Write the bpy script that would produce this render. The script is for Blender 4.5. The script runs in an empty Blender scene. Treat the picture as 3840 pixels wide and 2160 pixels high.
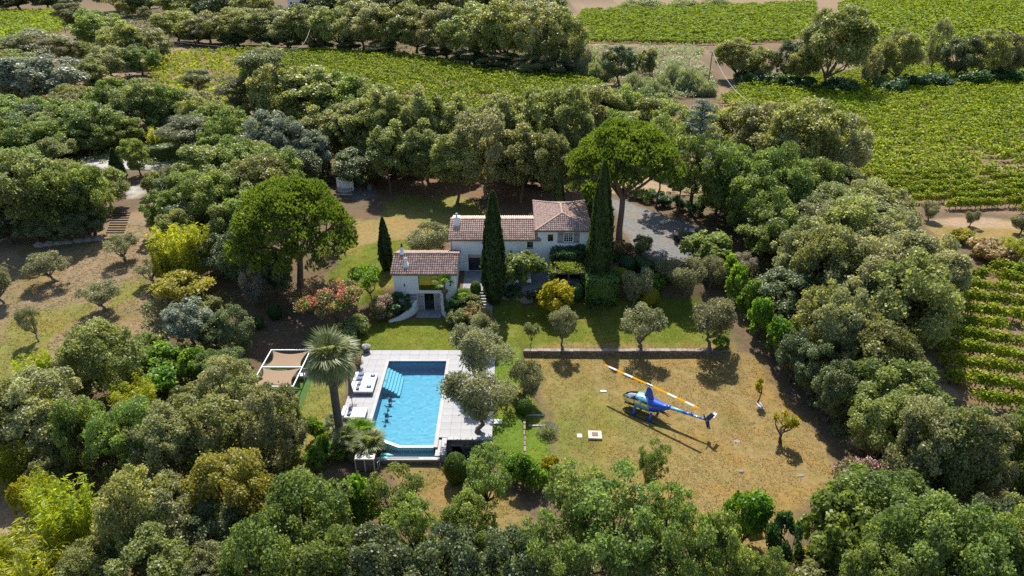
import bpy, bmesh, math, random
import numpy as np
from mathutils import Vector, Matrix

# ------------------------------------------------------------------ scene, camera, light
SC = bpy.context.scene
COL = SC.collection
H, PITCH, F = 36.7, math.radians(27.4), 2595.0          # camera height, downward pitch, focal length in px of a 3840 px frame
cam_d = bpy.data.cameras.new('camera')
cam_d.sensor_width = 36.0
cam_d.lens = F / 3840.0 * 36.0
cam_d.clip_start, cam_d.clip_end = 0.5, 4000.0
cam = bpy.data.objects.new('camera', cam_d)
cam.location = (0, 0, H)
cam.rotation_euler = (math.pi / 2 - PITCH, 0, 0)
COL.objects.link(cam)
SC.camera = cam

SUN_EL, SUN_AZ = math.radians(55), math.radians(-2.5)     # the sun stands behind the scene
world = bpy.data.worlds.new('World')
SC.world = world
world.use_nodes = True
_nt = world.node_tree
_sky = _nt.nodes.new('ShaderNodeTexSky')
_sky.sky_type = 'NISHITA'
_sky.sun_disc = False
_sky.sun_elevation = SUN_EL
_sky.sun_rotation = SUN_AZ
_sky.air_density, _sky.dust_density, _sky.ozone_density = 1.0, 1.0, 1.0
_bg = _nt.nodes['Background']
_nt.links.new(_sky.outputs[0], _bg.inputs[0])
_bg.inputs[1].default_value = 0.12
sun_d = bpy.data.lights.new('sun', 'SUN')
sun_d.energy = 5.0
sun_d.angle = math.radians(0.53)
sun_d.color = (1.0, 0.94, 0.84)
sun = bpy.data.objects.new('sun', sun_d)
_dir = Vector((math.sin(SUN_AZ) * math.cos(SUN_EL), math.cos(SUN_AZ) * math.cos(SUN_EL), math.sin(SUN_EL)))
sun.rotation_euler = _dir.to_track_quat('Z', 'Y').to_euler()
sun.location = (0, 120, 150)
COL.objects.link(sun)
sun_d.cycles.is_caustics_light = True
SC.view_settings.view_transform = 'Standard'
SC.view_settings.look = 'None'
SC.view_settings.gamma = 1.0
SC.view_settings.exposure = 0.72
SC.render.engine = 'CYCLES'
SC.cycles.use_denoising = False
SC.cycles.max_bounces = 7
SC.cycles.diffuse_bounces = 3
SC.cycles.transparent_max_bounces = 12

# ------------------------------------------------------------------ maths: pixels to places, terrain
S = 3840.0 / 2576.0            # the layout tables below are in pixels of a 2576 px wide view of the photograph
CP, SP = math.cos(PITCH), math.sin(PITCH)

def ray(u, v):
    xc, yc = (u * S - 1920) / F, (1080 - v * S) / F
    return xc, CP + yc * SP, -SP + yc * CP

def interp(a, xs, ys):
    return np.interp(a, xs, ys)

def sstep(a, lo, hi):
    t = np.clip((a - lo) / (hi - lo), 0, 1)
    return t * t * (3 - 2 * t)

def hz(x, y):
    """height of the ground, metres"""
    x = np.asarray(x, float); y = np.asarray(y, float)
    zl = interp(y, [30, 40, 48, 56, 66, 76, 100], [0, .4, .6, 1.15, 2.1, 3.1, 3.1])
    zm = interp(y, [30, 40.7, 41.2, 55.8, 61.9, 64.5], [0, .45, .47, 1.18, 1.2, 3.08])
    zs = interp(y, [34, 40, 54, 61.9, 64.5], [0, .35, 1.15, 1.2, 3.08])       # grass strip east of the deck
    zr = interp(y, [30, 56.45, 56.65, 62.8, 66.0], [0, .03, .62, 1.15, 3.08])
    zf = interp(y, [30, 48, 70], [0, .2, 3.08])
    a = sstep(x, -16.2, -14.3); b = sstep(x, -1.7, -1.4); c = sstep(x, 0.75, 1.25); d = sstep(x, 20.0, 21.6)
    z = zl * (1 - a) + zm * a
    z = z * (1 - b) + zs * b
    z = z * (1 - c) + zr * c
    z = z * (1 - d) + zf * d
    # cut under the pool, the terrace patio of the annexe and the pump room pit
    pool = (x > -13.9) & (x < -1.75) & (y > 43.75) & (y < 55.5) | (x > -10.9) & (x < -1.75) & (y > 41.0) & (y < 44)
    z = np.where(pool, -1.4, z)
    pat = (x > -11.6) & (x < -6.6) & (y > 60.5) & (y < 69.0)
    z = np.where(pat, np.minimum(z, 1.12), z)
    z = z + 0.05 * np.sin(x * .31 + 1.3) * np.sin(y * .27) + np.where(y > 110, (y - 110) * .004, 0)
    return z

def G(u, v, it=60):
    """ground point seen at a pixel"""
    dx, dy, dz = ray(u, v)
    z = 1.0
    for _ in range(it):
        t = (z - H) / dz
        z += .5 * (float(hz(dx * t, dy * t)) - z)
    t = (z - H) / dz
    return Vector((dx * t, dy * t, float(hz(dx * t, dy * t))))

def W(u, v, z):
    dx, dy, dz = ray(u, v); t = (z - H) / dz
    return Vector((dx * t, dy * t, z))

def ZY(v, y):
    """height at which a pixel row is seen on the vertical plane at distance y"""
    dx, dy, dz = ray(1288, v)
    return H + dz * y / dy

def depth(p):
    return p[1] * CP + (H - p[2]) * SP

def pxm(p, px):
    """px of the 2576 view as metres at point p"""
    return px * S / F * depth(p)

def gpoly(pts):
    return np.array([G(u, v)[:2] for u, v in pts])

def inside(poly, x, y):
    r = np.zeros(x.shape, bool)
    n = len(poly)
    for i in range(n):
        x1, y1 = poly[i]; x2, y2 = poly[(i + 1) % n]
        if y1 == y2: continue
        c = ((y1 > y) != (y2 > y)) & (x < (x2 - x1) * (y - y1) / (y2 - y1) + x1)
        r ^= c
    return r

def vnoise(x, y, s, seed=0):
    """cheap smooth value noise in -1..1"""
    x = np.asarray(x) / s; y = np.asarray(y) / s
    xi, yi = np.floor(x), np.floor(y)
    fx, fy = x - xi, y - yi
    fx = fx * fx * (3 - 2 * fx); fy = fy * fy * (3 - 2 * fy)
    def hsh(a, b):
        q = np.sin(a * 127.1 + b * 311.7 + seed * 74.7) * 43758.5453
        return (q - np.floor(q)) * 2 - 1
    return (hsh(xi, yi) * (1 - fx) + hsh(xi + 1, yi) * fx) * (1 - fy) + (hsh(xi, yi + 1) * (1 - fx) + hsh(xi + 1, yi + 1) * fx) * fy

# ------------------------------------------------------------------ meshes and objects
class MB:
    def __init__(self):
        self.v, self.f = [], []
    def add(self, vs, fs):
        o = len(self.v)
        self.v += [tuple(p) for p in vs]
        self.f += [tuple(i + o for i in f) for f in fs]
        return self
    def box(self, x0, x1, y0, y1, z0, z1):
        return self.add([(x0, y0, z0), (x1, y0, z0), (x1, y1, z0), (x0, y1, z0), (x0, y0, z1), (x1, y0, z1), (x1, y1, z1), (x0, y1, z1)],
                        [(0, 3, 2, 1), (4, 5, 6, 7), (0, 1, 5, 4), (1, 2, 6, 5), (2, 3, 7, 6), (3, 0, 4, 7)])
    def cbox(self, x0, x1, y0, y1, z0, z1, b=.02):
        """box with chamfered top edges"""
        self.add([(x0, y0, z0), (x1, y0, z0), (x1, y1, z0), (x0, y1, z0), (x0, y0, z1 - b), (x1, y0, z1 - b), (x1, y1, z1 - b), (x0, y1, z1 - b),
                  (x0 + b, y0 + b, z1), (x1 - b, y0 + b, z1), (x1 - b, y1 - b, z1), (x0 + b, y1 - b, z1)],
                 [(0, 3, 2, 1), (8, 9, 10, 11), (0, 1, 5, 4), (1, 2, 6, 5), (2, 3, 7, 6), (3, 0, 4, 7), (4, 5, 9, 8), (5, 6, 10, 9), (6, 7, 11, 10), (7, 4, 8, 11)])
        return self
    def tube(self, pts, rad, n=6, cap=True):
        pts = [Vector(p) for p in pts]
        if not hasattr(rad, '__len__'): rad = [rad] * len(pts)
        rings = []
        ref = Vector((.31, .93, .17))
        vs = []
        for i, p in enumerate(pts):
            d = (pts[min(i + 1, len(pts) - 1)] - pts[max(i - 1, 0)]).normalized()
            a = d.cross(ref)
            if a.length < 1e-3: a = d.cross(Vector((1, 0, 0)))
            a.normalize(); b = d.cross(a)
            vs += [p + (a * math.cos(t) + b * math.sin(t)) * rad[i] for t in [2 * math.pi * k / n for k in range(n)]]
        fs = []
        for i in range(len(pts) - 1):
            for k in range(n):
                k2 = (k + 1) % n
                fs.append((i * n + k, i * n + k2, (i + 1) * n + k2, (i + 1) * n + k))
        if cap:
            fs.append(tuple(range(n))[::-1]); fs.append(tuple((len(pts) - 1) * n + k for k in range(n)))
        return self.add(vs, fs)
    def lathe(self, prof, n=20, c=(0, 0, 0), cap=True):
        vs, fs = [], []
        for r, z in prof:
            vs += [(c[0] + r * math.cos(2 * math.pi * k / n), c[1] + r * math.sin(2 * math.pi * k / n), c[2] + z) for k in range(n)]
        for i in range(len(prof) - 1):
            for k in range(n):
                k2 = (k + 1) % n
                fs.append((i * n + k, i * n + k2, (i + 1) * n + k2, (i + 1) * n + k))
        if cap:
            fs.append(tuple(range(n))[::-1]); fs.append(tuple((len(prof) - 1) * n + k for k in range(n)))
        return self.add(vs, fs)
    def prism(self, poly, z0, z1):
        n = len(poly)
        vs = [(x, y, z0) for x, y in poly] + [(x, y, z1) for x, y in poly]
        fs = [tuple(range(n))[::-1], tuple(range(n, 2 * n))] + [(i, (i + 1) % n, n + (i + 1) % n, n + i) for i in range(n)]
        return self.add(vs, fs)
    def mesh(self, name, smooth=False):
        m = bpy.data.meshes.new(name)
        m.from_pydata(self.v, [], self.f)
        if smooth: m.polygons.foreach_set('use_smooth', [True] * len(m.polygons))
        m.update()
        return m

def mesh_np(name, v, q, attrs=None, smooth=False):
    """fast mesh from numpy: v (n,3), q (m,k) faces; attrs: name -> per face float"""
    m = bpy.data.meshes.new(name)
    k = q.shape[1]
    m.vertices.add(len(v)); m.loops.add(q.size); m.polygons.add(len(q))
    m.vertices.foreach_set('co', np.ascontiguousarray(v, np.float32).ravel())
    m.loops.foreach_set('vertex_index', np.ascontiguousarray(q, np.int32).ravel())
    m.polygons.foreach_set('loop_start', np.arange(0, q.size, k, dtype=np.int32))
    m.polygons.foreach_set('loop_total', np.full(len(q), k, np.int32))
    if smooth: m.polygons.foreach_set('use_smooth', np.ones(len(q), bool))
    m.update(calc_edges=True)
    for n, a in (attrs or {}).items():
        t = m.attributes.new(n, 'FLOAT', 'FACE')
        t.data.foreach_set('value', np.ascontiguousarray(a, np.float32))
    return m

def obj(name, mesh, mat=None, parent=None, loc=None, world=False, smooth=False):
    if isinstance(mesh, MB): mesh = mesh.mesh(name, smooth)
    if mat is not None and not mesh.materials: mesh.materials.append(mat)
    o = bpy.data.objects.new(name, mesh)
    COL.objects.link(o)
    if parent is not None:
        o.parent = parent
        if world:                                   # mesh is in world coordinates: undo the parent's place
            p, L = parent, Vector((0, 0, 0))
            while p is not None:
                L += p.location; p = p.parent
            o.location = -L
    if loc is not None: o.location = loc
    return o

def tag(o, label, cat, group=None):
    o['label'] = label; o['category'] = cat
    if group: o['group'] = group
    return o

def thing(name, label, cat, loc=(0, 0, 0), rz=0, group=None, scale=None):
    o = bpy.data.objects.new(name, None)
    o.empty_display_size = .3
    COL.objects.link(o)
    o.location = loc; o.rotation_euler = (0, 0, rz)
    if scale is not None: o.scale = scale
    return tag(o, label, cat, group)

def struct(o, kind='structure'):
    o['kind'] = kind
    return o

# ------------------------------------------------------------------ materials
def hexc(h):
    r = [int(h[i:i + 2], 16) / 255 for i in (0, 2, 4)]
    return tuple(c / 12.92 if c < .04045 else ((c + .055) / 1.055) ** 2.4 for c in r)

MATS = {}
def nodes(name):
    m = bpy.data.materials.new(name); m.use_nodes = True
    nt = m.node_tree
    return m, nt, nt.nodes['Principled BSDF'], (lambda t, **k: _nn(nt, t, k)), nt.links.new

def _nn(nt, t, k):
    n = nt.nodes.new('ShaderNode' + t)
    for a, b in k.items():
        if a.startswith('i_'):
            key = a[2:]
            n.inputs[int(key) if key.isdigit() else key.replace('_', ' ')].default_value = b
        else: setattr(n, a, b)
    return n

def rgba(c): return (c[0], c[1], c[2], 1)

def mat(name, col, rough=.7, var=.15, scale=4.0, bump=0.0, bscale=20.0, metal=0.0, spec=.4, col2=None, obj_var=0.0, coat=0.0, fine=None):
    """general procedural surface: noise-varied colour, optional second colour in patches, bump"""
    if name in MATS: return MATS[name]
    m, nt, bs, N, L = nodes(name)
    tc = N('TexCoord')
    n1 = N('TexNoise', i_Scale=scale, i_Detail=6.0, i_Roughness=.62)
    L(tc.outputs['Object'], n1.inputs['Vector'])
    mr = N('MapRange'); mr.inputs[1].default_value = .3; mr.inputs[2].default_value = .7
    mr.inputs[3].default_value = 1 - var; mr.inputs[4].default_value = 1 + var
    L(n1.outputs[0], mr.inputs[0])
    mx = N('Mix', data_type='RGBA'); mx.inputs[6].default_value = rgba(col); mx.inputs[7].default_value = rgba(col2 or col)
    n2 = N('TexNoise', i_Scale=scale * .37, i_Detail=5.0)
    L(tc.outputs['Object'], n2.inputs['Vector'])
    r2 = N('MapRange'); r2.inputs[1].default_value = .42; r2.inputs[2].default_value = .62
    L(n2.outputs[0], r2.inputs[0]); L(r2.outputs[0], mx.inputs[0])
    vm = N('Vector' + 'Math', operation='SCALE')
    L(mx.outputs[2], vm.inputs[0]); L(mr.outputs[0], vm.inputs['Scale'])
    out = vm.outputs[0]
    if obj_var:
        oi = N('ObjectInfo')
        m3 = N('MapRange'); m3.inputs[3].default_value = 1 - obj_var; m3.inputs[4].default_value = 1 + obj_var
        L(oi.outputs['Random'], m3.inputs[0])
        v3 = N('VectorMath', operation='SCALE'); L(out, v3.inputs[0]); L(m3.outputs[0], v3.inputs['Scale']); out = v3.outputs[0]
    L(out, bs.inputs['Base Color'])
    bs.inputs['Roughness'].default_value = rough; bs.inputs['Metallic'].default_value = metal
    bs.inputs['Specular IOR Level'].default_value = spec
    if coat: bs.inputs['Coat Weight'].default_value = coat; bs.inputs['Coat Roughness'].default_value = .05
    if bump:
        n4 = N('TexNoise', i_Scale=bscale, i_Detail=5.0)
        L(tc.outputs['Object'], n4.inputs['Vector'])
        b = N('Bump', i_Strength=bump, i_Distance=.05); L(n4.outputs[0], b.inputs['Height']); L(b.outputs[0], bs.inputs['Normal'])
    MATS[name] = m
    return m

def leaf_mat(name, c1, c2, trans=.35, tcol=None, obj_var=.18, rough=.45, spec=.45):
    trans = min(.58, trans + .17)
    """leaves: two tones mixed leaf by leaf and clump by clump, light shining through"""
    if name in MATS: return MATS[name]
    m, nt, bs, N, L = nodes(name)
    a1 = N('Attribute', attribute_name='lv'); a2 = N('Attribute', attribute_name='cv')
    ad = N('Math', operation='MULTIPLY_ADD'); ad.inputs[1].default_value = .55
    L(a1.outputs['Fac'], ad.inputs[0])
    m2 = N('Math', operation='MULTIPLY'); m2.inputs[1].default_value = .45; L(a2.outputs['Fac'], m2.inputs[0]); L(m2.outputs[0], ad.inputs[2])
    mx = N('Mix', data_type='RGBA'); mx.inputs[6].default_value = rgba(c1); mx.inputs[7].default_value = rgba(c2)
    L(ad.outputs[0], mx.inputs[0])
    oi = N('ObjectInfo')
    mr = N('MapRange'); mr.inputs[3].default_value = 1 - obj_var; mr.inputs[4].default_value = 1 + obj_var
    L(oi.outputs['Random'], mr.inputs[0])
    hs = N('HueSaturation'); L(mx.outputs[2], hs.inputs['Color']); L(mr.outputs[0], hs.inputs['Value'])
    mh = N('MapRange'); mh.inputs[3].default_value = .5 - obj_var * .07; mh.inputs[4].default_value = .5 + obj_var * .08
    ml = N('Math', operation='FRACT'); mm = N('Math', operation='MULTIPLY'); mm.inputs[1].default_value = 7.31
    L(oi.outputs['Random'], mm.inputs[0]); L(mm.outputs[0], ml.inputs[0]); L(ml.outputs[0], mh.inputs[0]); L(mh.outputs[0], hs.inputs['Hue'])
    L(hs.outputs[0], bs.inputs['Base Color'])
    bs.inputs['Roughness'].default_value = rough; bs.inputs['Specular IOR Level'].default_value = spec
    tr = N('BsdfTranslucent')
    t2 = N('Mix', data_type='RGBA', blend_type='MULTIPLY'); t2.inputs[0].default_value = 1.0
    L(hs.outputs[0], t2.inputs[6]); t2.inputs[7].default_value = rgba(tcol or (1.5, 1.45, .75)); L(t2.outputs[2], tr.inputs[0])
    ms = N('MixShader'); ms.inputs[0].default_value = trans
    L(bs.outputs[0], ms.inputs[1]); L(tr.outputs[0], ms.inputs[2])
    L(ms.outputs[0], nt.nodes['Material Output'].inputs[0])
    MATS[name] = m
    return m

def glass_mat(name, tint=(.5, .55, .6), refl=.25, rough=.02):
    if name in MATS: return MATS[name]
    m, nt, bs, N, L = nodes(name)
    nt.nodes.remove(bs)
    t = N('BsdfTransparent'); t.inputs[0].default_value = rgba(tint)
    g = N('BsdfGlossy'); g.inputs['Roughness'].default_value = rough
    lw = N('LayerWeight'); lw.inputs[0].default_value = refl
    ms = N('MixShader'); L(lw.outputs['Fresnel'], ms.inputs[0]); L(t.outputs[0], ms.inputs[1]); L(g.outputs[0], ms.inputs[2])
    L(ms.outputs[0], nt.nodes['Material Output'].inputs[0])
    MATS[name] = m
    return m

# ------------------------------------------------------------------ ground
def ground_material():
    m, nt, bs, N, L = nodes('ground')
    at = N('Attribute', attribute_name='gcol')
    tc = N('TexCoord')
    out = at.outputs['Color']
    def noise(scale, detail, rough=.6, vec=None):
        n = N('TexNoise', i_Scale=scale, i_Detail=detail, i_Roughness=rough)
        L(vec or tc.outputs['Object'], n.inputs['Vector'])
        return n.outputs[0]
    def rng(src, a, b, c, d):
        r = N('MapRange'); r.inputs[1].default_value = a; r.inputs[2].default_value = b; r.inputs[3].default_value = c; r.inputs[4].default_value = d
        L(src, r.inputs[0]); return r.outputs[0]
    def mul(col, fac):
        v = N('VectorMath', operation='SCALE'); L(col, v.inputs[0]); L(fac, v.inputs['Scale']); return v.outputs[0]
    # patches of drier, browner growth
    mx = N('Mix', data_type='RGBA', blend_type='MULTIPLY'); mx.inputs[7].default_value = (1.18, 1.0, .80, 1)
    L(rng(noise(.33, 6), .46, .66, 0, .8), mx.inputs[0]); L(out, mx.inputs[6]); out = mx.outputs[2]
    mx = N('Mix', data_type='RGBA', blend_type='MULTIPLY'); mx.inputs[7].default_value = (.72, .98, .62, 1)
    L(rng(noise(.8, 5), .52, .72, 0, .7), mx.inputs[0]); L(out, mx.inputs[6]); out = mx.outputs[2]
    out = mul(out, rng(noise(2.2, 8, .7), .25, .75, .68, 1.32))
    mp = N('Mapping'); mp.inputs['Scale'].default_value = (1, 2.6, 1); L(tc.outputs['Object'], mp.inputs[0])
    fine = noise(9.0, 6, .75, mp.outputs[0])
    out = mul(out, rng(fine, .25, .75, .58, 1.42))
    L(out, bs.inputs['Base Color'])
    bs.inputs['Roughness'].default_value = .95; bs.inputs['Specular IOR Level'].default_value = .1
    b = N('Bump', i_Strength=.8, i_Distance=.09); L(fine, b.inputs['Height']); L(b.outputs[0], bs.inputs['Normal'])
    return m
M_GROUND = ground_material()

C_SOIL = (.125, .092, .060); C_LAWN = (.115, .140, .020); C_DRY = (.225, .165, .068); C_PALE = (.29, .210, .140)
C_VINE = (.19, .130, .088); C_GRAVEL = (.165, .165, .168); C_SLOPE = (.215, .160, .105); C_LITTER = (.16, .105, .065); C_WHITE = (.38, .375, .37)
C_DIM = (.165, .165, .045)

ZONES = [   # (class, colour, polygon in view pixels, edge wobble in metres)
    ('vineyard_soil', C_VINE, [(1800, 262), (1900, 200), (2100, 183), (2300, 168), (2700, 150), (2900, 330), (2800, 590), (2576, 545), (2330, 528), (2140, 480), (2140, 330), (1900, 290)], .5),
    ('vineyard_soil', C_VINE, [(350, 175), (400, 133), (620, 128), (900, 133), (1000, 140), (1150, 163), (1250, 183), (1480, 190), (1520, 215), (1540, 300), (1480, 410), (1100, 440), (900, 420), (700, 330), (520, 300), (370, 225)], .5),
    ('vineyard_soil', C_VINE, [(1400, 98), (1470, 26), (1700, 18), (2060, 6), (2060, 80), (1990, 112), (1780, 120), (1500, 112)], .5),
    ('vineyard_soil', C_VINE, [(2100, 16), (2180, -16), (2300, -26), (2800, -30), (2800, 130), (2576, 140), (2300, 138), (2110, 120)], .5),
    ('vineyard_soil', C_VINE, [(-60, 30), (220, 28), (230, 55), (100, 105), (-60, 150)], .5),
    ('vineyard_soil', C_VINE, [(2365, 720), (2440, 680), (2700, 690), (2800, 1100), (2576, 1060), (2400, 1000), (2330, 930)], .3),
    ('ground', C_PALE, [(190, 225), (230, 185), (330, 140), (420, 112), (480, 108), (470, 130), (400, 138), (360, 180), (280, 200), (220, 235)], .6),
    ('ground', C_PALE, [(1430, 75), (1455, 35), (1475, 30), (1440, 95)], .5),
    ('ground', C_SLOPE, [(1450, 115), (1700, 108), (1790, 118), (1760, 150), (1500, 140)], .6),
    ('ground', C_SLOPE, [(1430, 8), (1560, -5), (2010, -6), (2170, -12), (2170, 12), (2010, 14), (1700, 22), (1480, 26)], .6),
    ('ground', C_PALE, [(1480, 190), (1560, 200), (1640, 250), (1640, 290), (1560, 260)], .6),
    ('ground', C_SLOPE, [(1800, 250), (1860, 215), (1960, 190), (2300, 172), (2576, 155), (2576, 140), (2200, 150), (1900, 180), (1780, 230)], .6),
    ('ground', C_PALE, [(2330, 552), (2450, 545), (2600, 560), (2600, 582), (2450, 572), (2330, 562)], .2),
    ('dry_grass', C_DRY, [(2330, 562), (2450, 572), (2600, 582), (2600, 640), (2450, 610), (2350, 600)], .4),
    ('ground', C_PALE, [(1430, 470), (1640, 380), (1900, 420), (2140, 480), (1960, 500), (1800, 490), (1640, 490), (1500, 490)], .6),
    ('ground', C_PALE, [(2220, 880), (2300, 850), (2400, 980), (2420, 1010), (2330, 990), (2240, 960)], .5),
    ('ground', C_LITTER, [(920, 400), (1450, 430), (1450, 520), (1340, 560), (1220, 560), (960, 500), (880, 470)], .7),
    ('lawn', C_DIM, [(930, 560), (1000, 490), (1180, 500), (1230, 560), (1130, 590), (1030, 590)], .8),
    ('dry_grass', C_DRY, [(850, 640), (900, 555), (1040, 545), (1060, 590), (960, 640)], .8),
    ('lawn', C_LAWN, [(820, 700), (850, 650), (930, 610), (1050, 600), (1140, 640), (1000, 700), (990, 720), (960, 755), (880, 770), (850, 720)], .5),
    ('lawn', C_LAWN, [(760, 830), (900, 805), (960, 800), (1180, 800), (1290, 750), (1530, 745), (1820, 750), (1840, 850), (1830, 885), (1312, 884), (1250, 885), (900, 885), (800, 880)], .3),
    ('dry_grass', C_DRY, [(1450, 862), (1700, 862), (1840, 850), (1860, 890), (1312, 889), (1330, 872)], .4),
    ('lawn', (.105, .165, .022), [(1240, 870), (1311, 880), (1311, 920), (1370, 1050), (1395, 1180), (1330, 1215), (1250, 1190), (1238, 1100)], .25),
    ('lawn', C_DIM, [(745, 960), (850, 950), (890, 1100), (800, 1130), (760, 1190), (700, 1220), (730, 1050)], .4),
    ('dry_grass', C_DRY, [(1330, 889), (1840, 889), (1905, 900), (2090, 1130), (2120, 1190), (2000, 1290), (1940, 1440), (1850, 1440), (1700, 1340), (1420, 1230), (1392, 1060)], .3),
    ('dry_grass', C_DRY, [(985, 1165), (1150, 1170), (1240, 1190), (1340, 1300), (1300, 1350), (1080, 1310), (1000, 1200)], .4),
    ('dry_grass', C_SLOPE, [(-60, 640), (200, 600), (330, 540), (400, 480), (430, 560), (430, 780), (330, 880), (200, 910), (-60, 1040)], .6),
    ('lawn', C_DIM, [(-60, 880), (60, 850), (120, 850), (70, 940), (-60, 1000)], .8),
    ('lawn', C_DIM, [(300, 710), (370, 690), (385, 730), (320, 765), (260, 780)], .8),
    ('lawn', C_DIM, [(40, 800), (200, 760), (240, 800), (120, 860), (-20, 880)], 1.0),
    ('ground', C_PALE, [(-20, 1230), (90, 1170), (120, 1250), (60, 1380), (-20, 1400)], .5),
    ('driveway', C_GRAVEL, [(1528, 500), (1575, 507), (1640, 533), (1700, 553), (1790, 585), (1830, 610), (1760, 660), (1650, 655), (1590, 625), (1560, 560)], .12),
    ('driveway', C_WHITE, [(190, 405), (300, 395), (420, 398), (480, 375), (522, 352), (530, 372), (480, 405), (400, 425), (290, 425), (190, 428)], .1),
    ('driveway', C_WHITE, [(310, 470), (345, 462), (360, 490), (335, 500)], .1),
    ('driveway', C_WHITE, [(-60, 480), (20, 500), (35, 550), (-60, 590)], .1),
    ('driveway', C_GRAVEL, [(870, 478), (940, 472), (945, 495), (900, 505), (880, 498)], .1),
]

def build_ground():
    def axis(fine_lo, fine_hi, step, lo, hi, extra):
        a = list(np.arange(fine_lo, fine_hi + 1e-6, step))
        s, p = step, fine_hi
        while p < hi: s = min(s * 1.13, 60); p += s; a.append(p)
        s, p = step, fine_lo
        while p > lo: s = min(s * 1.16, 80); p -= s; a.append(p)
        a = np.array(sorted(a))
        for e in extra:
            a = a[np.abs(a - e) > .12]
            a = np.append(a, e)
        return np.sort(a)
    xs = axis(-48, 58, .42, -900, 900, [-14.05, -1.6, .78, 1.22, -11.55, -6.65])
    ys = axis(26, 100, .42, -150, 1500, [55.7, 55.92, 40.98, 60.55])
    X, Y = np.meshgrid(xs, ys)
    Z = hz(X, Y)
    col = np.zeros(X.shape + (3,)); col[:] = C_SOIL
    cls = np.zeros(X.shape, int)
    names = ['ground', 'lawn', 'dry_grass', 'vineyard_soil', 'driveway']
    for n, c, poly, wob in ZONES:
        P = gpoly(poly)
        k = wob * np.clip(Y / 60, .6, 3)
        xx = X + k * (vnoise(X, Y, 2.3, 1) + .6 * vnoise(X, Y, .9, 2)); yy = Y + k * (vnoise(X, Y, 2.1, 3) + .6 * vnoise(X, Y, .8, 4))
        msk = inside(P, xx, yy)
        col[msk] = c; cls[msk] = names.index(n)
    # greener growth in the west half of the landing field
    g = np.exp(-((X - 5.0) / 5.5) ** 2 - ((Y - 44.5) / 6.5) ** 2) * (cls == 2) * (.75 + .5 * vnoise(X, Y, 1.7, 9))
    g = np.clip(g * 1.25, 0, .9)[..., None]
    col = col * (1 - g) + np.array((.135, .155, .032)) * g
    # thin spots: bare earth in the lawns, green tufts in the dry grass
    n1 = np.clip(vnoise(X, Y, 3.1, 5) + .5 * vnoise(X, Y, 1.1, 6) - .25, 0, 1)[..., None]
    tgt = np.where((cls == 1)[..., None], np.array((.20, .165, .050)), np.array((.150, .130, .040)))
    k = np.where(((cls == 1) | (cls == 2))[..., None], n1 * .8, 0)
    col = col * (1 - k) + tgt * k
    pad = np.pad(col, ((1, 1), (1, 1), (0, 0)), 'edge')
    blur = (pad[:-2, 1:-1] + pad[2:, 1:-1] + pad[1:-1, :-2] + pad[1:-1, 2:] + 2 * col) / 6
    col = blur
    ny, nx = X.shape
    V = np.stack([X, Y, Z], -1).reshape(-1, 3); Cc = col.reshape(-1, 3)
    idx = np.arange(nx * ny).reshape(ny, nx)
    Q = np.stack([idx[:-1, :-1], idx[:-1, 1:], idx[1:, 1:], idx[1:, :-1]], -1).reshape(-1, 4)
    qc = cls[:-1, :-1].reshape(-1)
    for i, n in enumerate(names):
        q = Q[qc == i]
        if not len(q): continue
        used, inv = np.unique(q, return_inverse=True)
        m = mesh_np(n, V[used], inv.reshape(-1, 4), smooth=True)
        a = m.attributes.new('gcol', 'FLOAT_COLOR', 'POINT')
        a.data.foreach_set('color', np.concatenate([Cc[used], np.ones((len(used), 1))], 1).astype(np.float32).ravel())
        struct(obj(n, m, M_GROUND))
build_ground()

# ------------------------------------------------------------------ plants: leaf clouds
def unit(a):
    return a / np.maximum(np.linalg.norm(a, axis=-1, keepdims=True), 1e-9)

def leaf_quads(c, t1, t2, l, w):
    """diamond leaves: centres c, long axis t1, short axis t2, sizes l, w"""
    l = l[:, None]; w = w[:, None]
    n = len(c)
    v = np.stack([c - t1 * l * .5, c + t2 * w * .5 - t1 * l * .05, c + t1 * l * .5, c - t2 * w * .5 - t1 * l * .05], 1).reshape(-1, 3)
    return v, np.arange(4 * n).reshape(n, 4)

def oriented(rng, nrm):
    r = unit(rng.normal(size=nrm.shape))
    t1 = unit(np.cross(nrm, r)); t2 = np.cross(nrm, t1)
    return t1, t2

def lobe_leaves(rng, centers, radii, n, l, w, squash=.8, rnd=.8, up=.55, outw=.55, outer=None):
    """leaves on the outer shells of many lobes; returns positions, axes, sizes, lobe variation"""
    R = np.asarray(radii); C = np.asarray(centers)
    p = R ** 2 / np.sum(R ** 2)
    k = rng.choice(len(R), n, p=p)
    d = unit(rng.normal(size=(n, 3)))
    if outer is not None:                            # fewer leaves on the side that faces the crown's middle
        o = unit(C - outer)[k]
        flip = (np.sum(d * o, 1) < -.15) & (rng.random(n) < .75)
        d[flip] = -d[flip]
    low = (d[:, 2] < -.3) & (rng.random(n) < .5); d[low, 2] *= -1
    rad = R[k] * (.30 + .78 * rng.random(n) ** .6)
    far = rng.random(n) < .12
    rad[far] *= 1.0 + .35 * rng.random(far.sum())
    pos = C[k] + d * rad[:, None] * np.array((1, 1, squash))
    nrm = unit(d * outw + np.array((0, 0, up)) + rng.normal(size=(n, 3)) * rnd * .75)
    t1, t2 = oriented(rng, nrm)
    s = .7 + .6 * rng.random(n)
    cvl = rng.random(len(R))
    return pos, t1, t2, l * s, w * s, cvl[k]

def cloud(name, rng, data, material):
    v, q = leaf_quads(*data[:5])
    m = mesh_np(name, v, q, {'lv': rng.random(len(q)), 'cv': data[5]})
    m.materials.append(material)
    return m

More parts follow.
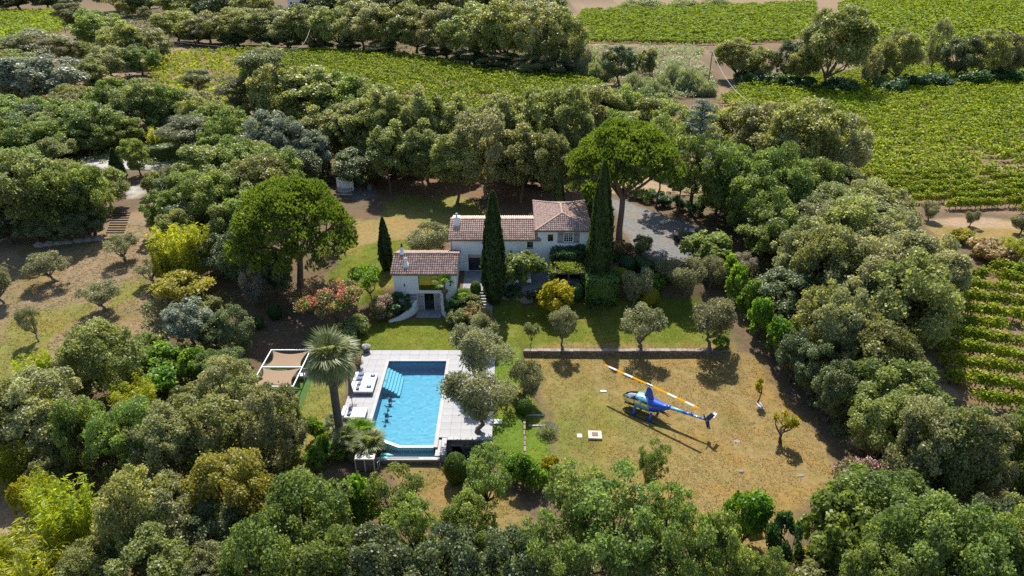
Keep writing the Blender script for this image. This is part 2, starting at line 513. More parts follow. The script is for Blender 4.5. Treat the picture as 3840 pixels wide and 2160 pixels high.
def crown_lobes(rng, n, h, zlo, r, lr, inner=.45, flat=1.0, shape='round'):
    zc, hh = (h + zlo) / 2, (h - zlo) / 2
    C, R = [], []
    while len(C) < n:
        q = unit(rng.normal(size=3)) * (inner + (.95 - inner) * rng.random() ** .6)
        if q[2] < -.7: continue
        rr = lr * (.5 + .95 * rng.random() ** 1.3)
        k = 1.0
        if shape == 'tall': k = 1.0 - .35 * max(q[2], 0)
        c = np.array((q[0] * (r - rr * .6) * k, q[1] * (r - rr * .6) * k, zc + q[2] * (hh - rr * .5) * flat))
        C.append(c); R.append(rr)
    return np.array(C), np.array(R)

def limbs(rng, h, zfork, targets, r0, lean=.0, wob=.12, n=6, two=False):
    """a trunk that forks into limbs reaching for the lobes"""
    mb = MB()
    top = Vector((rng.normal() * lean, rng.normal() * lean, zfork))
    pts = [Vector((0, 0, -.25)), Vector((0, 0, .05))]
    for i in range(1, 4):
        t = i / 4
        pts.append(Vector((top.x * t + rng.normal() * wob * t, top.y * t + rng.normal() * wob * t, zfork * t)))
    pts.append(top)
    mb.tube(pts, [r0 * 1.55, r0 * 1.25] + [r0 * (1 - .12 * i) for i in range(len(pts) - 2)], n)
    for c in targets:
        c = Vector(c)
        mid = top.lerp(c, .5) + Vector((rng.normal(), rng.normal(), rng.normal() * .4)) * wob * 1.6 - Vector((0, 0, .06 * h))
        q1 = top.lerp(mid, .5) + Vector((rng.normal(), rng.normal(), 0)) * wob * .7
        mb.tube([top - Vector((0, 0, .1)), q1, mid, mid.lerp(c, .6), c], [r0 * .62, r0 * .5, r0 * .36, r0 * .22, r0 * .09], 5, cap=False)
        e = c + Vector((rng.uniform(-1, 1), rng.uniform(-1, 1), rng.uniform(-.3, .7))) * wob * 3
        mb.tube([mid, mid.lerp(e, .6), e], [r0 * .28, r0 * .17, r0 * .06], 4, cap=False)
    return mb

BARK = mat('bark', (.10, .075, .055), .9, .35, 6, .8, 25)
BARK_GREY = mat('bark_grey', (.17, .145, .12), .9, .3, 6, .8, 25)
BARK_PINE = mat('bark_pine', (.19, .12, .085), .9, .3, 5, .9, 18)
LM = {
    'oak': leaf_mat('leaf_oak', (.074, .104, .026), (.395, .405, .150), .30, obj_var=.22),
    'oak_grey': leaf_mat('leaf_oak_grey', (.092, .115, .046), (.450, .445, .225), .26, obj_var=.18),
    'oak_green': leaf_mat('leaf_oak_green', (.052, .102, .020), (.325, .395, .115), .36, obj_var=.2),
    'oak_gold': leaf_mat('leaf_oak_gold', (.160, .150, .022), (.440, .390, .080), .34, obj_var=.12),
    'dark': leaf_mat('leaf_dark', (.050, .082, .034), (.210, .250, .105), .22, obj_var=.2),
    'olive': leaf_mat('leaf_olive', (.125, .135, .060), (.370, .365, .185), .22, (1.2, 1.2, .8), .12, .45, .4),
    'pine': leaf_mat('leaf_pine', (.055, .105, .014), (.290, .345, .065), .30, (1.15, 1.3, .5), .1),
    'pine_dark': leaf_mat('leaf_pine_dark', (.070, .092, .030), (.230, .235, .090), .25, obj_var=.2),
    'cypress': leaf_mat('leaf_cypress', (.026, .056, .018), (.090, .135, .045), .18, obj_var=.12),
    'bamboo': leaf_mat('leaf_bamboo', (.150, .215, .012), (.480, .500, .060), .42, (1.4, 1.3, .5), .15),
    'bright': leaf_mat('leaf_bright', (0.068, 0.162, 0.016), (0.243, 0.365, 0.054), .42, (1.5, 1.5, .5), .12),
    'fig': leaf_mat('leaf_fig', (.070, .120, .018), (.330, .380, .090), .38, (1.4, 1.4, .6), .1),
    'yellow': leaf_mat('leaf_yellow', (0.203, 0.203, 0.011), (0.540, 0.486, 0.041), .42, (1.3, 1.25, .5), .08),
    'vine': leaf_mat('leaf_vine', (.055, .110, .004), (.420, .480, .028), .16, (1.35, 1.3, .4), .15, .6, .15),
    'cedar': leaf_mat('leaf_cedar', (0.074, 0.116, 0.099), (0.211, 0.264, 0.237), .15, obj_var=.05),
    'blue': leaf_mat('leaf_blue', (0.109, 0.144, 0.109), (0.307, 0.342, 0.264), .2, obj_var=.12),
    'box': leaf_mat('leaf_box', (0.056, 0.121, 0.017), (0.186, 0.276, 0.049), .3, obj_var=.2),
    'ivy': leaf_mat('leaf_ivy', (0.026, 0.079, 0.021), (0.096, 0.185, 0.061), .3, obj_var=.1),
    'reed': leaf_mat('leaf_reed', (0.149, 0.189, 0.101), (0.338, 0.365, 0.230), .3, obj_var=.12),
    'palm': leaf_mat('leaf_palm', (.110, .145, .050), (.340, .360, .190), .32, obj_var=.25),
    'palm_dead': leaf_mat('leaf_palm_dead', (0.162, 0.115, 0.068), (0.351, 0.263, 0.162), .2, obj_var=.25),
    'shrub': leaf_mat('leaf_shrub', (.080, .108, .034), (.330, .350, .135), .3, obj_var=.25),
    'dry': leaf_mat('leaf_dry', (0.203, 0.149, 0.068), (0.432, 0.338, 0.162), .3, obj_var=.15),
    'white': leaf_mat('leaf_white_flowers', (.100, .110, .075), (.430, .370, .330), .3, obj_var=.1),
    'pink': leaf_mat('petal_pink', (.480, .270, .310), (.680, .470, .490), .4, (1.2, .9, .9), .1),
    'coral': leaf_mat('petal_coral', (.600, .150, .130), (.820, .360, .300), .4, (1.2, .9, .9), .1),
    'purple': leaf_mat('petal_lavender', (.170, .150, .230), (.330, .300, .400), .3, obj_var=.1),
}

PROTO = {}
def proto(kind, trunk, crown, h, r, bark=BARK, extra=None):
    tm = trunk.mesh(kind + '_trunk', True) if trunk is not None else None
    if tm is not None: tm.materials.append(bark)
    PROTO.setdefault(kind, []).append((tm, crown, h, r, extra or []))

def make_tree_proto(kind, seed, h, r, zlo, nl, lr, n, l, w, leaf, trunk_r=.22, zfork=None, bark=BARK, nlimb=7, squash=.8, inner=.45, up=.55, lean=.25, wob=.14, rnd=.8, flat=1.0, flowers=None, trunk=True):
    rng = np.random.default_rng(seed)
    C, R = crown_lobes(rng, nl, h, zlo, r, lr, inner, flat)
    data = lobe_leaves(rng, C, R, n, l, w, squash, rnd, up, outer=np.array((0, 0, (h + zlo) * .5)))
    cm = cloud(kind + '_crown', rng, data, LM[leaf])
    t = limbs(rng, h, zfork if zfork is not None else zlo + .12 * (h - zlo), C[rng.choice(nl, min(nlimb, nl), replace=False)], trunk_r, lean, wob) if trunk else None
    ex = []
    if flowers:
        fm, fn, fs = flowers
        up_l = C[:, 2] > np.median(C[:, 2]) - .4
        d2 = lobe_leaves(rng, C[up_l], R[up_l] * 1.05, fn, fs, fs * .8, squash, 1.0, .5)
        ex.append(('flowers', cloud(kind + '_flowers', rng, d2, LM[fm])))
    proto(kind, t, cm, h, r, bark, ex)

for s in range(4):
    make_tree_proto('oak', 10 + s, 9, 4.2, .7 + .3 * s, 84, .85, 20000, .26, .175, 'oak', zfork=1.6, rnd=1.1)
for s in range(3):
    make_tree_proto('oak_grey', 20 + s, 9, 4.2, .9, 92, .76, 20000, .245, .16, 'oak_grey', bark=BARK_GREY, zfork=1.7, rnd=1.1)
for s in range(3):
    make_tree_proto('oak_green', 30 + s, 8, 4.0, .5, 92, .72, 20000, .235, .155, 'oak_green', inner=.4, zfork=1.3, rnd=1.1)
make_tree_proto('oak_gold', 40, 8, 4.0, 1.0, 84, .75, 19000, .23, .155, 'oak_gold')
for s in range(2):
    make_tree_proto('oak_tall', 45 + s, 12, 3.6, 2.2, 96, .82, 21000, .27, .18, 'oak', trunk_r=.2, nlimb=10, rnd=1.1)
for s in range(2):
    make_tree_proto('oak_airy', 50 + s, 8, 3.8, 1.6, 60, .62, 8200, .215, .145, 'oak_green', trunk_r=.13, nlimb=24, inner=.25, rnd=1.0, wob=.2)
for s in range(2):
    make_tree_proto('dark_tree', 55 + s, 8, 3.6, .8, 70, .8, 17000, .24, .165, 'dark')
make_tree_proto('blue_tree', 60, 8, 3.6, 1.0, 70, .75, 12500, .29, .18, 'blue', bark=BARK_GREY)
for s in range(3):
    make_tree_proto('olive', 65 + s, 5, 2.6, 1.6, 30, .66, 6600, .24, .085, 'olive', trunk_r=.19, zfork=1.0, bark=BARK_GREY, nlimb=8, lean=.3, wob=.2, inner=.3, rnd=1.2)
make_tree_proto('olive_dense', 70, 4, 2.2, .5, 30, .7, 9500, .22, .085, 'olive', trunk_r=.16, zfork=.9, bark=BARK_GREY, inner=.3, rnd=1.2)
for s in range(2):
    make_tree_proto('pine_tree', 75 + s, 12, 3.6, 4.0, 34, 1.0, 10500, .44, .10, 'pine_dark', trunk_r=.2, zfork=6.5, bark=BARK_PINE, nlimb=12, up=.7, squash=.6, wob=.2)
for s in range(2):
    make_tree_proto('fig', 80 + s, 4, 2.6, .3, 36, .72, 5600, .30, .25, 'fig', trunk_r=.14, zfork=.7, bark=BARK_GREY, up=.6, rnd=.6)
for s in range(2):
    make_tree_proto('bright_shrub', 85 + s, 2.6, 1.5, .1, 24, .52, 4200, .20, .14, 'bright', trunk_r=.07, zfork=.4, up=.5)
for s in range(3):
    make_tree_proto('shrub', 88 + s, 2.4, 1.5, .05, 24, .5, 4600, .19, .12, 'shrub', trunk_r=.07, zfork=.4)
for s in range(2):
    make_tree_proto('dark_shrub', 92 + s, 2.2, 1.4, .05, 22, .5, 4600, .17, .12, 'ivy', trunk_r=.07, zfork=.3)
make_tree_proto('yellow_shrub', 95, 3.6, 2.2, .2, 40, .55, 6200, .26, .13, 'yellow', trunk_r=.08, zfork=.5, up=.6)
make_tree_proto('gold_shrub', 96, 2.6, 2.2, .6, 30, .55, 5200, .24, .10, 'oak_gold', trunk_r=.08, zfork=.9, squash=.5)
make_tree_proto('oleander', 97, 2.6, 1.9, .1, 30, .55, 5200, .26, .08, 'shrub', trunk_r=.06, zfork=.4, flowers=('pink', 2300, .16))
make_tree_proto('oleander_white', 98, 2.6, 1.9, .1, 30, .55, 4800, .24, .09, 'white', trunk_r=.06, zfork=.4)
make_tree_proto('silk_tree', 99, 4.4, 3.1, 1.6, 30, .75, 5600, .26, .13, 'oak_green', trunk_r=.13, zfork=1.2, squash=.45, flowers=('coral', 2600, .17))
make_tree_proto('mimosa', 100, 4.2, 2.5, 1.8, 24, .7, 3600, .24, .14, 'bright', trunk_r=.09, zfork=1.4, squash=.5)
make_tree_proto('pollard', 101, 2.2, 1.1, 1.1, 7, .38, 1100, .20, .10, 'yellow', trunk_r=.13, zfork=1.0, nlimb=6, wob=.1)
make_tree_proto('dry_shrub', 102, 1.6, 1.3, .05, 22, .42, 3600, .18, .10, 'dry', trunk_r=.05, zfork=.3)
make_tree_proto('small_tree', 103, 3.2, 1.1, 1.6, 14, .42, 1900, .20, .10, 'shrub', trunk_r=.05, zfork=1.0, nlimb=6)

def bamboo_proto(seed):
    rng = np.random.default_rng(seed)
    n = 5200
    st = rng.integers(0, 46, n)
    a = rng.random(46) * 6.28; rr = 1.5 * np.sqrt(rng.random(46)); hh = 3.2 + 1.6 * rng.random(46)
    t = .25 + .75 * rng.random(n) ** .7
    bx = np.cos(a) * rr; by = np.sin(a) * rr
    lean = .5 * t ** 2
    pos = np.stack([(bx * (1 + lean * .6))[st] if False else bx[st] * (1 + lean * .5), by[st] * (1 + lean * .5), hh[st] * t], 1) + rng.normal(size=(n, 3)) * np.array((.16, .16, .1))
    d = unit(np.stack([rng.normal(size=n), rng.normal(size=n), .3 + rng.normal(size=n) * .6], 1))
    t2 = unit(np.cross(d, unit(rng.normal(size=(n, 3)))))
    s = .7 + .6 * rng.random(n)
    cm = cloud('bamboo_crown', rng, (pos, d, t2, .36 * s, .09 * s, rng.random(46)[st]), LM['bamboo'])
    mb = MB()
    for i in range(46):
        mb.tube([(bx[i], by[i], -.1), (bx[i] * 1.1, by[i] * 1.1, hh[i] * .5), (bx[i] * 1.4, by[i] * 1.4, hh[i] * .92)], [.025, .02, .008], 3, cap=False)
    proto('bamboo', mb, cm, 4.6, 2.0, MATS.get('cane') or mat('cane', (.22, .22, .06), .5, .2))
bamboo_proto(5); bamboo_proto(6)

def reed_proto(seed):
    rng = np.random.default_rng(seed)
    n = 3400
    a = rng.random(n) * 6.28; rr = 2.2 * np.sqrt(rng.random(n))
    t = rng.random(n) ** .7
    x_, y_ = np.cos(a) * rr, np.sin(a) * rr
    hh = 2.3 * (1 - .55 * (rr / 2.2) ** 2) * (1 + .35 * vnoise(x_, y_, .7, 5))
    pos = np.stack([x_, y_, hh * t], 1)
    d = unit(np.stack([rng.normal(size=n) * .6, rng.normal(size=n) * .6, np.ones(n)], 1))
    t2 = unit(np.cross(d, unit(rng.normal(size=(n, 3)))))
    proto('reed', None, cloud('reed_crown', rng, (pos, d, t2, np.full(n, .75), np.full(n, .10), rng.random(n)), LM['reed']), 2.9, 2.2)
reed_proto(7)

def cypress_proto(seed):
    rng = np.random.default_rng(seed)
    h, r, n = 14.0, 1.25, 15000
    t = rng.random(n) ** .85
    a = rng.random(n) * 6.28
    prof = np.minimum(1, .55 + t * 2.2) * np.clip((1 - t) / .62, 0, 1) ** .62
    flute = 1 + .10 * np.sin(a * 7 + t * 9) + .13 * vnoise(a * 3, t * 34, 1, seed) + .06 * vnoise(a * 9, t * 90, 1, seed + 2)
    rad = r * prof * flute * (.88 + .16 * rng.random(n))
    pos = np.stack([np.cos(a) * rad, np.sin(a) * rad, .15 + t * (h - .3)], 1)
    out = np.stack([np.cos(a), np.sin(a), np.zeros(n)], 1)
    d = unit(np.array((0, 0, 1.0)) + out * .3 + rng.normal(size=(n, 3)) * .22)
    t2 = unit(np.cross(d, out + rng.normal(size=(n, 3)) * .4))
    s = .7 + .6 * rng.random(n)
    cm = cloud('cypress_crown', rng, (pos, d, t2, .42 * s, .15 * s, rng.random(n)), LM['cypress'])
    # trunk, and a solid near-black core filling the inside of the crown
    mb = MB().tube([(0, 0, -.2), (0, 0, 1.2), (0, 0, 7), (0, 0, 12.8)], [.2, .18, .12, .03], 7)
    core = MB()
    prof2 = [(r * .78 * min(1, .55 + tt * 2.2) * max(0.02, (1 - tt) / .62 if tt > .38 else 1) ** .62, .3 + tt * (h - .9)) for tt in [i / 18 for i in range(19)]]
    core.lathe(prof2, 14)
    km = core.mesh('cypress_core', True); km.materials.append(mat('core_dark', (.010, .016, .008), .95, .4, 8))
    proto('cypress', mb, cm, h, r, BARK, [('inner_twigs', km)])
cypress_proto(3)

def ball_proto(kind, seed, leaf, box=None):
    """clipped bush: a sphere (radius 1) or a block of small leaves over a dark heart"""
    rng = np.random.default_rng(seed)
    n = 6500
    d = unit(rng.normal(size=(n, 3)))
    if box:
        p = d / np.max(np.abs(d / np.array(box)), axis=1, keepdims=True)
        k = unit((np.abs(p) / np.array(box)) ** 6 * np.sign(p))
        p = p * (1 - .05 * rng.random((n, 1)))
        nrm = k
    else:
        p = d * np.array((1, 1, .98)) * (1 + .03 * vnoise(d[:, 0] * 9, d[:, 1] * 9 + d[:, 2] * 5, 1)[:, None]) * (1 - .07 * rng.random((n, 1)))
        nrm = d
    zoff = box[2] if box else .96
    p = p + np.array((0, 0, zoff))
    nrm = unit(nrm + rng.normal(size=(n, 3)) * .35)
    t1, t2 = oriented(rng, nrm)
    s = .6 + .8 * rng.random(n)
    cm = cloud(kind + '_crown', rng, (p, t1, t2, .11 * s, .075 * s, rng.random(n)), LM[leaf])
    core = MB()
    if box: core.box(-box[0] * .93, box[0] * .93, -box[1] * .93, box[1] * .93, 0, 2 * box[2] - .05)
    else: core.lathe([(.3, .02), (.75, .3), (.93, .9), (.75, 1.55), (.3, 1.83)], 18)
    km = core.mesh(kind + '_core', True); km.materials.append(mat('core_dark', (.010, .016, .008), .95, .4, 8))
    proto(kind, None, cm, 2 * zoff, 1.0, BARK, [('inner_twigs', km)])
ball_proto('ball', 11, 'box'); ball_proto('ball_yellow', 12, 'yellow')
ball_proto('block', 13, 'box', (1.0, .7, .8)); ball_proto('block_dark', 14, 'ivy', (1.0, .6, .7))
ball_proto('ball_dark', 15, 'ivy')

def stone_pine_proto(kind, seed, h, r, zlo, lean, ntuft):
    """umbrella pine: tufts of upright needles over a domed crown of many cushions, forked limbs below"""
    rng = np.random.default_rng(seed)
    C, R = [], []
    for i in range(260):
        a = rng.random() * 6.28; q = math.sqrt(rng.random())
        x, y = math.cos(a) * q * r * .93, math.sin(a) * q * r * .93
        top = zlo + (h - zlo) * (1 - q ** 2.3) ** .75 * (1 + .10 * vnoise(x * .5, y * .5, 1, seed))
        z = top - .35 - (rng.random() ** 2.2) * (h - zlo) * .45 * (1 - q * .5)
        C.append((x, y, z)); R.append((.6 + .5 * rng.random()) * r / 7.0)
    C = np.array(C); R = np.array(R)
    k = rng.choice(len(C), ntuft, p=R ** 2 / np.sum(R ** 2))
    d = unit(rng.normal(size=(ntuft, 3))); d[:, 2] = np.abs(d[:, 2]) * 1.0 - .12
    pos = C[k] + d * (R[k] * (.75 + .3 * rng.random(ntuft)))[:, None] * np.array((1.1, 1.1, .75))
    nb = 5
    pos = np.repeat(pos, nb, 0); dd = np.repeat(d, nb, 0)
    dirs = unit(dd * .55 + np.array((0, 0, .75)) + rng.normal(size=pos.shape) * .42)
    t2 = unit(np.cross(dirs, unit(rng.normal(size=pos.shape))))
    s = .7 + .6 * rng.random(len(pos))
    cm = cloud(kind + '_crown', rng, (pos + dirs * .12, dirs, t2, .46 * s, .12 * s, np.repeat(rng.random(len(C))[k], nb)), LM['pine'])
    mb = MB()
    zf = zlo * .72
    top = Vector((lean, 0, zf))
    mb.tube([(0, 0, -.3), (0, 0, .1), (lean * .3, .1, zf * .35), (lean * .7, 0, zf * .7), top], [.62, .48, .4, .36, .34], 9)
    for i in range(11):
        a = 6.28 * i / 11 + rng.normal() * .2; q = .45 + .4 * rng.random()
        e = Vector((math.cos(a) * r * q, math.sin(a) * r * q, zlo + (h - zlo) * (.62 - .45 * q)))
        st = top if i % 2 else top.lerp(Vector((lean * .8, 0, zf * .8)), .5)
        m1 = st.lerp(e, .35) + Vector((0, 0, .25)) + Vector((rng.normal(), rng.normal(), 0)) * .25
        m2 = st.lerp(e, .7) + Vector((0, 0, .3)) + Vector((rng.normal(), rng.normal(), 0)) * .25
        mb.tube([st, m1, m2, e], [.2, .16, .11, .05], 6, cap=False)
        for j in range(3):
            e2 = e + Vector((rng.normal() * r * .2, rng.normal() * r * .2, .5 + rng.random()))
            mb.tube([m2, m2.lerp(e2, .5) + Vector((0, 0, .1)), e2], [.08, .06, .03], 4, cap=False)
    proto(kind, mb, cm, h, r, BARK_PINE)
stone_pine_proto('stone_pine', 21, 12.6, 7.6, 5.6, .5, 17500)
stone_pine_proto('stone_pine_b', 22, 13.6, 7.2, 8.6, .2, 15500)

def cedar_proto(seed):
    rng = np.random.default_rng(seed)
    h, r = 14.0, 4.6
    C, R, mb = [], [], MB()
    mb.tube([(0, 0, -.3), (0, 0, 3), (.1, 0, 8), (0, 0, 13.6)], [.34, .28, .17, .04], 7)
    for i in range(34):
        z = 4.2 + 9.3 * (i / 34) ** .9
        a = i * 2.4 + rng.normal() * .3
        L = r * (1 - (z - 4.2) / 11.2) * (.75 + .4 * rng.random()) + .3
        e = Vector((math.cos(a) * L, math.sin(a) * L, z + .25))
        mb.tube([(0, 0, z - .3), Vector((0, 0, z)).lerp(e, .5), e], [.09, .06, .02], 4, cap=False)
        for t in (.35, .55, .75, .95):
            C.append((e.x * t, e.y * t, z + .15 * t)); R.append(.42 + .3 * rng.random())
    for i in range(14):                     # bare lower boughs
        z = 1.8 + 2.6 * rng.random(); a = rng.random() * 6.28; L = 2 + 2 * rng.random()
        mb.tube([(0, 0, z), (math.cos(a) * L * .5, math.sin(a) * L * .5, z + .2), (math.cos(a) * L, math.sin(a) * L, z)], [.06, .04, .015], 4, cap=False)
    data = lobe_leaves(rng, np.array(C), np.array(R) * 1.25, 9000, .34, .085, .28, .6, .8)
    proto('cedar', mb, cloud('cedar_crown', rng, data, LM['cedar']), h, r, BARK)
cedar_proto(31)

# ------------------------------------------------------------------ buildings
RND = random.Random(4)
M_WALL = mat('white_render', (.86, .85, .82), .9, .06, 1.2, .25, 30, col2=(.78, .765, .73))
M_TILE = mat('roof_tile', (.46, .33, .275), .85, .28, 9, .4, 30, col2=(.33, .22, .18), obj_var=.3)
M_TILE_BED = mat('roof_tile_channel', (.26, .16, .125), .9, .25, 5, .3, 20)
M_SHUT = mat('shutter_paint', (.40, .36, .36), .7, .14, 5, .2, 20, col2=(.34, .30, .31))
M_FRAME_W = mat('white_frame', (.80, .80, .80), .5, .03)
M_FRAME_D = mat('dark_frame', (.035, .045, .060), .45, .1)
M_GLASS = glass_mat('window_glass', (.28, .31, .35), .55)
M_ROOM = mat('room_inside', (.10, .09, .08), .9, .2)
M_CURTAIN = mat('curtain', (.52, .55, .58), .9, .08, 3)
M_PAVE = mat('terrace_stone', (.19, .20, .22), .75, .18, 2.5, .2, 14, col2=(.24, .25, .27))
M_STEP = mat('step_stone', (.36, .34, .32), .85, .2, 4, .4, 18, col2=(.28, .27, .26), obj_var=.12)
M_STONE = mat('rubble_stone', (.24, .19, .15), .9, .3, 5, .7, 16, col2=(.17, .135, .11), obj_var=.35)
M_MORTAR = mat('mortar', (.15, .125, .10), .95, .2, 6, .5, 20)
M_CONC = mat('concrete', (.42, .40, .37), .85, .12, 3, .3, 20)
M_WOODB = mat('brown_wood', (.13, .09, .06), .8, .25, 5, .3, 20)

def wall_boxes(mb, x0, x1, z0, z1, y0, th, ops=(), axis='x'):
    """a wall in the x-z plane (or y-z) with rectangular openings, thickness th behind y0"""
    xs = sorted({x0, x1, *[o[0] for o in ops], *[o[1] for o in ops]}); zs = sorted({z0, z1, *[o[2] for o in ops], *[o[3] for o in ops]})
    for i in range(len(xs) - 1):
        for j in range(len(zs) - 1):
            cx, cz = (xs[i] + xs[i + 1]) / 2, (zs[j] + zs[j + 1]) / 2
            if any(o[0] < cx < o[1] and o[2] < cz < o[3] for o in ops): continue
            if axis == 'x': mb.box(xs[i], xs[i + 1], y0, y0 + th, zs[j], zs[j + 1])
            else: mb.box(y0, y0 + th, xs[i], xs[i + 1], zs[j], zs[j + 1])
    return mb

def tile_mesh():
    mb = MB(); n = 6; vs = []
    for y, r in ((0, .118), (.47, .094)):
        for k in range(n + 1):
            a = math.pi * k / n
            vs.append((-r * math.cos(a), y, r * .82 * math.sin(a)))
    fs = [(k, k + 1, n + 2 + k, n + 1 + k) for k in range(n)]
    o = len(vs)
    for k in range(n + 1):                         # thickness seen at the lower end
        a = math.pi * k / n
        vs.append((-.098 * math.cos(a), 0, .062 * math.sin(a)))
    fs += [(k + 1, k, o + k, o + k + 1) for k in range(n)]
    mb.add(vs, fs)
    m = mb.mesh('roof_tile', True); m.materials.append(M_TILE)
    return m
TILE = tile_mesh()

def tiles(roof, O, ax, up, width, length, test, quota, rest, row=.36, col=.236):
    O, ax, up = Vector(O), Vector(ax).normalized(), Vector(up).normalized()
    nrm = ax.cross(up)
    if nrm.z < 0: nrm = -nrm
    n = int(width / col); made = 0
    for i in range(int(length / row) + 1):
        for j in range(n + 1):
            s, t = (j + .5) * col, i * row
            if s > width or not test(s, min(t + .18, length)): continue
            jit = RND.uniform(-.03, .03)
            p = O + ax * s + up * (t - .02 + RND.uniform(-.015, .015)) + nrm * (.035 + RND.uniform(0, .012))
            a2 = (ax + up * jit).normalized(); u2 = (up - ax * jit - nrm * .045).normalized(); n2 = a2.cross(u2)
            if n2.z < 0: a2 = -a2; n2 = a2.cross(u2)
            M = Matrix((a2, u2, n2)).transposed().to_4x4(); M.translation = p
            if made < quota:
                o = bpy.data.objects.new('roof_tile', TILE); COL.objects.link(o); o.parent = roof; o.matrix_local = M; made += 1
            else:
                rest.add([M @ v.co for v in TILE.vertices], [tuple(f.vertices) for f in TILE.polygons])
    return made

def ridge_tiles(rest, a, b, r=.13, step=.34):
    a, b = Vector(a), Vector(b); L = (b - a).length; d = (b - a) / L
    side = Vector((-d.y, d.x, 0)).normalized(); up = side.cross(d)
    if up.z < 0: up = -up
    for i in range(int(L / step)):
        n = 6; vs = []
        for t, rr in ((i * step, r * 1.08), (i * step + step * 1.15, r * .92)):
            for k in range(n + 1):
                an = math.pi * k / n
                vs.append(a + d * t + side * (rr * math.cos(an)) + up * (rr * math.sin(an) + .03))
        rest.add(vs, [(k, k + 1, n + 2 + k, n + 1 + k) for k in range(n)])

def window(root, x0, x1, z0, z1, y, frame, cols, rows, fw=.05, name='window', glass=None, bar=.03):
    """frame with bars as one part; every pane is a sub-part"""
    mb = MB()
    mb.box(x0, x1, y - .03, y + .04, z0, z0 + fw); mb.box(x0, x1, y - .03, y + .04, z1 - fw, z1)
    mb.box(x0, x0 + fw, y - .03, y + .04, z0 + fw, z1 - fw); mb.box(x1 - fw, x1, y - .03, y + .04, z0 + fw, z1 - fw)
    cw, rh = (x1 - x0 - 2 * fw) / cols, (z1 - z0 - 2 * fw) / rows
    for i in range(1, cols):
        w = bar * (1.8 if cols == 4 and i == 2 else 1)
        mb.box(x0 + fw + i * cw - w / 2, x0 + fw + i * cw + w / 2, y - .022, y + .03, z0 + fw, z1 - fw)
    for j in range(1, rows):
        mb.box(x0 + fw, x1 - fw, y - .018, y + .026, z0 + fw + j * rh - bar / 2, z0 + fw + j * rh + bar / 2)
    w = obj(name, mb, frame, root, world=True)
    for i in range(cols):
        for j in range(rows):
            xa, za = x0 + fw + i * cw, z0 + fw + j * rh
            obj('pane', MB().box(xa + .004, xa + cw - .004, y + .002, y + .008, za + .004, za + rh - .004), glass or M_GLASS, w, world=True)
    return w

def shutter(root, x0, x1, z0, z1, y, n=5):
    s = obj('shutter', MB().box(x0, x1, y + .012, y + .03, z0, z1), M_SHUT, root, world=True)
    w = (x1 - x0) / n
    for i in range(n):
        obj('plank', MB().cbox(x0 + i * w + .006, x0 + (i + 1) * w - .006, y - .012, y + .012, z0 + .004, z1 - .004, .003), M_SHUT, s, world=True)
    for z in (z0 + .18 * (z1 - z0), z0 + .8 * (z1 - z0)):
        obj('hinge_bar', MB().box(x0 + .02, x1 - .02, y - .022, y - .012, z - .02, z + .02), M_FRAME_D, s, world=True)

def gable_roof(root, x0, x1, ye, ze, yr, zr, yb, zb, quota, left_over=.25, right_over=.25, th=.10):
    """roof deck (front eave ye/ze, ridge yr/zr, back eave yb/zb) carrying barrel tiles"""
    xa, xb = x0 - left_over, x1 + right_over
    mb = MB()
    top = [(xa, ye, ze), (xb, ye, ze), (xb, yr, zr), (xa, yr, zr), (xb, yb, zb), (xa, yb, zb)]
    bot = [(x, y, z - th) for x, y, z in top]
    mb.add(top + bot, [(0, 1, 2, 3), (3, 2, 4, 5), (7, 6, 9, 8), (8, 9, 11, 10), (0, 6, 7, 1), (4, 10, 11, 5), (1, 7, 8, 2), (2, 8, 10, 4), (0, 3, 9, 6), (3, 5, 11, 9)])
    roof = obj('roof', mb, M_TILE_BED, root, world=True)
    rest = MB()
    Lf = math.hypot(yr - ye, zr - ze); Lb = math.hypot(yb - yr, zb - zr)
    tiles(roof, (xa, ye, ze), (1, 0, 0), (0, yr - ye, zr - ze), xb - xa, Lf - .1, lambda s, t: True, quota, rest)
    tiles(roof, (xa, yb, zb), (1, 0, 0), (0, yr - yb, zr - zb), xb - xa, Lb - .1, lambda s, t: True, 0, rest)
    ridge_tiles(rest, (xa, yr, zr + .05), (xb, yr, zr + .05))
    rm = rest.mesh('roof_tiles_rest', True); rm.materials.append(M_TILE)
    struct(obj('more_roof_tiles', rm, None, roof), 'stuff')
    return roof

# ---- main house: long middle wing and the hipped tower
VX0, VX1, TX1, VY, TERR = -6.7, 2.8, 8.27, 69.0, 3.1
villa = thing('main_house', 'white main house with a hipped tower roof and a long tiled wing behind the terrace', 'house', (1.0, 73.0, TERR))
mb = MB()
wall_boxes(mb, VX0, VX1, TERR - .4, 6.92, VY, .35, [(-4.8, -1.7, TERR, 5.06), (1.62, 2.30, 5.83, 6.6)])
mb.box(VX0, VX1, 75.1, 75.4, TERR - .4, 6.92)
mb.box(VX0, VX0 + .35, VY + .35, 75.1, TERR - .4, 6.92)
mb.add([(VX0, VY + .01, 6.92), (VX0, 75.39, 6.92), (VX0, 72.2, 7.78), (VX0 + .3, VY + .01, 6.92), (VX0 + .3, 75.39, 6.92), (VX0 + .3, 72.2, 7.78)], [(0, 2, 1), (3, 4, 5), (0, 3, 5, 2), (2, 5, 4, 1)])
obj('wing_wall', mb, M_WALL, villa, world=True)
mb = MB()
wall_boxes(mb, VX1, TX1, TERR - .4, 7.96, VY, .35, [(3.87, 4.46, 6.63, 7.45), (5.6, 6.63, 6.48, 7.67)])
mb.box(VX1, TX1, 77.1, 77.4, TERR - .4, 7.96); mb.box(VX1, VX1 + .3, VY + .35, 77.1, TERR - .4, 7.96); mb.box(TX1 - .3, TX1, VY + .35, 77.1, TERR - .4, 7.96)
obj('tower_wall', mb, M_WALL, villa, world=True)
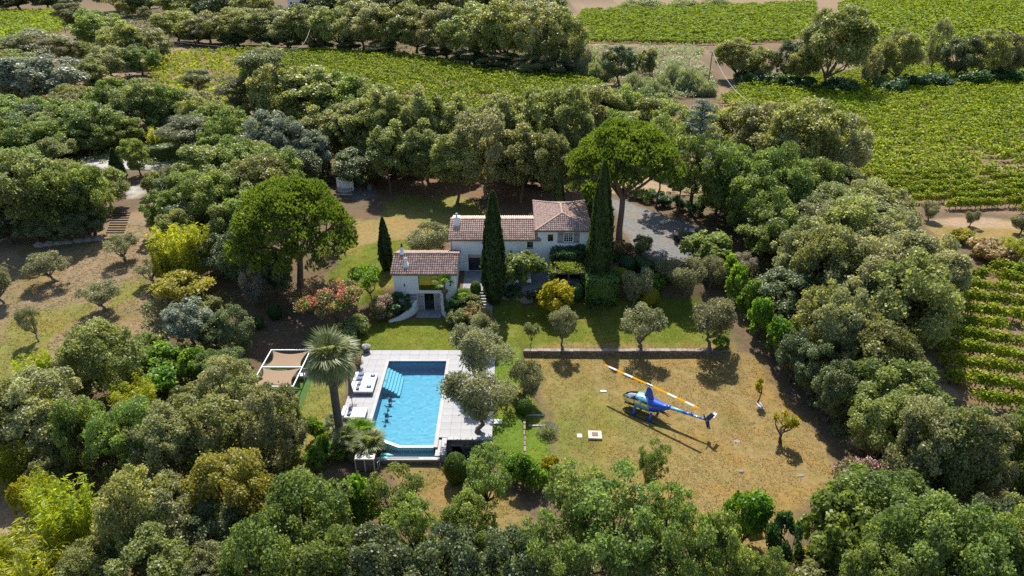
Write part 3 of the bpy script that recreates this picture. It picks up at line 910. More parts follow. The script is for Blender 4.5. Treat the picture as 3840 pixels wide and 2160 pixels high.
obj('floor', MB().box(VX0 + .36, TX1 - .31, VY + .36, 75.0, TERR - .2, TERR + .02), M_ROOM, villa, world=True)
wroof = gable_roof(villa, VX0, VX1, 68.62, 6.90, 72.2, 7.86, 75.75, 6.86, 150, .2, .32)
# hipped roof of the tower
hx0, hx1, hy0, hy1, hze, hzr = VX1 - .32, TX1 + .32, 68.6, 77.75, 7.98, 8.80
hxm = (hx0 + hx1) / 2; ra, rb = (hxm, 71.75, hzr), (hxm, 74.6, hzr)
e = [(hx0, hy0, hze), (hx1, hy0, hze), (hx1, hy1, hze), (hx0, hy1, hze)]
bt = [(x, y, z - .1) for x, y, z in e]
troof = obj('tower_roof', MB().add(e + [ra, rb] + bt, [(0, 1, 4), (1, 2, 5, 4), (2, 3, 5), (3, 0, 4, 5), (9, 8, 7, 6), (0, 6, 7, 1), (1, 7, 8, 2), (2, 8, 9, 3), (3, 9, 6, 0)]), M_TILE_BED, villa, world=True)
rest = MB()
wd = hx1 - hx0
Lf = math.hypot(ra[1] - hy0, hzr - hze)
tiles(troof, e[0], (1, 0, 0), (0, ra[1] - hy0, hzr - hze), wd, Lf, lambda s, t: abs(s - wd / 2) < (wd / 2) * (1 - t / Lf) - .05, 150, rest)
Ls = math.hypot(hxm - hx0, hzr - hze); dl = hy1 - hy0
for ex, sx in ((hx0, 1), (hx1, -1)):
    def tst(s, t, _=0):
        return s > (ra[1] - hy0) * t / Ls + .08 and s < dl - (hy1 - rb[1]) * t / Ls - .08
    tiles(troof, (ex, hy0, hze), (0, 1, 0), (sx * (hxm - hx0), 0, hzr - hze), dl, Ls - .08, tst, 0, rest)
for a, b in ((e[0], ra), (e[1], ra), (rb, e[2]), (rb, e[3]), (ra, rb)):
    ridge_tiles(rest, (a[0], a[1], a[2] + .05), (b[0], b[1], b[2] + .05))
rm = rest.mesh('tower_tiles_rest', True); rm.materials.append(M_TILE)
struct(obj('more_roof_tiles', rm, None, troof), 'stuff')
# chimney, windows, shutters, sliding door
ch = obj('chimney', MB().box(-6.42, -5.78, 71.0, 71.6, 7.3, 8.55).box(-6.48, -5.72, 70.94, 71.66, 8.55, 8.63), M_WALL, villa, world=True)
obj('chimney_pot', MB().lathe([(.11, 0), (.11, .22), (.17, .24), (.15, .34), (.03, .42)], 12, (-6.1, 71.3, 8.63)), mat('zinc', (.35, .38, .42), .4, .1, metal=.6), ch, world=True)
window(villa, 5.6, 6.63, 6.52, 7.67, VY + .10, M_FRAME_W, 4, 4, .07)
obj('window_sill', MB().box(5.5, 6.73, VY - .07, VY + .2, 6.44, 6.52), M_SHUT, villa, world=True)
shutter(villa, 4.93, 5.57, 6.42, 7.7, VY - .04); shutter(villa, 6.66, 7.3, 6.42, 7.7, VY - .04)
window(villa, 3.87, 4.46, 6.63, 7.45, VY + .12, M_FRAME_D, 1, 1, .05, 'small_window')
window(villa, 1.62, 2.30, 5.83, 6.6, VY + .14, M_FRAME_W, 2, 2, .06, 'small_window')
gr = MB()
for k in range(5): gr.box(1.66 + k * .15 - .012, 1.66 + k * .15 + .012, VY + .015, VY + .04, 5.85, 6.58)
gr.box(1.62, 2.3, VY + .012, VY + .043, 6.02, 6.05)
obj('window_grille', gr, M_FRAME_D, villa, world=True)
obj('window_sill', MB().box(1.55, 2.37, VY - .05, VY + .2, 5.76, 5.83), M_SHUT, villa, world=True)
window(villa, -4.8, -1.7, TERR + .02, 5.06, VY + .12, M_FRAME_D, 3, 1, .06, 'sliding_door')
obj('curtain', MB().box(-4.7, -3.95, VY + .3, VY + .33, TERR + .05, 5.0), M_CURTAIN, villa, world=True)
obj('wall_lamp', MB().box(-.2, -.06, VY - .12, VY, 5.3, 5.55), M_FRAME_D, villa, world=True)
for k, x in enumerate((-6.62, 8.2)):
    obj('downpipe', MB().tube([(x, VY - .06, TERR), (x, VY - .06, 6.7)], .045, 8), M_SHUT, villa, world=True)

# ---- the annexe in front
AX0, AX1, AY, AZ = -12.2, -5.8, 63.6, 1.15
annexe = thing('annexe', 'low white annexe with tiled gable roof and a wide window above a shuttered door', 'house', (-9.0, 66.0, AZ))
mb = MB()
wall_boxes(mb, AX0, AX1, AZ - .5, 5.42, AY, .4, [(-9.64, -7.08, 3.45, 5.15), (-9.16, -8.12, AZ, 3.1)])
mb.box(AX0, AX1, 68.6, 68.94, AZ, 5.42); mb.box(AX0, AX0 + .35, AY + .4, 68.6, AZ - .5, 5.42); mb.box(AX1 - .35, AX1, AY + .4, 68.6, AZ - .5, 5.42)
for x in (AX0, AX1 - .3):
    mb.add([(x, AY + .02, 5.42), (x, 68.92, 5.42), (x, 66.3, 6.26), (x + .3, AY + .02, 5.42), (x + .3, 68.92, 5.42), (x + .3, 66.3, 6.26)], [(0, 2, 1), (3, 4, 5), (0, 3, 5, 2), (2, 5, 4, 1)])
obj('wall', mb, M_WALL, annexe, world=True)
obj('floor', MB().box(AX0 + .36, AX1 - .36, AY + .41, 68.5, 3.15, 3.3).box(AX0 + .36, AX1 - .36, AY + .41, 68.5, AZ - .1, AZ + .02), M_ROOM, annexe, world=True)
gable_roof(annexe, AX0, AX1, 63.25, 5.42, 66.3, 6.34, 68.97, 5.48, 260, .25, .2)
window(annexe, -9.64, -7.08, 3.45, 5.15, AY + .12, M_FRAME_D, 2, 1, .06, 'wide_window', glass_mat('mirror_glass', (.22, .25, .28), .8))
obj('balcony_rail', MB().box(-9.6, -7.12, AY + .02, AY + .05, 3.5, 3.95), glass_mat('rail_glass', (.35, .38, .42), .4), annexe, world=True)
window(annexe, -9.16, -8.12, AZ + .02, 3.1, AY + .16, M_FRAME_D, 2, 2, .06, 'glass_door')
shutter(annexe, -9.82, -9.2, AZ + .05, 3.1, AY - .05); shutter(annexe, -8.08, -7.48, AZ + .05, 3.1, AY - .05)
shutter(annexe, -10.75, -9.9, 2.35, 3.08, AY - .05, 6)
for x in (-11.1, -6.35): obj('wall_lamp', MB().box(x - .05, x + .05, AY - .1, AY, 3.95, 4.2), M_FRAME_D, annexe, world=True)
def obelisk(x, y, z, w, h, tw):
    vs = []
    for q, zz in ((w, 0), (tw, h * .72), (tw, h)):
        vs += [(x - q, y - q, z + zz), (x + q, y - q, z + zz), (x + q, y + q, z + zz), (x - q, y + q, z + zz)]
    fs = [(3, 2, 1, 0), (8, 9, 10, 11)]
    for i in (0, 4):
        for k in range(4): fs.append((i + k, i + (k + 1) % 4, i + 4 + (k + 1) % 4, i + 4 + k))
    return MB().add(vs, fs)
c1 = obj('chimney', obelisk(-11.55, 66.3, 6.15, .26, 1.05, .15), M_WALL, annexe, world=True)
obj('chimney_cap', MB().box(-11.74, -11.36, 66.12, 66.48, 7.24, 7.3).lathe([(.12, 0), (.1, .2), (.02, .3)], 8, (-11.55, 66.3, 7.3)), M_FRAME_D, c1, world=True)
c2 = obj('chimney', obelisk(-10.95, 64.5, 5.55, .36, 1.15, .13), M_WALL, annexe, world=True)
obj('chimney_cap', MB().box(-11.12, -10.78, 64.33, 64.67, 6.7, 6.75), M_TILE, c2, world=True)
def curved_wall(name, label, pts, heights, th=.28):
    """a rendered garden wall following a curve, its top falling away"""
    vs, fs = [], []
    n = len(pts)
    for i, (x, y) in enumerate(pts):
        a = Vector(pts[min(i + 1, n - 1)]) - Vector(pts[max(i - 1, 0)])
        s = Vector((-a.y, a.x)).normalized() * th / 2
        g = 1.0
        vs += [(x - s.x, y - s.y, g - .4), (x + s.x, y + s.y, g - .4), (x + s.x, y + s.y, heights[i]), (x - s.x, y - s.y, heights[i])]
    for i in range(n - 1):
        for k in range(4): fs.append((4 * i + k, 4 * i + (k + 1) % 4, 4 * i + 4 + (k + 1) % 4, 4 * i + 4 + k))
    fs += [(3, 2, 1, 0), tuple(4 * (n - 1) + k for k in range(4))]
    o = obj(name, MB().add(vs, fs), M_WALL)
    return tag(o, label, 'wall')
def bez(a, b, c, n=9):
    return [tuple((1 - t) ** 2 * Vector(a) + 2 * t * (1 - t) * Vector(b) + t * t * Vector(c)) for t in [i / (n - 1) for i in range(n)]]
curved_wall('garden_wall', 'longer curved white garden wall sweeping left from the annexe door', bez((-9.98, 63.55), (-10.2, 61.9), (-12.5, 60.9)), [2.35, 2.3, 2.2, 2.05, 1.9, 1.75, 1.6, 1.48, 1.4])
curved_wall('garden_wall', 'short curved white garden wall right of the annexe door', bez((-7.3, 63.55), (-7.3, 61.9), (-5.7, 61.6)), [2.35, 2.2, 2.0, 1.85, 1.7, 1.6, 1.5, 1.45, 1.4])
struct(obj('patio', MB().box(-9.9, -7.36, 61.9, 63.58, .9, 1.17), M_PAVE))
struct(obj('terrace', MB().box(-5.2, 9.0, 64.75, 68.98, 2.2, TERR).box(-3.5, -2.0, 64.55, 64.75, 2.2, TERR - .003), M_PAVE))
# steps from the lawn to the terrace
st = thing('garden_steps', 'flight of pale stone garden steps climbing to the terrace by the tall cypress', 'steps', (-2.7, 61.8, 1.2))
for i in range(10):
    y = 61.75 + i * .285; z = 1.2 + (i + 1) * .188
    obj('step', MB().cbox(-3.4 + RND.uniform(-.05, .05), -2.05 + RND.uniform(-.05, .05), y, y + .42, z - .3, z, .015), M_STEP, st, world=True)

# ------------------------------------------------------------------ rubble walls
def stone_mesh(rng, w, h, d):
    mb = MB(); b = .018
    vs = []
    for yy, sc in ((0.0, .88), (-d, 1.0), (-d - .02, .82)):
        pass
    j = lambda: rng.uniform(-.012, .012)
    f = [(-w / 2 + b + j(), -d, b + j()), (w / 2 - b + j(), -d, b + j()), (w / 2 - b + j(), -d, h - b + j()), (-w / 2 + b + j(), -d, h - b + j())]
    k = [(-w / 2, -d + .03, 0), (w / 2, -d + .03, 0), (w / 2, -d + .03, h), (-w / 2, -d + .03, h)]
    bk = [(-w / 2, .02, 0), (w / 2, .02, 0), (w / 2, .02, h), (-w / 2, .02, h)]
    vs = f + k + bk
    fs = [(0, 1, 2, 3)] + [(4 + i, 4 + (i + 1) % 4, (i + 1) % 4, i) for i in range(4)] + [(8 + i, 8 + (i + 1) % 4, 4 + (i + 1) % 4, 4 + i) for i in range(4)]
    m = MB().add(vs, fs).mesh('stone'); m.materials.append(M_STONE)
    return m
_r = random.Random(9)
STONES = [stone_mesh(_r, .30, .20, .05) for _ in range(6)]
def stone_face(parent, x0, x1, y, z0, z1, zf=None, rows=None, w=.33, skip=()):
    """facing stones on a wall that looks towards -y"""
    rows = rows or max(1, int((z1 - z0) / .22)); hgt = (z1 - z0) / rows; k = 0
    for r in range(rows):
        x = x0 + _r.uniform(-.2, 0) * (r % 2)
        while x < x1 - .05:
            ww = min(w * _r.uniform(.7, 1.45), x1 - max(x, x0))
            xa = max(x, x0); ww = x + ww - xa
            x = xa + ww
            if ww < .08: continue
            zc = z0 + (r + .5) * hgt
            if any(a < xa + ww / 2 < b and c < zc < d for a, b, c, d in skip): continue
            o = bpy.data.objects.new('stone', STONES[k % 6]); k += 1
            COL.objects.link(o); o.parent = parent
            o.location = Vector((xa + ww / 2, y + _r.uniform(-.012, .012), z0 + r * hgt + .008)) - parent.matrix_basis.translation
            o.scale = ((ww - .02) / .30, 1, (hgt - .018) / .20)
rw = thing('retaining_wall', 'long low dry-stone retaining wall between the olive terrace and the landing field', 'wall', (10.9, 56.5, 0))
obj('core', MB().box(1.0, 20.85, 56.42, 56.75, -.3, .60), M_MORTAR, rw, world=True)
stone_face(rw, 1.0, 20.85, 56.40, -.04, .58, rows=3, w=.36)
x = 1.0
while x < 20.75:
    w_ = min(_r.uniform(.4, .75), 20.85 - x)
    obj('cap_stone', MB().cbox(x + .008, x + w_ - .008, 56.32 + _r.uniform(-.02, .02), 56.80 + _r.uniform(-.03, .03), .603, .675 + _r.uniform(-.02, .02), .015), mat('wall_cap_stone', (.23, .195, .165), .9, .2, 4, .4, 18, obj_var=.25), rw, world=True); x += w_
rw2 = thing('border_wall', 'short stone edging running down beside the round olive bush', 'wall', (1.0, 50, .5))
for i in range(16):
    y = 52.5 - i * .62 - (2.5 if i > 6 else 0)
    z = float(hz(.6, y))
    obj('edging_stone', MB().cbox(.94 + _r.uniform(-.04, .04), 1.1 + _r.uniform(-.04, .04), y - .29, y + .29, z - .7, z - .06 + _r.uniform(-.03, .05), .02), M_STONE, rw2, world=True)

# ------------------------------------------------------------------ pool, deck, overflow basin
DZ, WZ = 1.2, 1.09
PX0, PX1, PY0, PY1 = -11.4, -6.05, 42.2, 53.8
M_SLAB = mat('deck_slab', (.30, .30, .31), .7, .07, 3, .15, 25, col2=(.262, .262, .27), obj_var=.05)
M_BASE = mat('deck_base', (.30, .295, .285), .85, .1)
M_POOL = mat('pool_mosaic', (.004, .25, .40), .45, .07, 14, col2=(.003, .225, .37))
M_COPE = mat('coping_stone', (.335, .335, .335), .65, .07, 4, .15, 20, col2=(.30, .30, .30))

def water_mat(name, tint):
    m, nt, bs, N, L = nodes(name)
    bs.inputs['Base Color'].default_value = rgba(tint); bs.inputs['Roughness'].default_value = 0.0
    bs.inputs['Transmission Weight'].default_value = 1.0; bs.inputs['IOR'].default_value = 1.2
    return m
M_WATER = water_mat('pool_water', (.62, .95, 1.0))
M_WATER2 = water_mat('basin_water', (.55, .85, .90))
def ripples(x, y, amp):
    """height of the breeze ripples on the water"""
    z = 0
    for k, (lx, ly, a) in enumerate(((.55, .40, 1.0), (.33, .27, .55), (.95, .70, 1.1), (.21, .17, .22))):
        z = z + a * vnoise(x / lx + .6 * vnoise(x, y, .9, 30 + k), y / ly + .6 * vnoise(x, y, .8, 40 + k), 1.0, 50 + k)
    return z * amp
def water_sheet(poly, z, step, amp):
    P = np.array(poly); xs = np.arange(P[:, 0].min() - step, P[:, 0].max() + step, step); ys = np.arange(P[:, 1].min() - step, P[:, 1].max() + step, step)
    X, Y = np.meshgrid(xs, ys); ny, nx = X.shape
    idx = np.arange(nx * ny).reshape(ny, nx)
    q = np.stack([idx[:-1, :-1], idx[:-1, 1:], idx[1:, 1:], idx[1:, :-1]], -1).reshape(-1, 4)
    V = np.stack([X, Y, z + ripples(X, Y, amp)], -1).reshape(-1, 3)
    c = V[q].mean(1); q = q[inside(P, c[:, 0], c[:, 1])]
    used, inv = np.unique(q, return_inverse=True)
    m = mesh_np('water', V[used], inv.reshape(-1, 4), smooth=True)
    return m

deck = obj('pool_deck', MB().box(-14.05, -1.58, PY1 + .06, 55.66, -.6, DZ - .05).box(-14.05, PX0 - .06, 43.6, PY1 + .06, -.6, DZ - .053).box(PX1 + .3, -1.58, 43.0, PY1 + .06, -.6, DZ - .056), M_BASE)
struct(deck)
def slabs(x0, x1, y0, y1, nx, ny):
    dx, dy = (x1 - x0) / nx, (y1 - y0) / ny
    m = MB().cbox(.004, dx - .004, .004, dy - .004, 0, .052, .004).mesh('slab'); m.materials.append(M_SLAB)
    for i in range(nx):
        for j in range(ny):
            o = bpy.data.objects.new('slab', m); COL.objects.link(o); o.parent = deck
            o.location = (x0 + i * dx, y0 + j * dy, DZ - .05 + _r.uniform(-.0015, .0015))
slabs(-14.06, -1.56, PY1 + .30, 55.67, 14, 2)
slabs(-14.06, PX0 - .30, 43.6, PY1 + .30, 3, 11)
slabs(PX1 + .30, -1.56, 42.95, PY1 + .30, 5, 12)

pool = thing('swimming_pool', 'blue swimming pool with a cut corner and an overflow basin', 'pool', (-8.7, 48, DZ))
PB = -.25
poly = [(PX0, 43.55), (-8.75, PY0), (PX1, PY0), (PX1, PY1), (PX0, PY1)]      # cut corner at the lower left
mb = MB()
n = len(poly)
for i in range(n):
    a, b = poly[i], poly[(i + 1) % n]
    top = DZ - .05 if i in (2, 3, 4) else WZ - .02
    mb.add([(a[0], a[1], PB), (b[0], b[1], PB), (b[0], b[1], top), (a[0], a[1], top)], [(0, 3, 2, 1)])
mb.add([(x, y, PB) for x, y in poly], [tuple(range(n))])
bs_ = obj('basin', mb, M_POOL, pool, world=True); bs_.cycles.is_caustics_receiver = True
wt = obj('water', water_sheet([(PX0 - .03, 43.5), (-8.75, PY0 - .03), (PX1 + .03, PY0 - .03), (PX1 + .03, PY1 + .03), (PX0 - .03, PY1 + .03)], WZ, .06, .0065), M_WATER, pool, world=True)
wt.cycles.is_caustics_caster = True
# coping round three sides, pale weir along the overflow edge
obj('coping', MB().cbox(PX0 - .30, PX1 + .30, PY1 - .02, PY1 + .30, DZ - .12, DZ + .012, .01), M_COPE, pool, world=True)
obj('coping', MB().cbox(PX0 - .30, PX0 + .02, 43.4, PY1 - .02, DZ - .12, DZ + .010, .01), M_COPE, pool, world=True)
obj('coping', MB().cbox(PX1 - .02, PX1 + .30, PY0 - .42, PY1 - .02, DZ - .12, DZ + .010, .01), M_COPE, pool, world=True)
def off(p, q, d):
    v = Vector(q) - Vector(p); s = Vector((v.y, -v.x)).normalized() * d
    return (p[0] + s.x, p[1] + s.y), (q[0] + s.x, q[1] + s.y)
o1, o2 = off(poly[0], poly[1], .30); 
o2 = (-8.82, PY0 - .30)
obj('weir', MB().prism([poly[0], poly[1], (PX1 - .02, PY0), (PX1 - .02, PY0 - .30), o2, o1], .1, WZ - .012), mat('weir_tile', (.50, .74, .80), .5, .06, 8), pool, world=True)
# entry steps along the west wall
for i in range(6):
    x = PX0 + .012 + i * .26
    y0, y1 = (49.9 + i * -.05, 52.9 - i * .06) if i < 5 else (49.55, 52.4)
    ps_ = obj('pool_step', MB().cbox(x, x + .258, y0, y1, PB, WZ - .10 - i * .19, .012), mat('pool_step_tile', (.10, .38, .50), .5, .05, 10), pool, world=True); ps_.cycles.is_caustics_receiver = True
# overflow basin
BZ = .96
bo = [(-11.0, 43.0), (-9.0, 40.9), (-5.9, 40.9), (-5.9, PY0 - .30)]
of_ = obj('overflow_floor', MB().box(-10.2, -5.9, 40.95, PY0 - .32, .2, .42), mat('overflow_tile', (.10, .42, .50), .5, .08, 8), pool, world=True); of_.cycles.is_caustics_receiver = True
ow_ = obj('overflow_water', MB().add([(-10.6, 41.0, BZ - .16), (-5.92, 41.0, BZ - .16), (-5.92, PY0 - .31, BZ - .16), (-10.6, PY0 - .31, BZ - .16)], [(0, 1, 2, 3)]), M_WATER2, pool, world=True); ow_.cycles.is_caustics_caster = True
obj('overflow_coping', MB().cbox(-10.6, -5.52, 40.62, 40.96, BZ - .14, BZ, .01), M_COPE, pool, world=True)
obj('overflow_coping', MB().cbox(-5.9, -5.52, 40.97, 42.9, BZ - .14, BZ + .08, .01), M_COPE, pool, world=True)
wall = obj('front_wall', MB().box(-10.6, -5.5, 40.72, 40.94, .0, BZ - .142), M_MORTAR, pool, world=True)
class _P: pass
def stones_on(part, *a, **k):
    _tmp = part.matrix_basis.translation.copy()
    stone_face_world(part, *a, **k)
def stone_face_world(parent, x0, x1, y, z0, z1, **k):
    before = set(o.name for o in parent.children)
    stone_face(parent, x0, x1, y, z0, z1, **k)
    for o in parent.children:
        if o.name not in before:
            o.location = Vector(o.location) + parent.matrix_basis.translation      # parent's world origin is 0,0,0
stone_face_world(wall, -10.6, -5.5, 40.70, .36, BZ - .15, rows=3, w=.28)
obj('pier', MB().cbox(-5.48, -5.1, 40.9, 42.9, .1, DZ + .01, .01), M_COPE, pool, world=True)
# pump room wall with its doorway
pw = thing('pump_room_wall', 'brown stone wall with a dark doorway below the pool deck', 'wall', (-3.3, 42.9, -.6))
core = MB(); wall_boxes(core, -5.08, -1.56, -1.2, DZ - .06, 42.72, .25, [(-4.72, -3.98, -1.2, .55)])
obj('core', core, M_MORTAR, pw, world=True)
obj('room', MB().box(-4.9, -3.8, 42.98, 42.99, -1.2, 1.0), mat('doorway_shade_black', (.01, .01, .012), .9, .1), pw, world=True)  # thin near-black sheet behind the doorway, shade of the opening put into its colour
stone_face(pw, -5.08, -1.56, 42.70, -.9, DZ - .08, rows=7, w=.30, skip=[(-4.78, -3.92, -1.3, .62)])
x = -5.08
while x < -1.6:
    w_ = min(_r.uniform(.35, .6), -1.56 - x)
    obj('cap_stone', MB().cbox(x + .006, x + w_ - .006, 42.60, 42.94, DZ - .055, DZ + .06, .012), M_COPE, pw, world=True); x += w_
obj('lintel', MB().box(-4.85, -3.85, 42.62, 42.74, .56, .74), M_STEP, pw, world=True)

# ------------------------------------------------------------------ trees and shrubs
NR = random.Random(77)
def plant(kind, name, label, cat, u, vb, vt, hw, group=None, z=None, pos=None, hgt=None, rad=None, rz=None, variant=None, show_extra=True):
    """a plant whose foot is seen at (u, vb), whose top at row vt, whose crown is hw px wide to each side"""
    p = Vector(pos) if pos is not None else (G(u, vb) if z is None else W(u, vb, z))
    hgt = hgt or max(.3, ZY(vt, p.y) - p.z)
    rad = rad or pxm((p.x, p.y, p.z + hgt * .6), hw)
    if kind.startswith('oak') or kind == 'dark_tree': rad *= 1.12
    P = PROTO[kind]
    tm, cm, h0, r0, ex = P[variant if variant is not None else NR.randrange(len(P))]
    t = thing(name, label, cat, p, NR.uniform(0, 6.28) if rz is None else rz, group, (rad / r0 * NR.uniform(.88, 1.14), rad / r0 * NR.uniform(.88, 1.14), hgt / h0))
    if kind not in ('cypress', 'block', 'block_dark', 'stone_pine', 'stone_pine_b', 'cedar') and not kind.startswith('ball'): t.rotation_euler = (NR.gauss(0, .06), NR.gauss(0, .06), t.rotation_euler[2])
    if tm is not None: obj('trunk', tm, None, t)
    obj('crown' if tm is not None else 'foliage', cm, None, t)
    for n, m in ex: obj(n, m, None, t)
    return t

ORD = ['first', 'second', 'third', 'fourth', 'fifth', 'sixth', 'seventh', 'eighth', 'ninth', 'tenth', 'eleventh', 'twelfth', 'thirteenth', 'fourteenth', 'fifteenth', 'sixteenth']
def row(kind, name, cat, what, where, items):
    """a row of like trees, told apart by their count from the left"""
    for i, it in enumerate(sorted(items)):
        kd = kind if isinstance(kind, str) else kind[i % len(kind)]
        plant(kd, name, f'{ORD[i]} {what} from left {where}' if len(items) > 1 else f'{what} {where}', cat, *it, group=f'{what}s {where}' if len(items) > 1 else None)

# far woods
row(['oak', 'oak_grey', 'oak'], 'oak_tree', 'tree', 'dark oak', 'in the wood behind the middle vineyard',
    [(450, 108, 25, 55), (530, 112, 20, 55), (600, 115, 15, 60), (665, 118, 20, 55), (725, 120, 22, 55), (785, 124, 5, 60), (850, 127, 8, 60), (915, 130, 0, 60), (980, 134, 5, 58), (1050, 140, 0, 62), (1125, 150, 5, 60), (1195, 160, 0, 75), (1265, 170, -12, 80), (1340, 178, -10, 80), (1400, 186, 10, 62)])
row(['oak', 'dark_tree'], 'oak_tree', 'tree', 'oak', 'in the back row of the far wood',
    [(300, 30, -45, 60), (380, 40, -45, 60), (470, 60, -40, 65), (560, 70, -40, 60), (650, 74, -40, 60), (820, 78, -50, 65), (910, 82, -50, 65), (1000, 86, -50, 60), (1090, 92, -45, 65), (1180, 98, -50, 70), (1270, 104, -50, 70), (1360, 108, -40, 70)])
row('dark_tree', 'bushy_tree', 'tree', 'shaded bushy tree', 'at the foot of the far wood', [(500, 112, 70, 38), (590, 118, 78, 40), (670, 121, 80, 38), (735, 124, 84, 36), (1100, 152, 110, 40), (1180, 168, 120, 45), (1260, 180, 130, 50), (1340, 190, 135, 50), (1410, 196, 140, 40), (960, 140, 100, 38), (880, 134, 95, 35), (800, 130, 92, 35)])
row('dark_tree', 'hedge_tree', 'tree', 'dark tree', 'behind the small far-left vineyard', [(-20, 28, -30, 50), (50, 27, -30, 55), (120, 26, -32, 50), (180, 26, -25, 40)])
row(['oak', 'oak_green', 'oak_grey'], 'oak_tree', 'tree', 'oak', 'in the clump left of the sandy track',
    [(255, 130, 15, 60), (325, 165, 50, 62), (385, 165, 65, 52), (290, 200, 105, 52), (360, 190, 110, 45), (230, 215, 140, 40)])
row('pine_tree', 'pine_tree', 'tree', 'broad dark pine', 'in the upper left corner wood', [(205, 115, 0, 58), (110, 185, 70, 72), (170, 200, 85, 55), (55, 170, 95, 45)])
plant('blue_tree', 'willow_tree', 'wide grey-green rounded tree at the left edge below the dark pines', 'tree', 110, 262, 130, 100)
plant('oak', 'oak_tree', 'oak cut by the left edge of the photo below the small vineyard', 'tree', 5, 240, 120, 50)
row('oak_grey', 'oak_tree', 'tree', 'small grey oak', 'in the row below the wide grey-green tree', [(50, 265, 190, 42), (115, 268, 195, 42), (175, 272, 205, 38)])
plant('cypress', 'cypress_tree', 'small cypress at the lower end of the sandy track', 'cypress', 240, 215, 172, 7)

# left wood
row(['oak', 'oak_green'], 'oak_tree', 'tree', 'oak', 'in the row below the sandy track and sparse vines',
    [(255, 300, 215, 45), (310, 315, 190, 58), (375, 335, 195, 66), (440, 335, 205, 55), (490, 350, 240, 45)])
row('oak_green', 'oak_tree', 'tree', 'leafy green oak', 'in the band above the white drive',
    [(25, 345, 230, 66), (95, 355, 240, 66), (170, 365, 245, 72), (245, 375, 255, 72), (318, 372, 285, 55), (60, 402, 290, 70), (140, 400, 295, 66), (205, 392, 300, 55), (262, 386, 305, 44), (-20, 420, 280, 60)])
row(['oak', 'oak_green'], 'oak_tree', 'tree', 'big dark oak', 'above the olive grove at the left',
    [(20, 585, 400, 66), (95, 600, 375, 92), (170, 605, 400, 85), (240, 590, 410, 70), (280, 525, 420, 55), (60, 540, 370, 75), (200, 560, 395, 75)])
row('dark_tree', 'bushy_tree', 'tree', 'shaded bushy tree', 'along the boulders above the olive grove', [(30, 610, 520, 55), (100, 615, 530, 55), (170, 612, 525, 50), (230, 606, 520, 45)])
plant('oak_green', 'round_tree', 'small round tree with a bare stem on the white drive', 'tree', 355, 442, 345, 38)
plant('cypress', 'cypress_tree', 'dark cypress standing before the white drive', 'cypress', 305, 462, 372, 17)
plant('pine_tree', 'pine_tree', 'slender pine with a bare trunk beside the white drive', 'tree', 482, 405, 288, 66)
plant('bamboo', 'bamboo_clump', 'yellow-green bamboo behind the white drive', 'bamboo', 410, 385, 325, 38)
plant('block', 'clipped_hedge', 'dark clipped hedge along the bend of the white drive', 'hedge', 440, 396, 362, 50)
plant('pine_tree', 'pine_tree', 'thin pine with a long bare trunk at the edge of the sparse vines', 'tree', 507, 262, 170, 44)
plant('pine_tree', 'pine_tree', 'tall dark pine rising in front of the middle vineyard', 'tree', 672, 330, 98, 72)
plant('pine_tree', 'pine_tree', 'narrow dark pine left of the tallest pine', 'tree', 605, 330, 180, 52)
row('oak_green', 'oak_tree', 'tree', 'rounded green oak', 'between the pines above the white drive', [(545, 365, 255, 62), (590, 410, 265, 70)])
row('blue_tree', 'bluish_tree', 'tree', 'blue-grey tree', 'above the left umbrella pine', [(690, 430, 270, 68), (755, 445, 285, 62), (800, 455, 320, 50)])
row(['oak_green', 'oak'], 'oak_tree', 'tree', 'oak', 'in the wood left of the broad umbrella pine',
    [(430, 590, 470, 48), (490, 570, 430, 66), (545, 520, 350, 75), (560, 600, 430, 75), (615, 500, 335, 72), (620, 580, 420, 70), (665, 560, 385, 80), (710, 520, 370, 70), (590, 655, 500, 60), (640, 640, 480, 60), (460, 640, 520, 45)])
plant('shrub', 'shrub', 'small rounded shrub beside the lower end of the white drive', 'shrub', 385, 495, 430, 30)
plant('olive_dense', 'olive_bush', 'grey bush with white stems below the white drive', 'shrub', 445, 470, 410, 32)
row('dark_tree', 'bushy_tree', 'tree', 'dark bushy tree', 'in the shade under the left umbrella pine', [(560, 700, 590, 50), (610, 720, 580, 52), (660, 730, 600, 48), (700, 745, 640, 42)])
# middle wood
row(['oak', 'oak_tall', 'oak_green'], 'oak_tree', 'tree', 'oak', 'in the row below the middle vineyard',
    [(725, 345, 150, 78), (800, 350, 160, 78), (875, 350, 172, 72), (945, 360, 190, 68), (1500, 380, 200, 66), (1560, 370, 212, 60), (1625, 385, 232, 60)])
row('oak_tall', 'oak_tree', 'tree', 'tall leggy oak', 'in the lower wood behind the house',
    [(830, 425, 260, 62), (900, 430, 240, 62), (960, 440, 215, 62), (1015, 445, 215, 60), (1075, 455, 205, 62), (1135, 440, 230, 58), (1300, 455, 220, 66), (1365, 470, 205, 66), (1425, 478, 195, 64), (1475, 440, 210, 56), (1255, 420, 235, 50)])
row('oak_tall', 'oak_tree', 'tree', 'high-crowned oak', 'standing on the litter close behind the house', [(985, 492, 300, 56), (1075, 500, 300, 60), (1150, 512, 320, 55), (1310, 510, 300, 62), (1385, 520, 310, 55)])
plant('oak_grey', 'oak_tree', 'big fluffy grey-green oak right behind the tall middle cypress', 'tree', 1220, 500, 262, 82)
plant('dark_tree', 'magnolia_tree', 'dark broadleaf tree beside the white fountain', 'tree', 905, 470, 368, 62)
plant('oleander_white', 'flowering_bush', 'pale flowering bush over the white fountain', 'shrub', 862, 462, 408, 32)
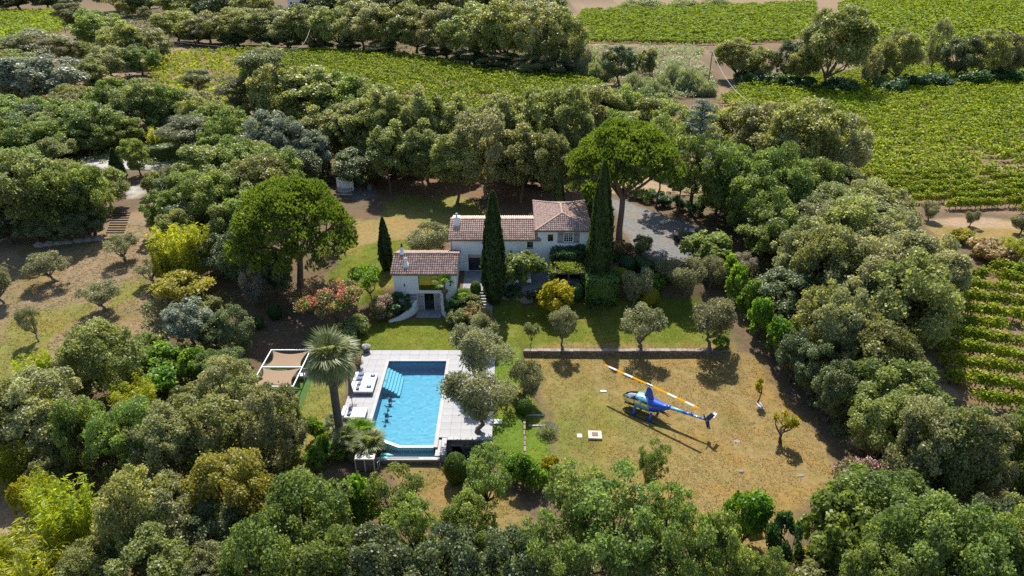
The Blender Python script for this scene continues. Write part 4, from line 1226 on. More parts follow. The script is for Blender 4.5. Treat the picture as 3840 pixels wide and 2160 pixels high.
row('dark_shrub', 'hedge_bush', 'shrub', 'dark bush', 'at the wood foot behind the house', [(960, 432, 398, 26), (1000, 436, 402, 26), (1050, 440, 405, 24), (1290, 462, 425, 24), (1335, 468, 430, 28), (1380, 475, 430, 26)])
# right wood
row(['oak', 'oak_grey'], 'oak_tree', 'tree', 'oak', 'between right umbrella pine and right vineyard',
    [(1690, 430, 245, 64), (1770, 420, 250, 60), (1835, 450, 250, 78), (1915, 480, 255, 90), (2000, 500, 240, 100), (2075, 490, 265, 78), (2130, 470, 290, 50)])
row('oak_green', 'oak_tree', 'tree', 'green oak', 'overhanging the far side of the gravel drive',
    [(1845, 570, 345, 80), (1930, 590, 350, 82), (1890, 620, 420, 70), (2020, 560, 380, 80), (1800, 540, 420, 55)])
row('oak_airy', 'leafy_tree', 'tree', 'light-crowned tree', 'on the far edge of the gravel drive', [(1650, 524, 285, 66), (1705, 545, 300, 62), (1800, 575, 335, 72)])
row('dark_shrub', 'hedge_bush', 'shrub', 'dark bush', 'in the hedge along the far edge of the gravel drive', [(1590, 498, 470, 22), (1625, 505, 474, 24), (1665, 515, 480, 26), (1705, 525, 488, 26), (1745, 536, 498, 26)])
plant('cedar', 'cedar_tree', 'blue-grey cedar with tiered boughs behind the gravel drive', 'tree', 1735, 535, 240, 72)
row(['oak_grey', 'oak'], 'oak_tree', 'tree', 'large grey-green oak', 'in the great clump right of the garden',
    [(1985, 730, 535, 74), (2045, 650, 485, 84), (2060, 800, 565, 88), (2130, 690, 495, 92), (2140, 830, 595, 100), (2220, 730, 520, 98), (2225, 905, 625, 112), (2285, 760, 570, 84), (2290, 870, 650, 80), (2100, 940, 700, 88), (2170, 1000, 795, 90), (2040, 900, 700, 66), (2350, 770, 640, 50)])
row('bright_shrub', 'laurel_bush', 'shrub', 'bright green laurel', 'in the hedge below the great clump', [(1830, 725, 640, 26), (1850, 770, 670, 30), (1880, 800, 705, 32), (1905, 850, 745, 36), (1945, 900, 795, 40)])
row('dark_tree', 'bushy_tree', 'tree', 'dark bush', 'in the tall hedge along the landing field', [(1985, 960, 830, 46), (2030, 1000, 860, 50), (2080, 1060, 900, 55)])
row(['oak', 'oak_grey', 'oak'], 'oak_tree', 'tree', 'dull green oak', 'in the lower right wood beside the pink oleanders',
    [(2200, 1180, 990, 72), (2270, 1250, 1000, 90), (2350, 1290, 1020, 95), (2430, 1300, 1040, 85), (2310, 1180, 1000, 70)])
row('oak_green', 'leafy_tree', 'tree', 'fresh green tree', 'at the right edge of the photo', [(2505, 1250, 1040, 60), (2560, 1190, 1015, 56), (2560, 1330, 1080, 66)])
row('oleander_white', 'oleander_bush', 'shrub', 'pale flowering oleander', 'in the right hedge', [(1862, 695, 632, 34), (2100, 1060, 960, 45), (2165, 1150, 1060, 40)])
row('oleander', 'oleander_bush', 'shrub', 'pink oleander', 'at the lower right corner of the landing field', [(2140, 1258, 1158, 60), (2228, 1278, 1170, 66)])
# trees among the upper right vineyards
plant('oak', 'oak_tree', 'big dark oak alone between the upper right vineyards', 'tree', 2078, 232, 5, 84)
row(['oak', 'oak_grey', 'dark_tree'], 'oak_tree', 'tree', 'dark round tree', 'in the hedgerow across the upper right', [(1850, 205, 92, 62), (1915, 205, 120, 40), (1975, 212, 95, 40), (2010, 222, 120, 38), (2180, 225, 120, 30), (2245, 220, 68, 48), (2195, 205, 110, 34), (2335, 195, 42, 30), (2400, 205, 80, 45), (2465, 205, 60, 55), (2530, 200, 75, 50), (2590, 200, 60, 45)])
row('dark_shrub', 'hedge_bush', 'shrub', 'low dark bush', 'under the hedgerow trees across the upper right', [(1880, 216, 175, 35), (1950, 222, 180, 35), (2020, 232, 190, 40), (2110, 238, 195, 45), (2230, 235, 190, 40), (2290, 226, 185, 36), (2360, 222, 180, 40), (2440, 218, 175, 45), (2520, 212, 168, 45)])
plant('dark_tree', 'juniper_tree', 'dark upright bush in the reeds between the vineyards', 'shrub', 1558, 215, 108, 40)
plant('shrub', 'shrub', 'greyish shrub right of the dark upright bush', 'shrub', 1625, 195, 120, 32)
row('reed', 'reed_bed', 'reeds', 'pale clump of reeds', 'between the middle and upper right vineyards', [(1465, 190, 120, 40), (1505, 200, 135, 36), (1600, 232, 178, 42), (1650, 238, 185, 40), (1690, 222, 150, 34), (1735, 232, 160, 36), (1765, 238, 190, 34)])
row('reed', 'reed_bed', 'reeds', 'bright clump of reeds', 'along the top edge of the photo', [(1640, 20, -8, 40), (1720, 18, -10, 40), (1800, 16, -12, 40), (1580, 24, -4, 30)])

# olive grove on the left slope
for it, lb in [((315, 656, 588, 42), 'olive tree with a forked trunk nearest the sleeper steps'), ((146, 707, 634, 58), 'spreading olive tree in the shade below the boulders'),
               ((10, 764, 673, 44), 'olive tree cut by the left edge of the photo'), ((266, 781, 707, 55), 'thin olive tree in the middle of the left slope'),
               ((388, 713, 650, 42), 'silvery olive tree beside the bamboo on the left slope'), ((98, 859, 774, 32), 'small hard-pruned olive tree lowest on the left slope')]:
    plant('olive', 'olive_tree', lb, 'olive tree', *it)
# bottom left wood
for kd, it, nm, lb in [
    ('oak', (300, 1005, 808, 95), 'oak_tree', 'broad dark oak in front of the olive slope, left of the bamboo'),
    ('oak_grey', (150, 1140, 918, 105), 'oak_tree', 'large oak with pale forked trunk in the lower left wood'),
    ('oak', (50, 1160, 955, 70), 'oak_tree', 'dark oak at the left edge beside the pale-trunked oak'),
    ('blue_tree', (490, 865, 748, 66), 'grey_tree', 'dusty grey-green tree under the flat-topped golden tree'),
    ('gold_shrub', (472, 775, 688, 88), 'flat_topped_tree', 'flat-topped golden-brown tree at the edge of the left slope'),
    ('bamboo', (455, 705, 580, 62), 'bamboo_clump', 'tall yellow-green bamboo left of the dark wood'),
    ('bamboo', (512, 695, 575, 48), 'bamboo_clump', 'yellow-green bamboo against the dark trees, right of the tallest clump'),
    ('bamboo', (425, 715, 630, 32), 'bamboo_clump', 'low yellow-green bamboo at the foot of the tall clumps'),
    ('oleander_white', (655, 770, 668, 36), 'flowering_bush', 'silvery flowering bush in the dark below the left umbrella pine'),
    ('dark_tree', (600, 900, 770, 50), 'bushy_tree', 'dark tree above the concrete barrel planter'),
    ('dark_tree', (550, 880, 790, 45), 'bushy_tree', 'dark tree left of the clipped balls'),
    ('bright_shrub', (430, 945, 868, 48), 'bright_bush', 'vivid green bush at the top of the lower left wood'),
    ('bright_shrub', (500, 955, 880, 38), 'bright_bush', 'vivid green bush left of the concrete barrel planter'),
    ('bright_shrub', (400, 1010, 935, 60), 'bright_bush', 'low vivid green bush beside the broad dark oak'),
    ('bamboo', (110, 985, 900, 42), 'bamboo_clump', 'yellow-green bamboo on the lower edge of the olive slope'),
    ('bamboo', (35, 1240, 1140, 66), 'bamboo_clump', 'yellow-green bamboo at the left edge above the bare ground'),
    ('yellow_shrub', (90, 1300, 1205, 42), 'yellow_bush', 'small yellow leafy tree beside the bare ground at the lower left'),
    ('bamboo', (205, 1400, 1225, 82), 'bamboo_clump', 'big yellow-green bamboo in the lower left wood'),
    ('bamboo', (160, 1330, 1200, 45), 'bamboo_clump', 'thin yellow-green bamboo behind the big lower left clump'),
    ('bamboo', (70, 1530, 1370, 110), 'bamboo_clump', 'yellow-green bamboo in the bottom left corner'),
    ('oak_grey', (595, 1080, 900, 66), 'oak_tree', 'oak left of the shade sail'),
    ('oak_grey', (700, 1190, 960, 82), 'oak_tree', 'leggy oak in front of the shade sail'),
    ('oak_green', (745, 1130, 1000, 36), 'oak_tree', 'small oak leaning out over the grass by the shade sail'),
    ('oak_gold', (610, 1340, 1120, 100), 'oak_tree', 'golden-yellow oak in the lower left wood'),
    ('oak', (525, 1200, 990, 92), 'oak_tree', 'dark oak left of the golden-yellow oak'),
    ('oak_grey', (440, 1230, 1010, 90), 'oak_tree', 'grey oak in the middle of the lower left wood'),
    ('oak_green', (340, 1200, 1000, 86), 'oak_tree', 'green oak above the big lower left bamboo'),
    ('oak_green', (250, 1180, 990, 70), 'oak_tree', 'green oak right of the pale-trunked oak'),
    ('oak', (375, 1440, 1190, 95), 'oak_tree', 'large dull oak right of the big lower left bamboo'),
    ('oak_grey', (450, 1420, 1220, 100), 'oak_tree', 'grey-green oak below the middle of the lower left wood'),
    ('oak', (265, 1520, 1370, 75), 'oak_tree', 'dark oak at the bottom edge beside the corner bamboo'),
    ('oak', (420, 1560, 1360, 100), 'oak_tree', 'dark oak at the bottom edge, left of the paler round oak'),
    ('oak_grey', (560, 1560, 1375, 75), 'oak_tree', 'paler round oak at the bottom edge'),
    ('dark_tree', (560, 1420, 1270, 80), 'bushy_tree', 'dark brownish tree below the golden-yellow oak'),
    ('oak_green', (800, 1440, 1190, 110), 'oak_tree', 'fresh green oak in front of the fan palms'),
    ('oak_green', (700, 1560, 1290, 110), 'oak_tree', 'bright-leaved green oak at the bottom, right of the paler round oak'),
    ('oak_green', (860, 1580, 1330, 110), 'oak_tree', 'green oak at the bottom edge below the heat pump'),
    ('oak_airy', (1000, 1370, 1175, 80), 'leafy_tree', 'light green tree below the overflow basin'),
    ('bright_shrub', (905, 1330, 1195, 60), 'bright_bush', 'bright green bush beside the heat pump'),
    ('oak_airy', (1060, 1440, 1240, 70), 'leafy_tree', 'leafy tree reaching up before the brown grass below the pool'),
    ('dark_tree', (990, 1580, 1330, 100), 'bushy_tree', 'dark green tree at the bottom edge left of centre'),
    ('oak_airy', (1225, 1310, 1120, 66), 'leafy_tree', 'airy tree right of the clipped dome bush'),
    ('oak_green', (1185, 1400, 1240, 74), 'leafy_tree', 'rounded leafy tree below the airy tree near the dome bush'),
    ('bright_shrub', (1300, 1215, 1138, 46), 'bright_bush', 'yellow-green bush at the lower end of the grass strip'),
    ('bright_shrub', (1345, 1230, 1165, 40), 'bright_bush', 'green bush touching the yellow-green bush on the grass strip'),
    ('yellow_shrub', (1385, 1210, 1150, 26), 'yellow_bush', 'small yellowish bush at the edge of the landing field'),
    ('dark_tree', (1140, 1590, 1350, 100), 'bushy_tree', 'dark rounded tree at the bottom centre'),
    ('dark_tree', (1270, 1580, 1340, 95), 'bushy_tree', 'dark rounded tree at the bottom, just right of centre'),
    ('oak_airy', (1440, 1420, 1170, 105), 'leafy_tree', 'airy grey-green tree left of the helicopter shadow'),
    ('oak_airy', (1530, 1510, 1200, 130), 'leafy_tree', 'tall airy tree with dark stems at the bottom of the landing field'),
    ('oak_airy', (1635, 1470, 1210, 90), 'leafy_tree', 'airy tree below the tail of the helicopter'),
    ('oak_airy', (1618, 1235, 1090, 46), 'leafy_tree', 'small light tree overlapping the shadow of the rotor blade'),
    ('oak_airy', (1715, 1560, 1250, 90), 'leafy_tree', 'airy tree with bare twigs at the bottom right of centre'),
    ('oak_airy', (1380, 1560, 1300, 90), 'leafy_tree', 'airy tree at the bottom below the grass strip'),
    ('bright_shrub', (1855, 1375, 1238, 58), 'bright_bush', 'dense bright green tree on the dry grass at the lower right'),
    ('oak_green', (1800, 1580, 1300, 80), 'leafy_tree', 'green tree at the bottom left of the garden table'),
    ('oak_green', (1900, 1600, 1400, 70), 'leafy_tree', 'green tree at the bottom edge below the garden table'),
    ('fig', (2085, 1425, 1252, 105), 'fig_tree', 'broad big-leaved fig tree at the lower right of the field'),
    ('dark_shrub', (1975, 1440, 1290, 44), 'dark_bush', 'dark bronze bush left of the broad fig tree'),
    ('yellow_shrub', (2012, 1450, 1378, 34), 'yellow_bush', 'small yellow-green bush below the broad fig tree'),
    ('oak_green', (2260, 1560, 1275, 130), 'leafy_tree', 'big fresh green tree at the bottom right'),
    ('oak_green', (2390, 1590, 1300, 120), 'leafy_tree', 'fresh green tree at the bottom right, right of the biggest one'),
    ('oak_green', (2160, 1600, 1370, 95), 'leafy_tree', 'fresh green tree at the bottom edge below the broad fig tree'),
    ('oak_green', (2510, 1560, 1260, 90), 'leafy_tree', 'fresh green tree in the bottom right corner'),
    ('dark_tree', (2450, 1420, 1250, 70), 'bushy_tree', 'dark tree behind the bottom right green trees'),
    ('oak', (2530, 1420, 1240, 66), 'oak_tree', 'dark oak at the right edge above the bottom right corner'),
]:
    plant(kd, nm, lb, {'oak_tree': 'tree', 'leafy_tree': 'tree', 'fig_tree': 'tree', 'bamboo_clump': 'bamboo', 'bushy_tree': 'tree', 'grey_tree': 'tree', 'flat_topped_tree': 'tree'}.get(nm, 'shrub'), *it)

# garden planting
plant('stone_pine', 'umbrella_pine', 'broad umbrella pine with a bright green domed crown left of the house', 'pine tree', 757, 728, 458, 160, rz=.4)
plant('stone_pine_b', 'umbrella_pine', 'tall umbrella pine with twin bare trunks behind the right cypress', 'pine tree', 1556, 622, 318, 150, rz=1.2)
for it, lb in [((1243, 762, 478, 29), 'tall dark cypress in front of the middle of the house'), ((1503, 725, 402, 30), 'tallest dark cypress at the right corner of the house'),
               ((973, 678, 545, 16), 'slim cypress left of the annexe')]:
    plant('cypress', 'cypress_tree', lb, 'cypress', *it)
plant('cypress', 'cypress_tree', 'smaller cypress just behind the tower of the house', 'cypress', 0, 0, 0, 0, pos=(9.0, 78.9, 3.1), hgt=ZY(440, 78.9) - 3.1, rad=.75)
plant('cypress', 'cypress_tree', 'dark ivy-clad column at the foot of the wood behind the tower', 'cypress', 1405, 560, 420, 16)
plant('olive_dense', 'olive_tree', 'round pale olive tree behind the annexe roof', 'olive tree', 1080, 650, 563, 54)
for it, lb in [((1415, 879, 778, 46), 'dusky olive tree above the left part of the dry-stone wall'), ((1612, 879, 765, 64), 'olive tree with splayed branches above the middle of the dry-stone wall'),
               ((1785, 879, 745, 78), 'large olive tree with bent trunk above the right end of the dry-stone wall')]:
    plant('olive', 'olive_tree', lb, 'olive tree', *it)
for it, lb in [((1590, 775, 672, 46), 'silver-grey olive right of the clipped block hedge'), ((1722, 745, 650, 46), 'silver-grey olive behind the big bent olive'), ((1785, 725, 638, 36), 'silver-grey olive below the big leafy tree by the drive'), ((1680, 705, 648, 42), 'low grey olive at the edge of the gravel drive')]:
    plant('olive_dense', 'olive_tree', lb, 'olive tree', *it)
plant('olive_dense', 'olive_tree', 'dense round-headed olive on a short stem beside the pool lawn', 'olive tree', 1322, 1012, 908, 46)
plant('olive', 'olive_tree', 'olive tree at the far right side of the pool deck', 'olive tree', 1180, 965, 822, 84, pos=(-3.1, 49.6, 1.2))
plant('olive', 'olive_tree', 'olive tree with a thick trunk on the near right corner of the pool deck', 'olive tree', 1208, 1092, 925, 98, pos=(-2.7, 43.6, 1.2))
plant('olive_dense', 'olive_bush', 'dark olive bush behind the far right corner of the pool deck', 'olive tree', 1212, 880, 795, 42)
plant('fig', 'fig_tree', 'bright leafy fig tree on the terrace between the two tall cypresses', 'tree', 1312, 715, 630, 64)
plant('fig', 'fig_tree', 'wide leafy tree hiding the parked car by the gravel drive', 'tree', 1772, 672, 582, 76)
plant('yellow_shrub', 'yellow_bush', 'bright yellow-green bush in front of the terrace', 'shrub', 1396, 792, 705, 52)
plant('block', 'clipped_hedge', 'big clipped block hedge at the foot of the tallest cypress', 'hedge', 1510, 758, 692, 38, rz=0)
plant('ball', 'clipped_ball', 'clipped green ball under the round-headed olive', 'shrub', 1318, 1042, 1003, 22)
plant('ball_yellow', 'clipped_ball', 'clipped yellow-green ball right of the silver-grey olive', 'shrub', 1632, 768, 724, 22)
plant('ball_dark', 'clipped_ball', 'dark clipped ball between the yellow bush and the block hedge', 'shrub', 1447, 756, 714, 22)
plant('ball', 'clipped_dome', 'large clipped dome bush below the pump room wall', 'shrub', 1149, 1213, 1143, 32)
plant('ball_dark', 'clipped_ball', 'large dark clipped ball right of the tallest cypress', 'shrub', 1575, 690, 645, 22)
plant('ball_yellow', 'clipped_ball', 'half-hidden clipped ball behind the silver-grey olive', 'shrub', 1562, 705, 675, 18)
for it, lb in [((694, 803, 761, 19), 'dark clipped ball highest under the left umbrella pine'), ((613, 849, 808, 18), 'dark clipped ball nearest the barrel planter'), ((652, 826, 796, 15), 'small pale clipped ball between the two dark ones')]:
    plant('ball_dark' if 'dark clipped' in lb else 'ball', 'clipped_ball', lb, 'shrub', *it)
plant('ball', 'clipped_ball', 'small clipped bush beside the stone steps', 'shrub', 1197, 742, 708, 14)
row('block_dark', 'clipped_hedge', 'hedge', 'dark clipped hedge', 'at the near edge of the gravel drive', [(1615, 690, 655, 24), (1650, 692, 658, 24)])
plant('silk_tree', 'silk_tree', 'silk tree covered in coral pink flowers left of the annexe', 'tree', 845, 838, 712, 78)
plant('mimosa', 'mimosa_tree', 'light feathery tree between the pink silk tree and the annexe', 'tree', 938, 768, 662, 52)
for kd, it, lb in [
    ('dark_shrub', (1003, 785, 738, 36), 'dark bush left of the annexe door'), ('oleander', (962, 800, 742, 34), 'pinkish oleander at the end of the long curved wall'),
    ('shrub', (905, 845, 790, 40), 'dull shrub below the silk tree'), ('shrub', (870, 870, 815, 40), 'low grey shrub above the big palm'),
    ('dark_shrub', (1143, 795, 745, 22), 'dark bush behind the short curved wall'), ('shrub', (1185, 790, 740, 34), 'shrub on the bank left of the stone steps'),
    ('dry_shrub', (1195, 812, 770, 40), 'straw-coloured shrub at the foot of the stone steps'), ('shrub', (1150, 815, 780, 28), 'greyish shrub where the short curved wall ends'),
    ('shrub', (1215, 860, 795, 36), 'olive-green shrub on the lawn below the stone steps'),
    ('dark_shrub', (1290, 752, 722, 30), 'dark ground shrub before the terrace edge, left'), ('dark_shrub', (1350, 752, 725, 30), 'dark ground shrub before the terrace edge, right'),
    ('bright_shrub', (1540, 720, 675, 22), 'bright green bush at the foot of the right corner cypress'), ('bright_shrub', (1660, 725, 690, 20), 'bright green bush among the grey olives'),
    ('bright_shrub', (1640, 735, 700, 18), 'small bright bush right of the clipped yellow ball'),
    ('shrub', (1610, 640, 590, 30), 'greyish shrub on the gravel edge below the umbrella pine'), ('dry_shrub', (1560, 640, 605, 26), 'dry shrub at the trunk of the right umbrella pine'),
    ('dark_shrub', (1545, 655, 625, 24), 'dark shrub right of the house corner'),
    ('bright_shrub', (1815, 878, 848, 20), 'green tuft at the right end of the dry-stone wall'), ('dark_shrub', (1500, 770, 740, 40), 'dark low planting below the block hedge'),
    ('dry_shrub', (760, 770, 735, 40), 'dry shrub at the foot of the left umbrella pine'), ('shrub', (810, 770, 735, 34), 'shrub right of the left umbrella pine trunk'),
    ('dry_shrub', (2480, 650, 605, 60), 'brown dry bush along the track at the right edge'), ('yellow_shrub', (2420, 610, 575, 30), 'bright yellow-green bush below the track at the right edge'),
    ('bamboo', (2540, 660, 605, 40), 'yellowish bush on the bank at the right edge'),
]:
    plant(kd, {'oleander': 'oleander_bush'}.get(kd, 'shrub'), lb, 'shrub', *it)
plant('small_tree', 'small_tree', 'slender young tree with reddish tips at the left end of the dry-stone wall', 'tree', 1336, 878, 806, 24)
plant('mimosa', 'young_tree', 'slim young tree right of the left umbrella pine', 'tree', 832, 640, 585, 28)
plant('pollard', 'pollard_tree', 'small pollarded tree nearer the dry-stone wall', 'tree', 1906, 1013, 958, 14)
plant('pollard', 'pollard_tree', 'larger pollarded tree with yellow-green tufts on the landing field', 'tree', 1962, 1112, 1042, 34)
for it, lb in [((2335, 555, 505, 27), 'left olive tree along the sandy track at the right edge'), ((2438, 570, 527, 22), 'middle olive tree along the sandy track at the right edge'), ((2565, 590, 535, 32), 'right olive tree along the sandy track at the right edge')]:
    plant('olive_dense', 'olive_tree', lb, 'olive tree', *it)

ADJ = {'oak': 'dull green', 'oak_green': 'fresh green', 'oak_grey': 'greyish', 'dark_tree': 'dark green', 'shrub': 'low bushy', 'bamboo': 'yellow-green', 'oak_airy': 'thin-leaved'}
AVOID = [gpoly(p) for p in ([(180, 395), (540, 335), (540, 470), (420, 520), (330, 520), (180, 470)], [(2090, 1150), (2300, 1150), (2310, 1330), (2080, 1300)], [(-40, 1180), (140, 1150), (140, 1420), (-40, 1420)], [(640, 940), (760, 920), (800, 1120), (700, 1160)])]
def filler(kinds, name, label, cat, group, poly, n, h, seed, gap):
    rnd = random.Random(seed); P = gpoly(poly); out = []
    feet = [o.location.to_2d() for o in COL.objects if o.type == 'EMPTY' and o.parent is None]
    for _ in range(n * 60):
        x, y = rnd.uniform(P[:, 0].min(), P[:, 0].max()), rnd.uniform(P[:, 1].min(), P[:, 1].max())
        if not inside(P, np.array([x]), np.array([y]))[0]: continue
        q = Vector((x, y))
        if any((q - f).length < gap for f in feet) : continue
        if any(inside(A, np.array([x]), np.array([y]))[0] for A in AVOID): continue
        feet.append(q); hh = rnd.uniform(*h); kd = rnd.choice(kinds)
        plant(kd, name, label % ADJ[kd], cat, 0, 0, 0, 0, group, pos=(x, y, float(hz(x, y))), hgt=hh, rad=hh * rnd.uniform(.42, .62))
        out.append(q)
        if len(out) >= n: break
filler(['oak', 'oak_green', 'oak_grey', 'dark_tree'], 'young_oak', '%s young oak filling a gap in the left wood', 'tree', 'young oaks in the left wood', [(-60, 330), (200, 300), (420, 310), (640, 330), (800, 400), (840, 460), (700, 540), (640, 700), (560, 720), (430, 600), (400, 450), (330, 400), (-60, 470)], 44, (4, 7.5), 1, 3.0)
filler(['oak', 'oak_green', 'oak_grey', 'shrub', 'bamboo'], 'young_oak', '%s young tree filling a gap in the lower left wood', 'tree', 'young trees in the lower left wood', [(200, 950), (340, 900), (420, 800), (560, 800), (560, 960), (660, 1000), (680, 1140), (740, 1200), (830, 1280), (850, 1500), (300, 1540), (130, 1420), (150, 1250), (60, 1180), (-40, 1120), (80, 1000)], 22, (2.2, 4.0), 2, 2.5)
filler(['oak', 'oak_grey', 'oak_green', 'dark_tree'], 'young_oak', '%s young oak filling a gap in the right wood', 'tree', 'young oaks in the right wood', [(1820, 500), (2140, 520), (2250, 620), (2270, 790), (2250, 860), (2130, 930), (2200, 1100), (2420, 1180), (2600, 1260), (2600, 1500), (2300, 1480), (2160, 1330), (2240, 1200), (2130, 1100), (2000, 930), (1900, 790), (1950, 700), (1900, 600)], 44, (4, 7.5), 3, 3.0)
filler(['oak_airy', 'oak_green', 'shrub'], 'young_tree', '%s young tree along the bottom edge of the photo', 'tree', 'young trees along the bottom edge', [(880, 1420), (1080, 1400), (1380, 1400), (1600, 1400), (1850, 1470), (2050, 1480), (2200, 1540), (880, 1560)], 12, (2.0, 3.5), 4, 2.2)
filler(['oak', 'dark_tree', 'oak_grey'], 'young_oak', '%s young oak among the far woods', 'tree', 'young oaks in the far woods', [(-40, 170), (100, 190), (200, 150), (300, 20), (480, 20), (1300, 60), (1430, 120), (1430, 190), (1300, 180), (1100, 148), (900, 130), (600, 115), (440, 100), (300, 130), (120, 240), (-40, 300)], 44, (5, 9), 5, 5.0)
filler(['oak', 'oak_green'], 'young_oak', '%s young oak in the wood behind the house', 'tree', 'young oaks behind the house', [(700, 340), (960, 350), (1480, 380), (1500, 330), (1640, 330), (1640, 400), (1480, 430), (1200, 425), (900, 420)], 26, (5, 9), 6, 4.0)

def lavender():
    rng = np.random.default_rng(3); n = 900
    d = unit(rng.normal(size=(n, 3)) * np.array((1, 1, .5)) + np.array((0, 0, 1.1)))
    t = .25 + .6 * rng.random(n)
    t2 = unit(np.cross(d, unit(rng.normal(size=(n, 3)))))
    p = G(1378, 1092)
    o = thing('lavender_bush', 'lavender clump on the edge of the landing field', 'shrub', p)
    obj('stems', cloud('lavender_stems', rng, (d * t[:, None], d, t2, np.full(n, .3), np.full(n, .035), rng.random(n)), LM['reed']), None, o)
    q = unit(rng.normal(size=(260, 3)) * np.array((1, 1, .4)) + np.array((0, 0, 1.0))); t3 = unit(np.cross(q, unit(rng.normal(size=(260, 3)))))
    obj('flowers', cloud('lavender_flowers', rng, (q * .98, q, t3, np.full(260, .2), np.full(260, .05), rng.random(260)), LM['purple']), None, o)
lavender()

# creeper over the trellis at the tower wall, and the vine-clad pergola
def leaf_box(rng, n, x, y, z, l, w):
    d = unit(rng.normal(size=(n, 3)))
    c = np.array(((x[0] + x[1]) / 2, (y[0] + y[1]) / 2, (z[0] + z[1]) / 2)); hb = np.array(((x[1] - x[0]) / 2, (y[1] - y[0]) / 2, (z[1] - z[0]) / 2))
    p = d / np.max(np.abs(d / hb), axis=1, keepdims=True)
    bump = 1 + .10 * vnoise(p[:, 0] * 2 + p[:, 1], p[:, 2] * 2, 1, 4)
    p = p * (bump - .12 * rng.random(n))[:, None] + c
    nrm = unit(d + rng.normal(size=(n, 3)) * .6); t1, t2 = oriented(rng, nrm)
    s = .7 + .6 * rng.random(n)
    return p, t1, t2, l * s, w * s, np.clip(.5 + .5 * vnoise(p[:, 0], p[:, 2], .7, 2), 0, 1)
rng = np.random.default_rng(8)
crp = thing('creeper', 'dark green creeper covering a trellis on the lower wall of the tower', 'creeper', (6.5, 68, TERR))
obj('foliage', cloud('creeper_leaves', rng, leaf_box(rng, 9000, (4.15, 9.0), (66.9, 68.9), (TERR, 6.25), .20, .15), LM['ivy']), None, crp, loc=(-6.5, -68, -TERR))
obj('trellis', MB().box(4.5, 8.7, 67.5, 68.6, TERR, 5.9), mat('core_dark', (.010, .016, .008), .95, .4, 8), crp, world=True)  # solid near-black block filling the inside of the creeper
pg = thing('pergola', 'wooden pergola topped with yellow-green vines before the tower', 'pergola', (5.9, 65.9, TERR))
for x in (4.15, 5.95, 7.7):
    for y in (64.95, 66.7): obj('post', MB().box(x - .06, x + .06, y - .06, y + .06, TERR - .6, 4.72), M_FRAME_W if False else M_WOODB, pg, world=True)
for y in (64.95, 66.7): obj('beam', MB().box(4.0, 7.9, y - .05, y + .05, 4.725, 4.87), M_WOODB, pg, world=True)
for k in range(9): obj('rafter', MB().box(4.12 + k * .44, 4.19 + k * .44, 64.7, 66.95, 4.875, 4.95), M_WOODB, pg, world=True)
for z in (3.75, 4.1): obj('rail', MB().box(4.22, 7.6, 66.72, 66.76, z, z + .09), M_SHUT, pg, world=True)
obj('vine_foliage', cloud('pergola_leaves', rng, leaf_box(rng, 3200, (3.9, 8.0), (64.7, 66.9), (4.85, 5.35), .22, .17), LM['fig']), None, pg, loc=(-5.9, -65.9, -TERR))
obj('hanging_foliage', cloud('pergola_leaves2', rng, leaf_box(rng, 900, (3.9, 4.5), (64.7, 66.6), (TERR, 4.9), .22, .17), LM['ivy']), None, pg, loc=(-5.9, -65.9, -TERR))
obj('hanging_foliage', cloud('pergola_leaves3', rng, leaf_box(rng, 900, (7.3, 8.1), (64.7, 66.6), (TERR, 4.9), .22, .17), LM['ivy']), None, pg, loc=(-5.9, -65.9, -TERR))

# ------------------------------------------------------------------ palms: every frond a part
def frond_mesh(seed, nseg=20, L=1.0, droop=.45, spread=2.6, w=.055):
    """fan leaf: a stalk and a half disc of narrow pointed blades"""
    rng = np.random.default_rng(seed)
    mb = MB()
    mb.tube([(0, 0, 0), (.35, 0, .06), (.7, 0, .05)], [.022, .018, .014], 4, cap=False)
    for k in range(nseg):
        a = -spread / 2 + spread * k / (nseg - 1)
        ll = L * (.72 + .28 * math.cos(a * .9)) * (.9 + .2 * rng.random())
        d = Vector((math.cos(a), math.sin(a), 0)); s = Vector((-d.y, d.x, 0)) * w
        b = Vector((.68, 0, .05)); fold = .03 * (1 if k % 2 else -1)
        m = b + d * ll * .55 + Vector((0, 0, .02 - droop * .12 + fold)); t = b + d * ll + Vector((0, 0, -droop * (.45 + .4 * rng.random()) * ll))
        mb.add([b, m + s, m - s, t], [(0, 2, 1), (1, 2, 3)])
    me = mb.mesh('frond')
    for nme in ('lv', 'cv'):
        at = me.attributes.new(nme, 'FLOAT', 'FACE'); at.data.foreach_set('value', rng.random(len(me.polygons)).astype(np.float32))
    return me
FR = [frond_mesh(i) for i in range(4)]
FD = [frond_mesh(10 + i, 14, .9, .9, 1.6, .06) for i in range(2)]
for f in FR: f.materials.append(LM['palm'])
for f in FD: f.materials.append(LM['palm_dead'])
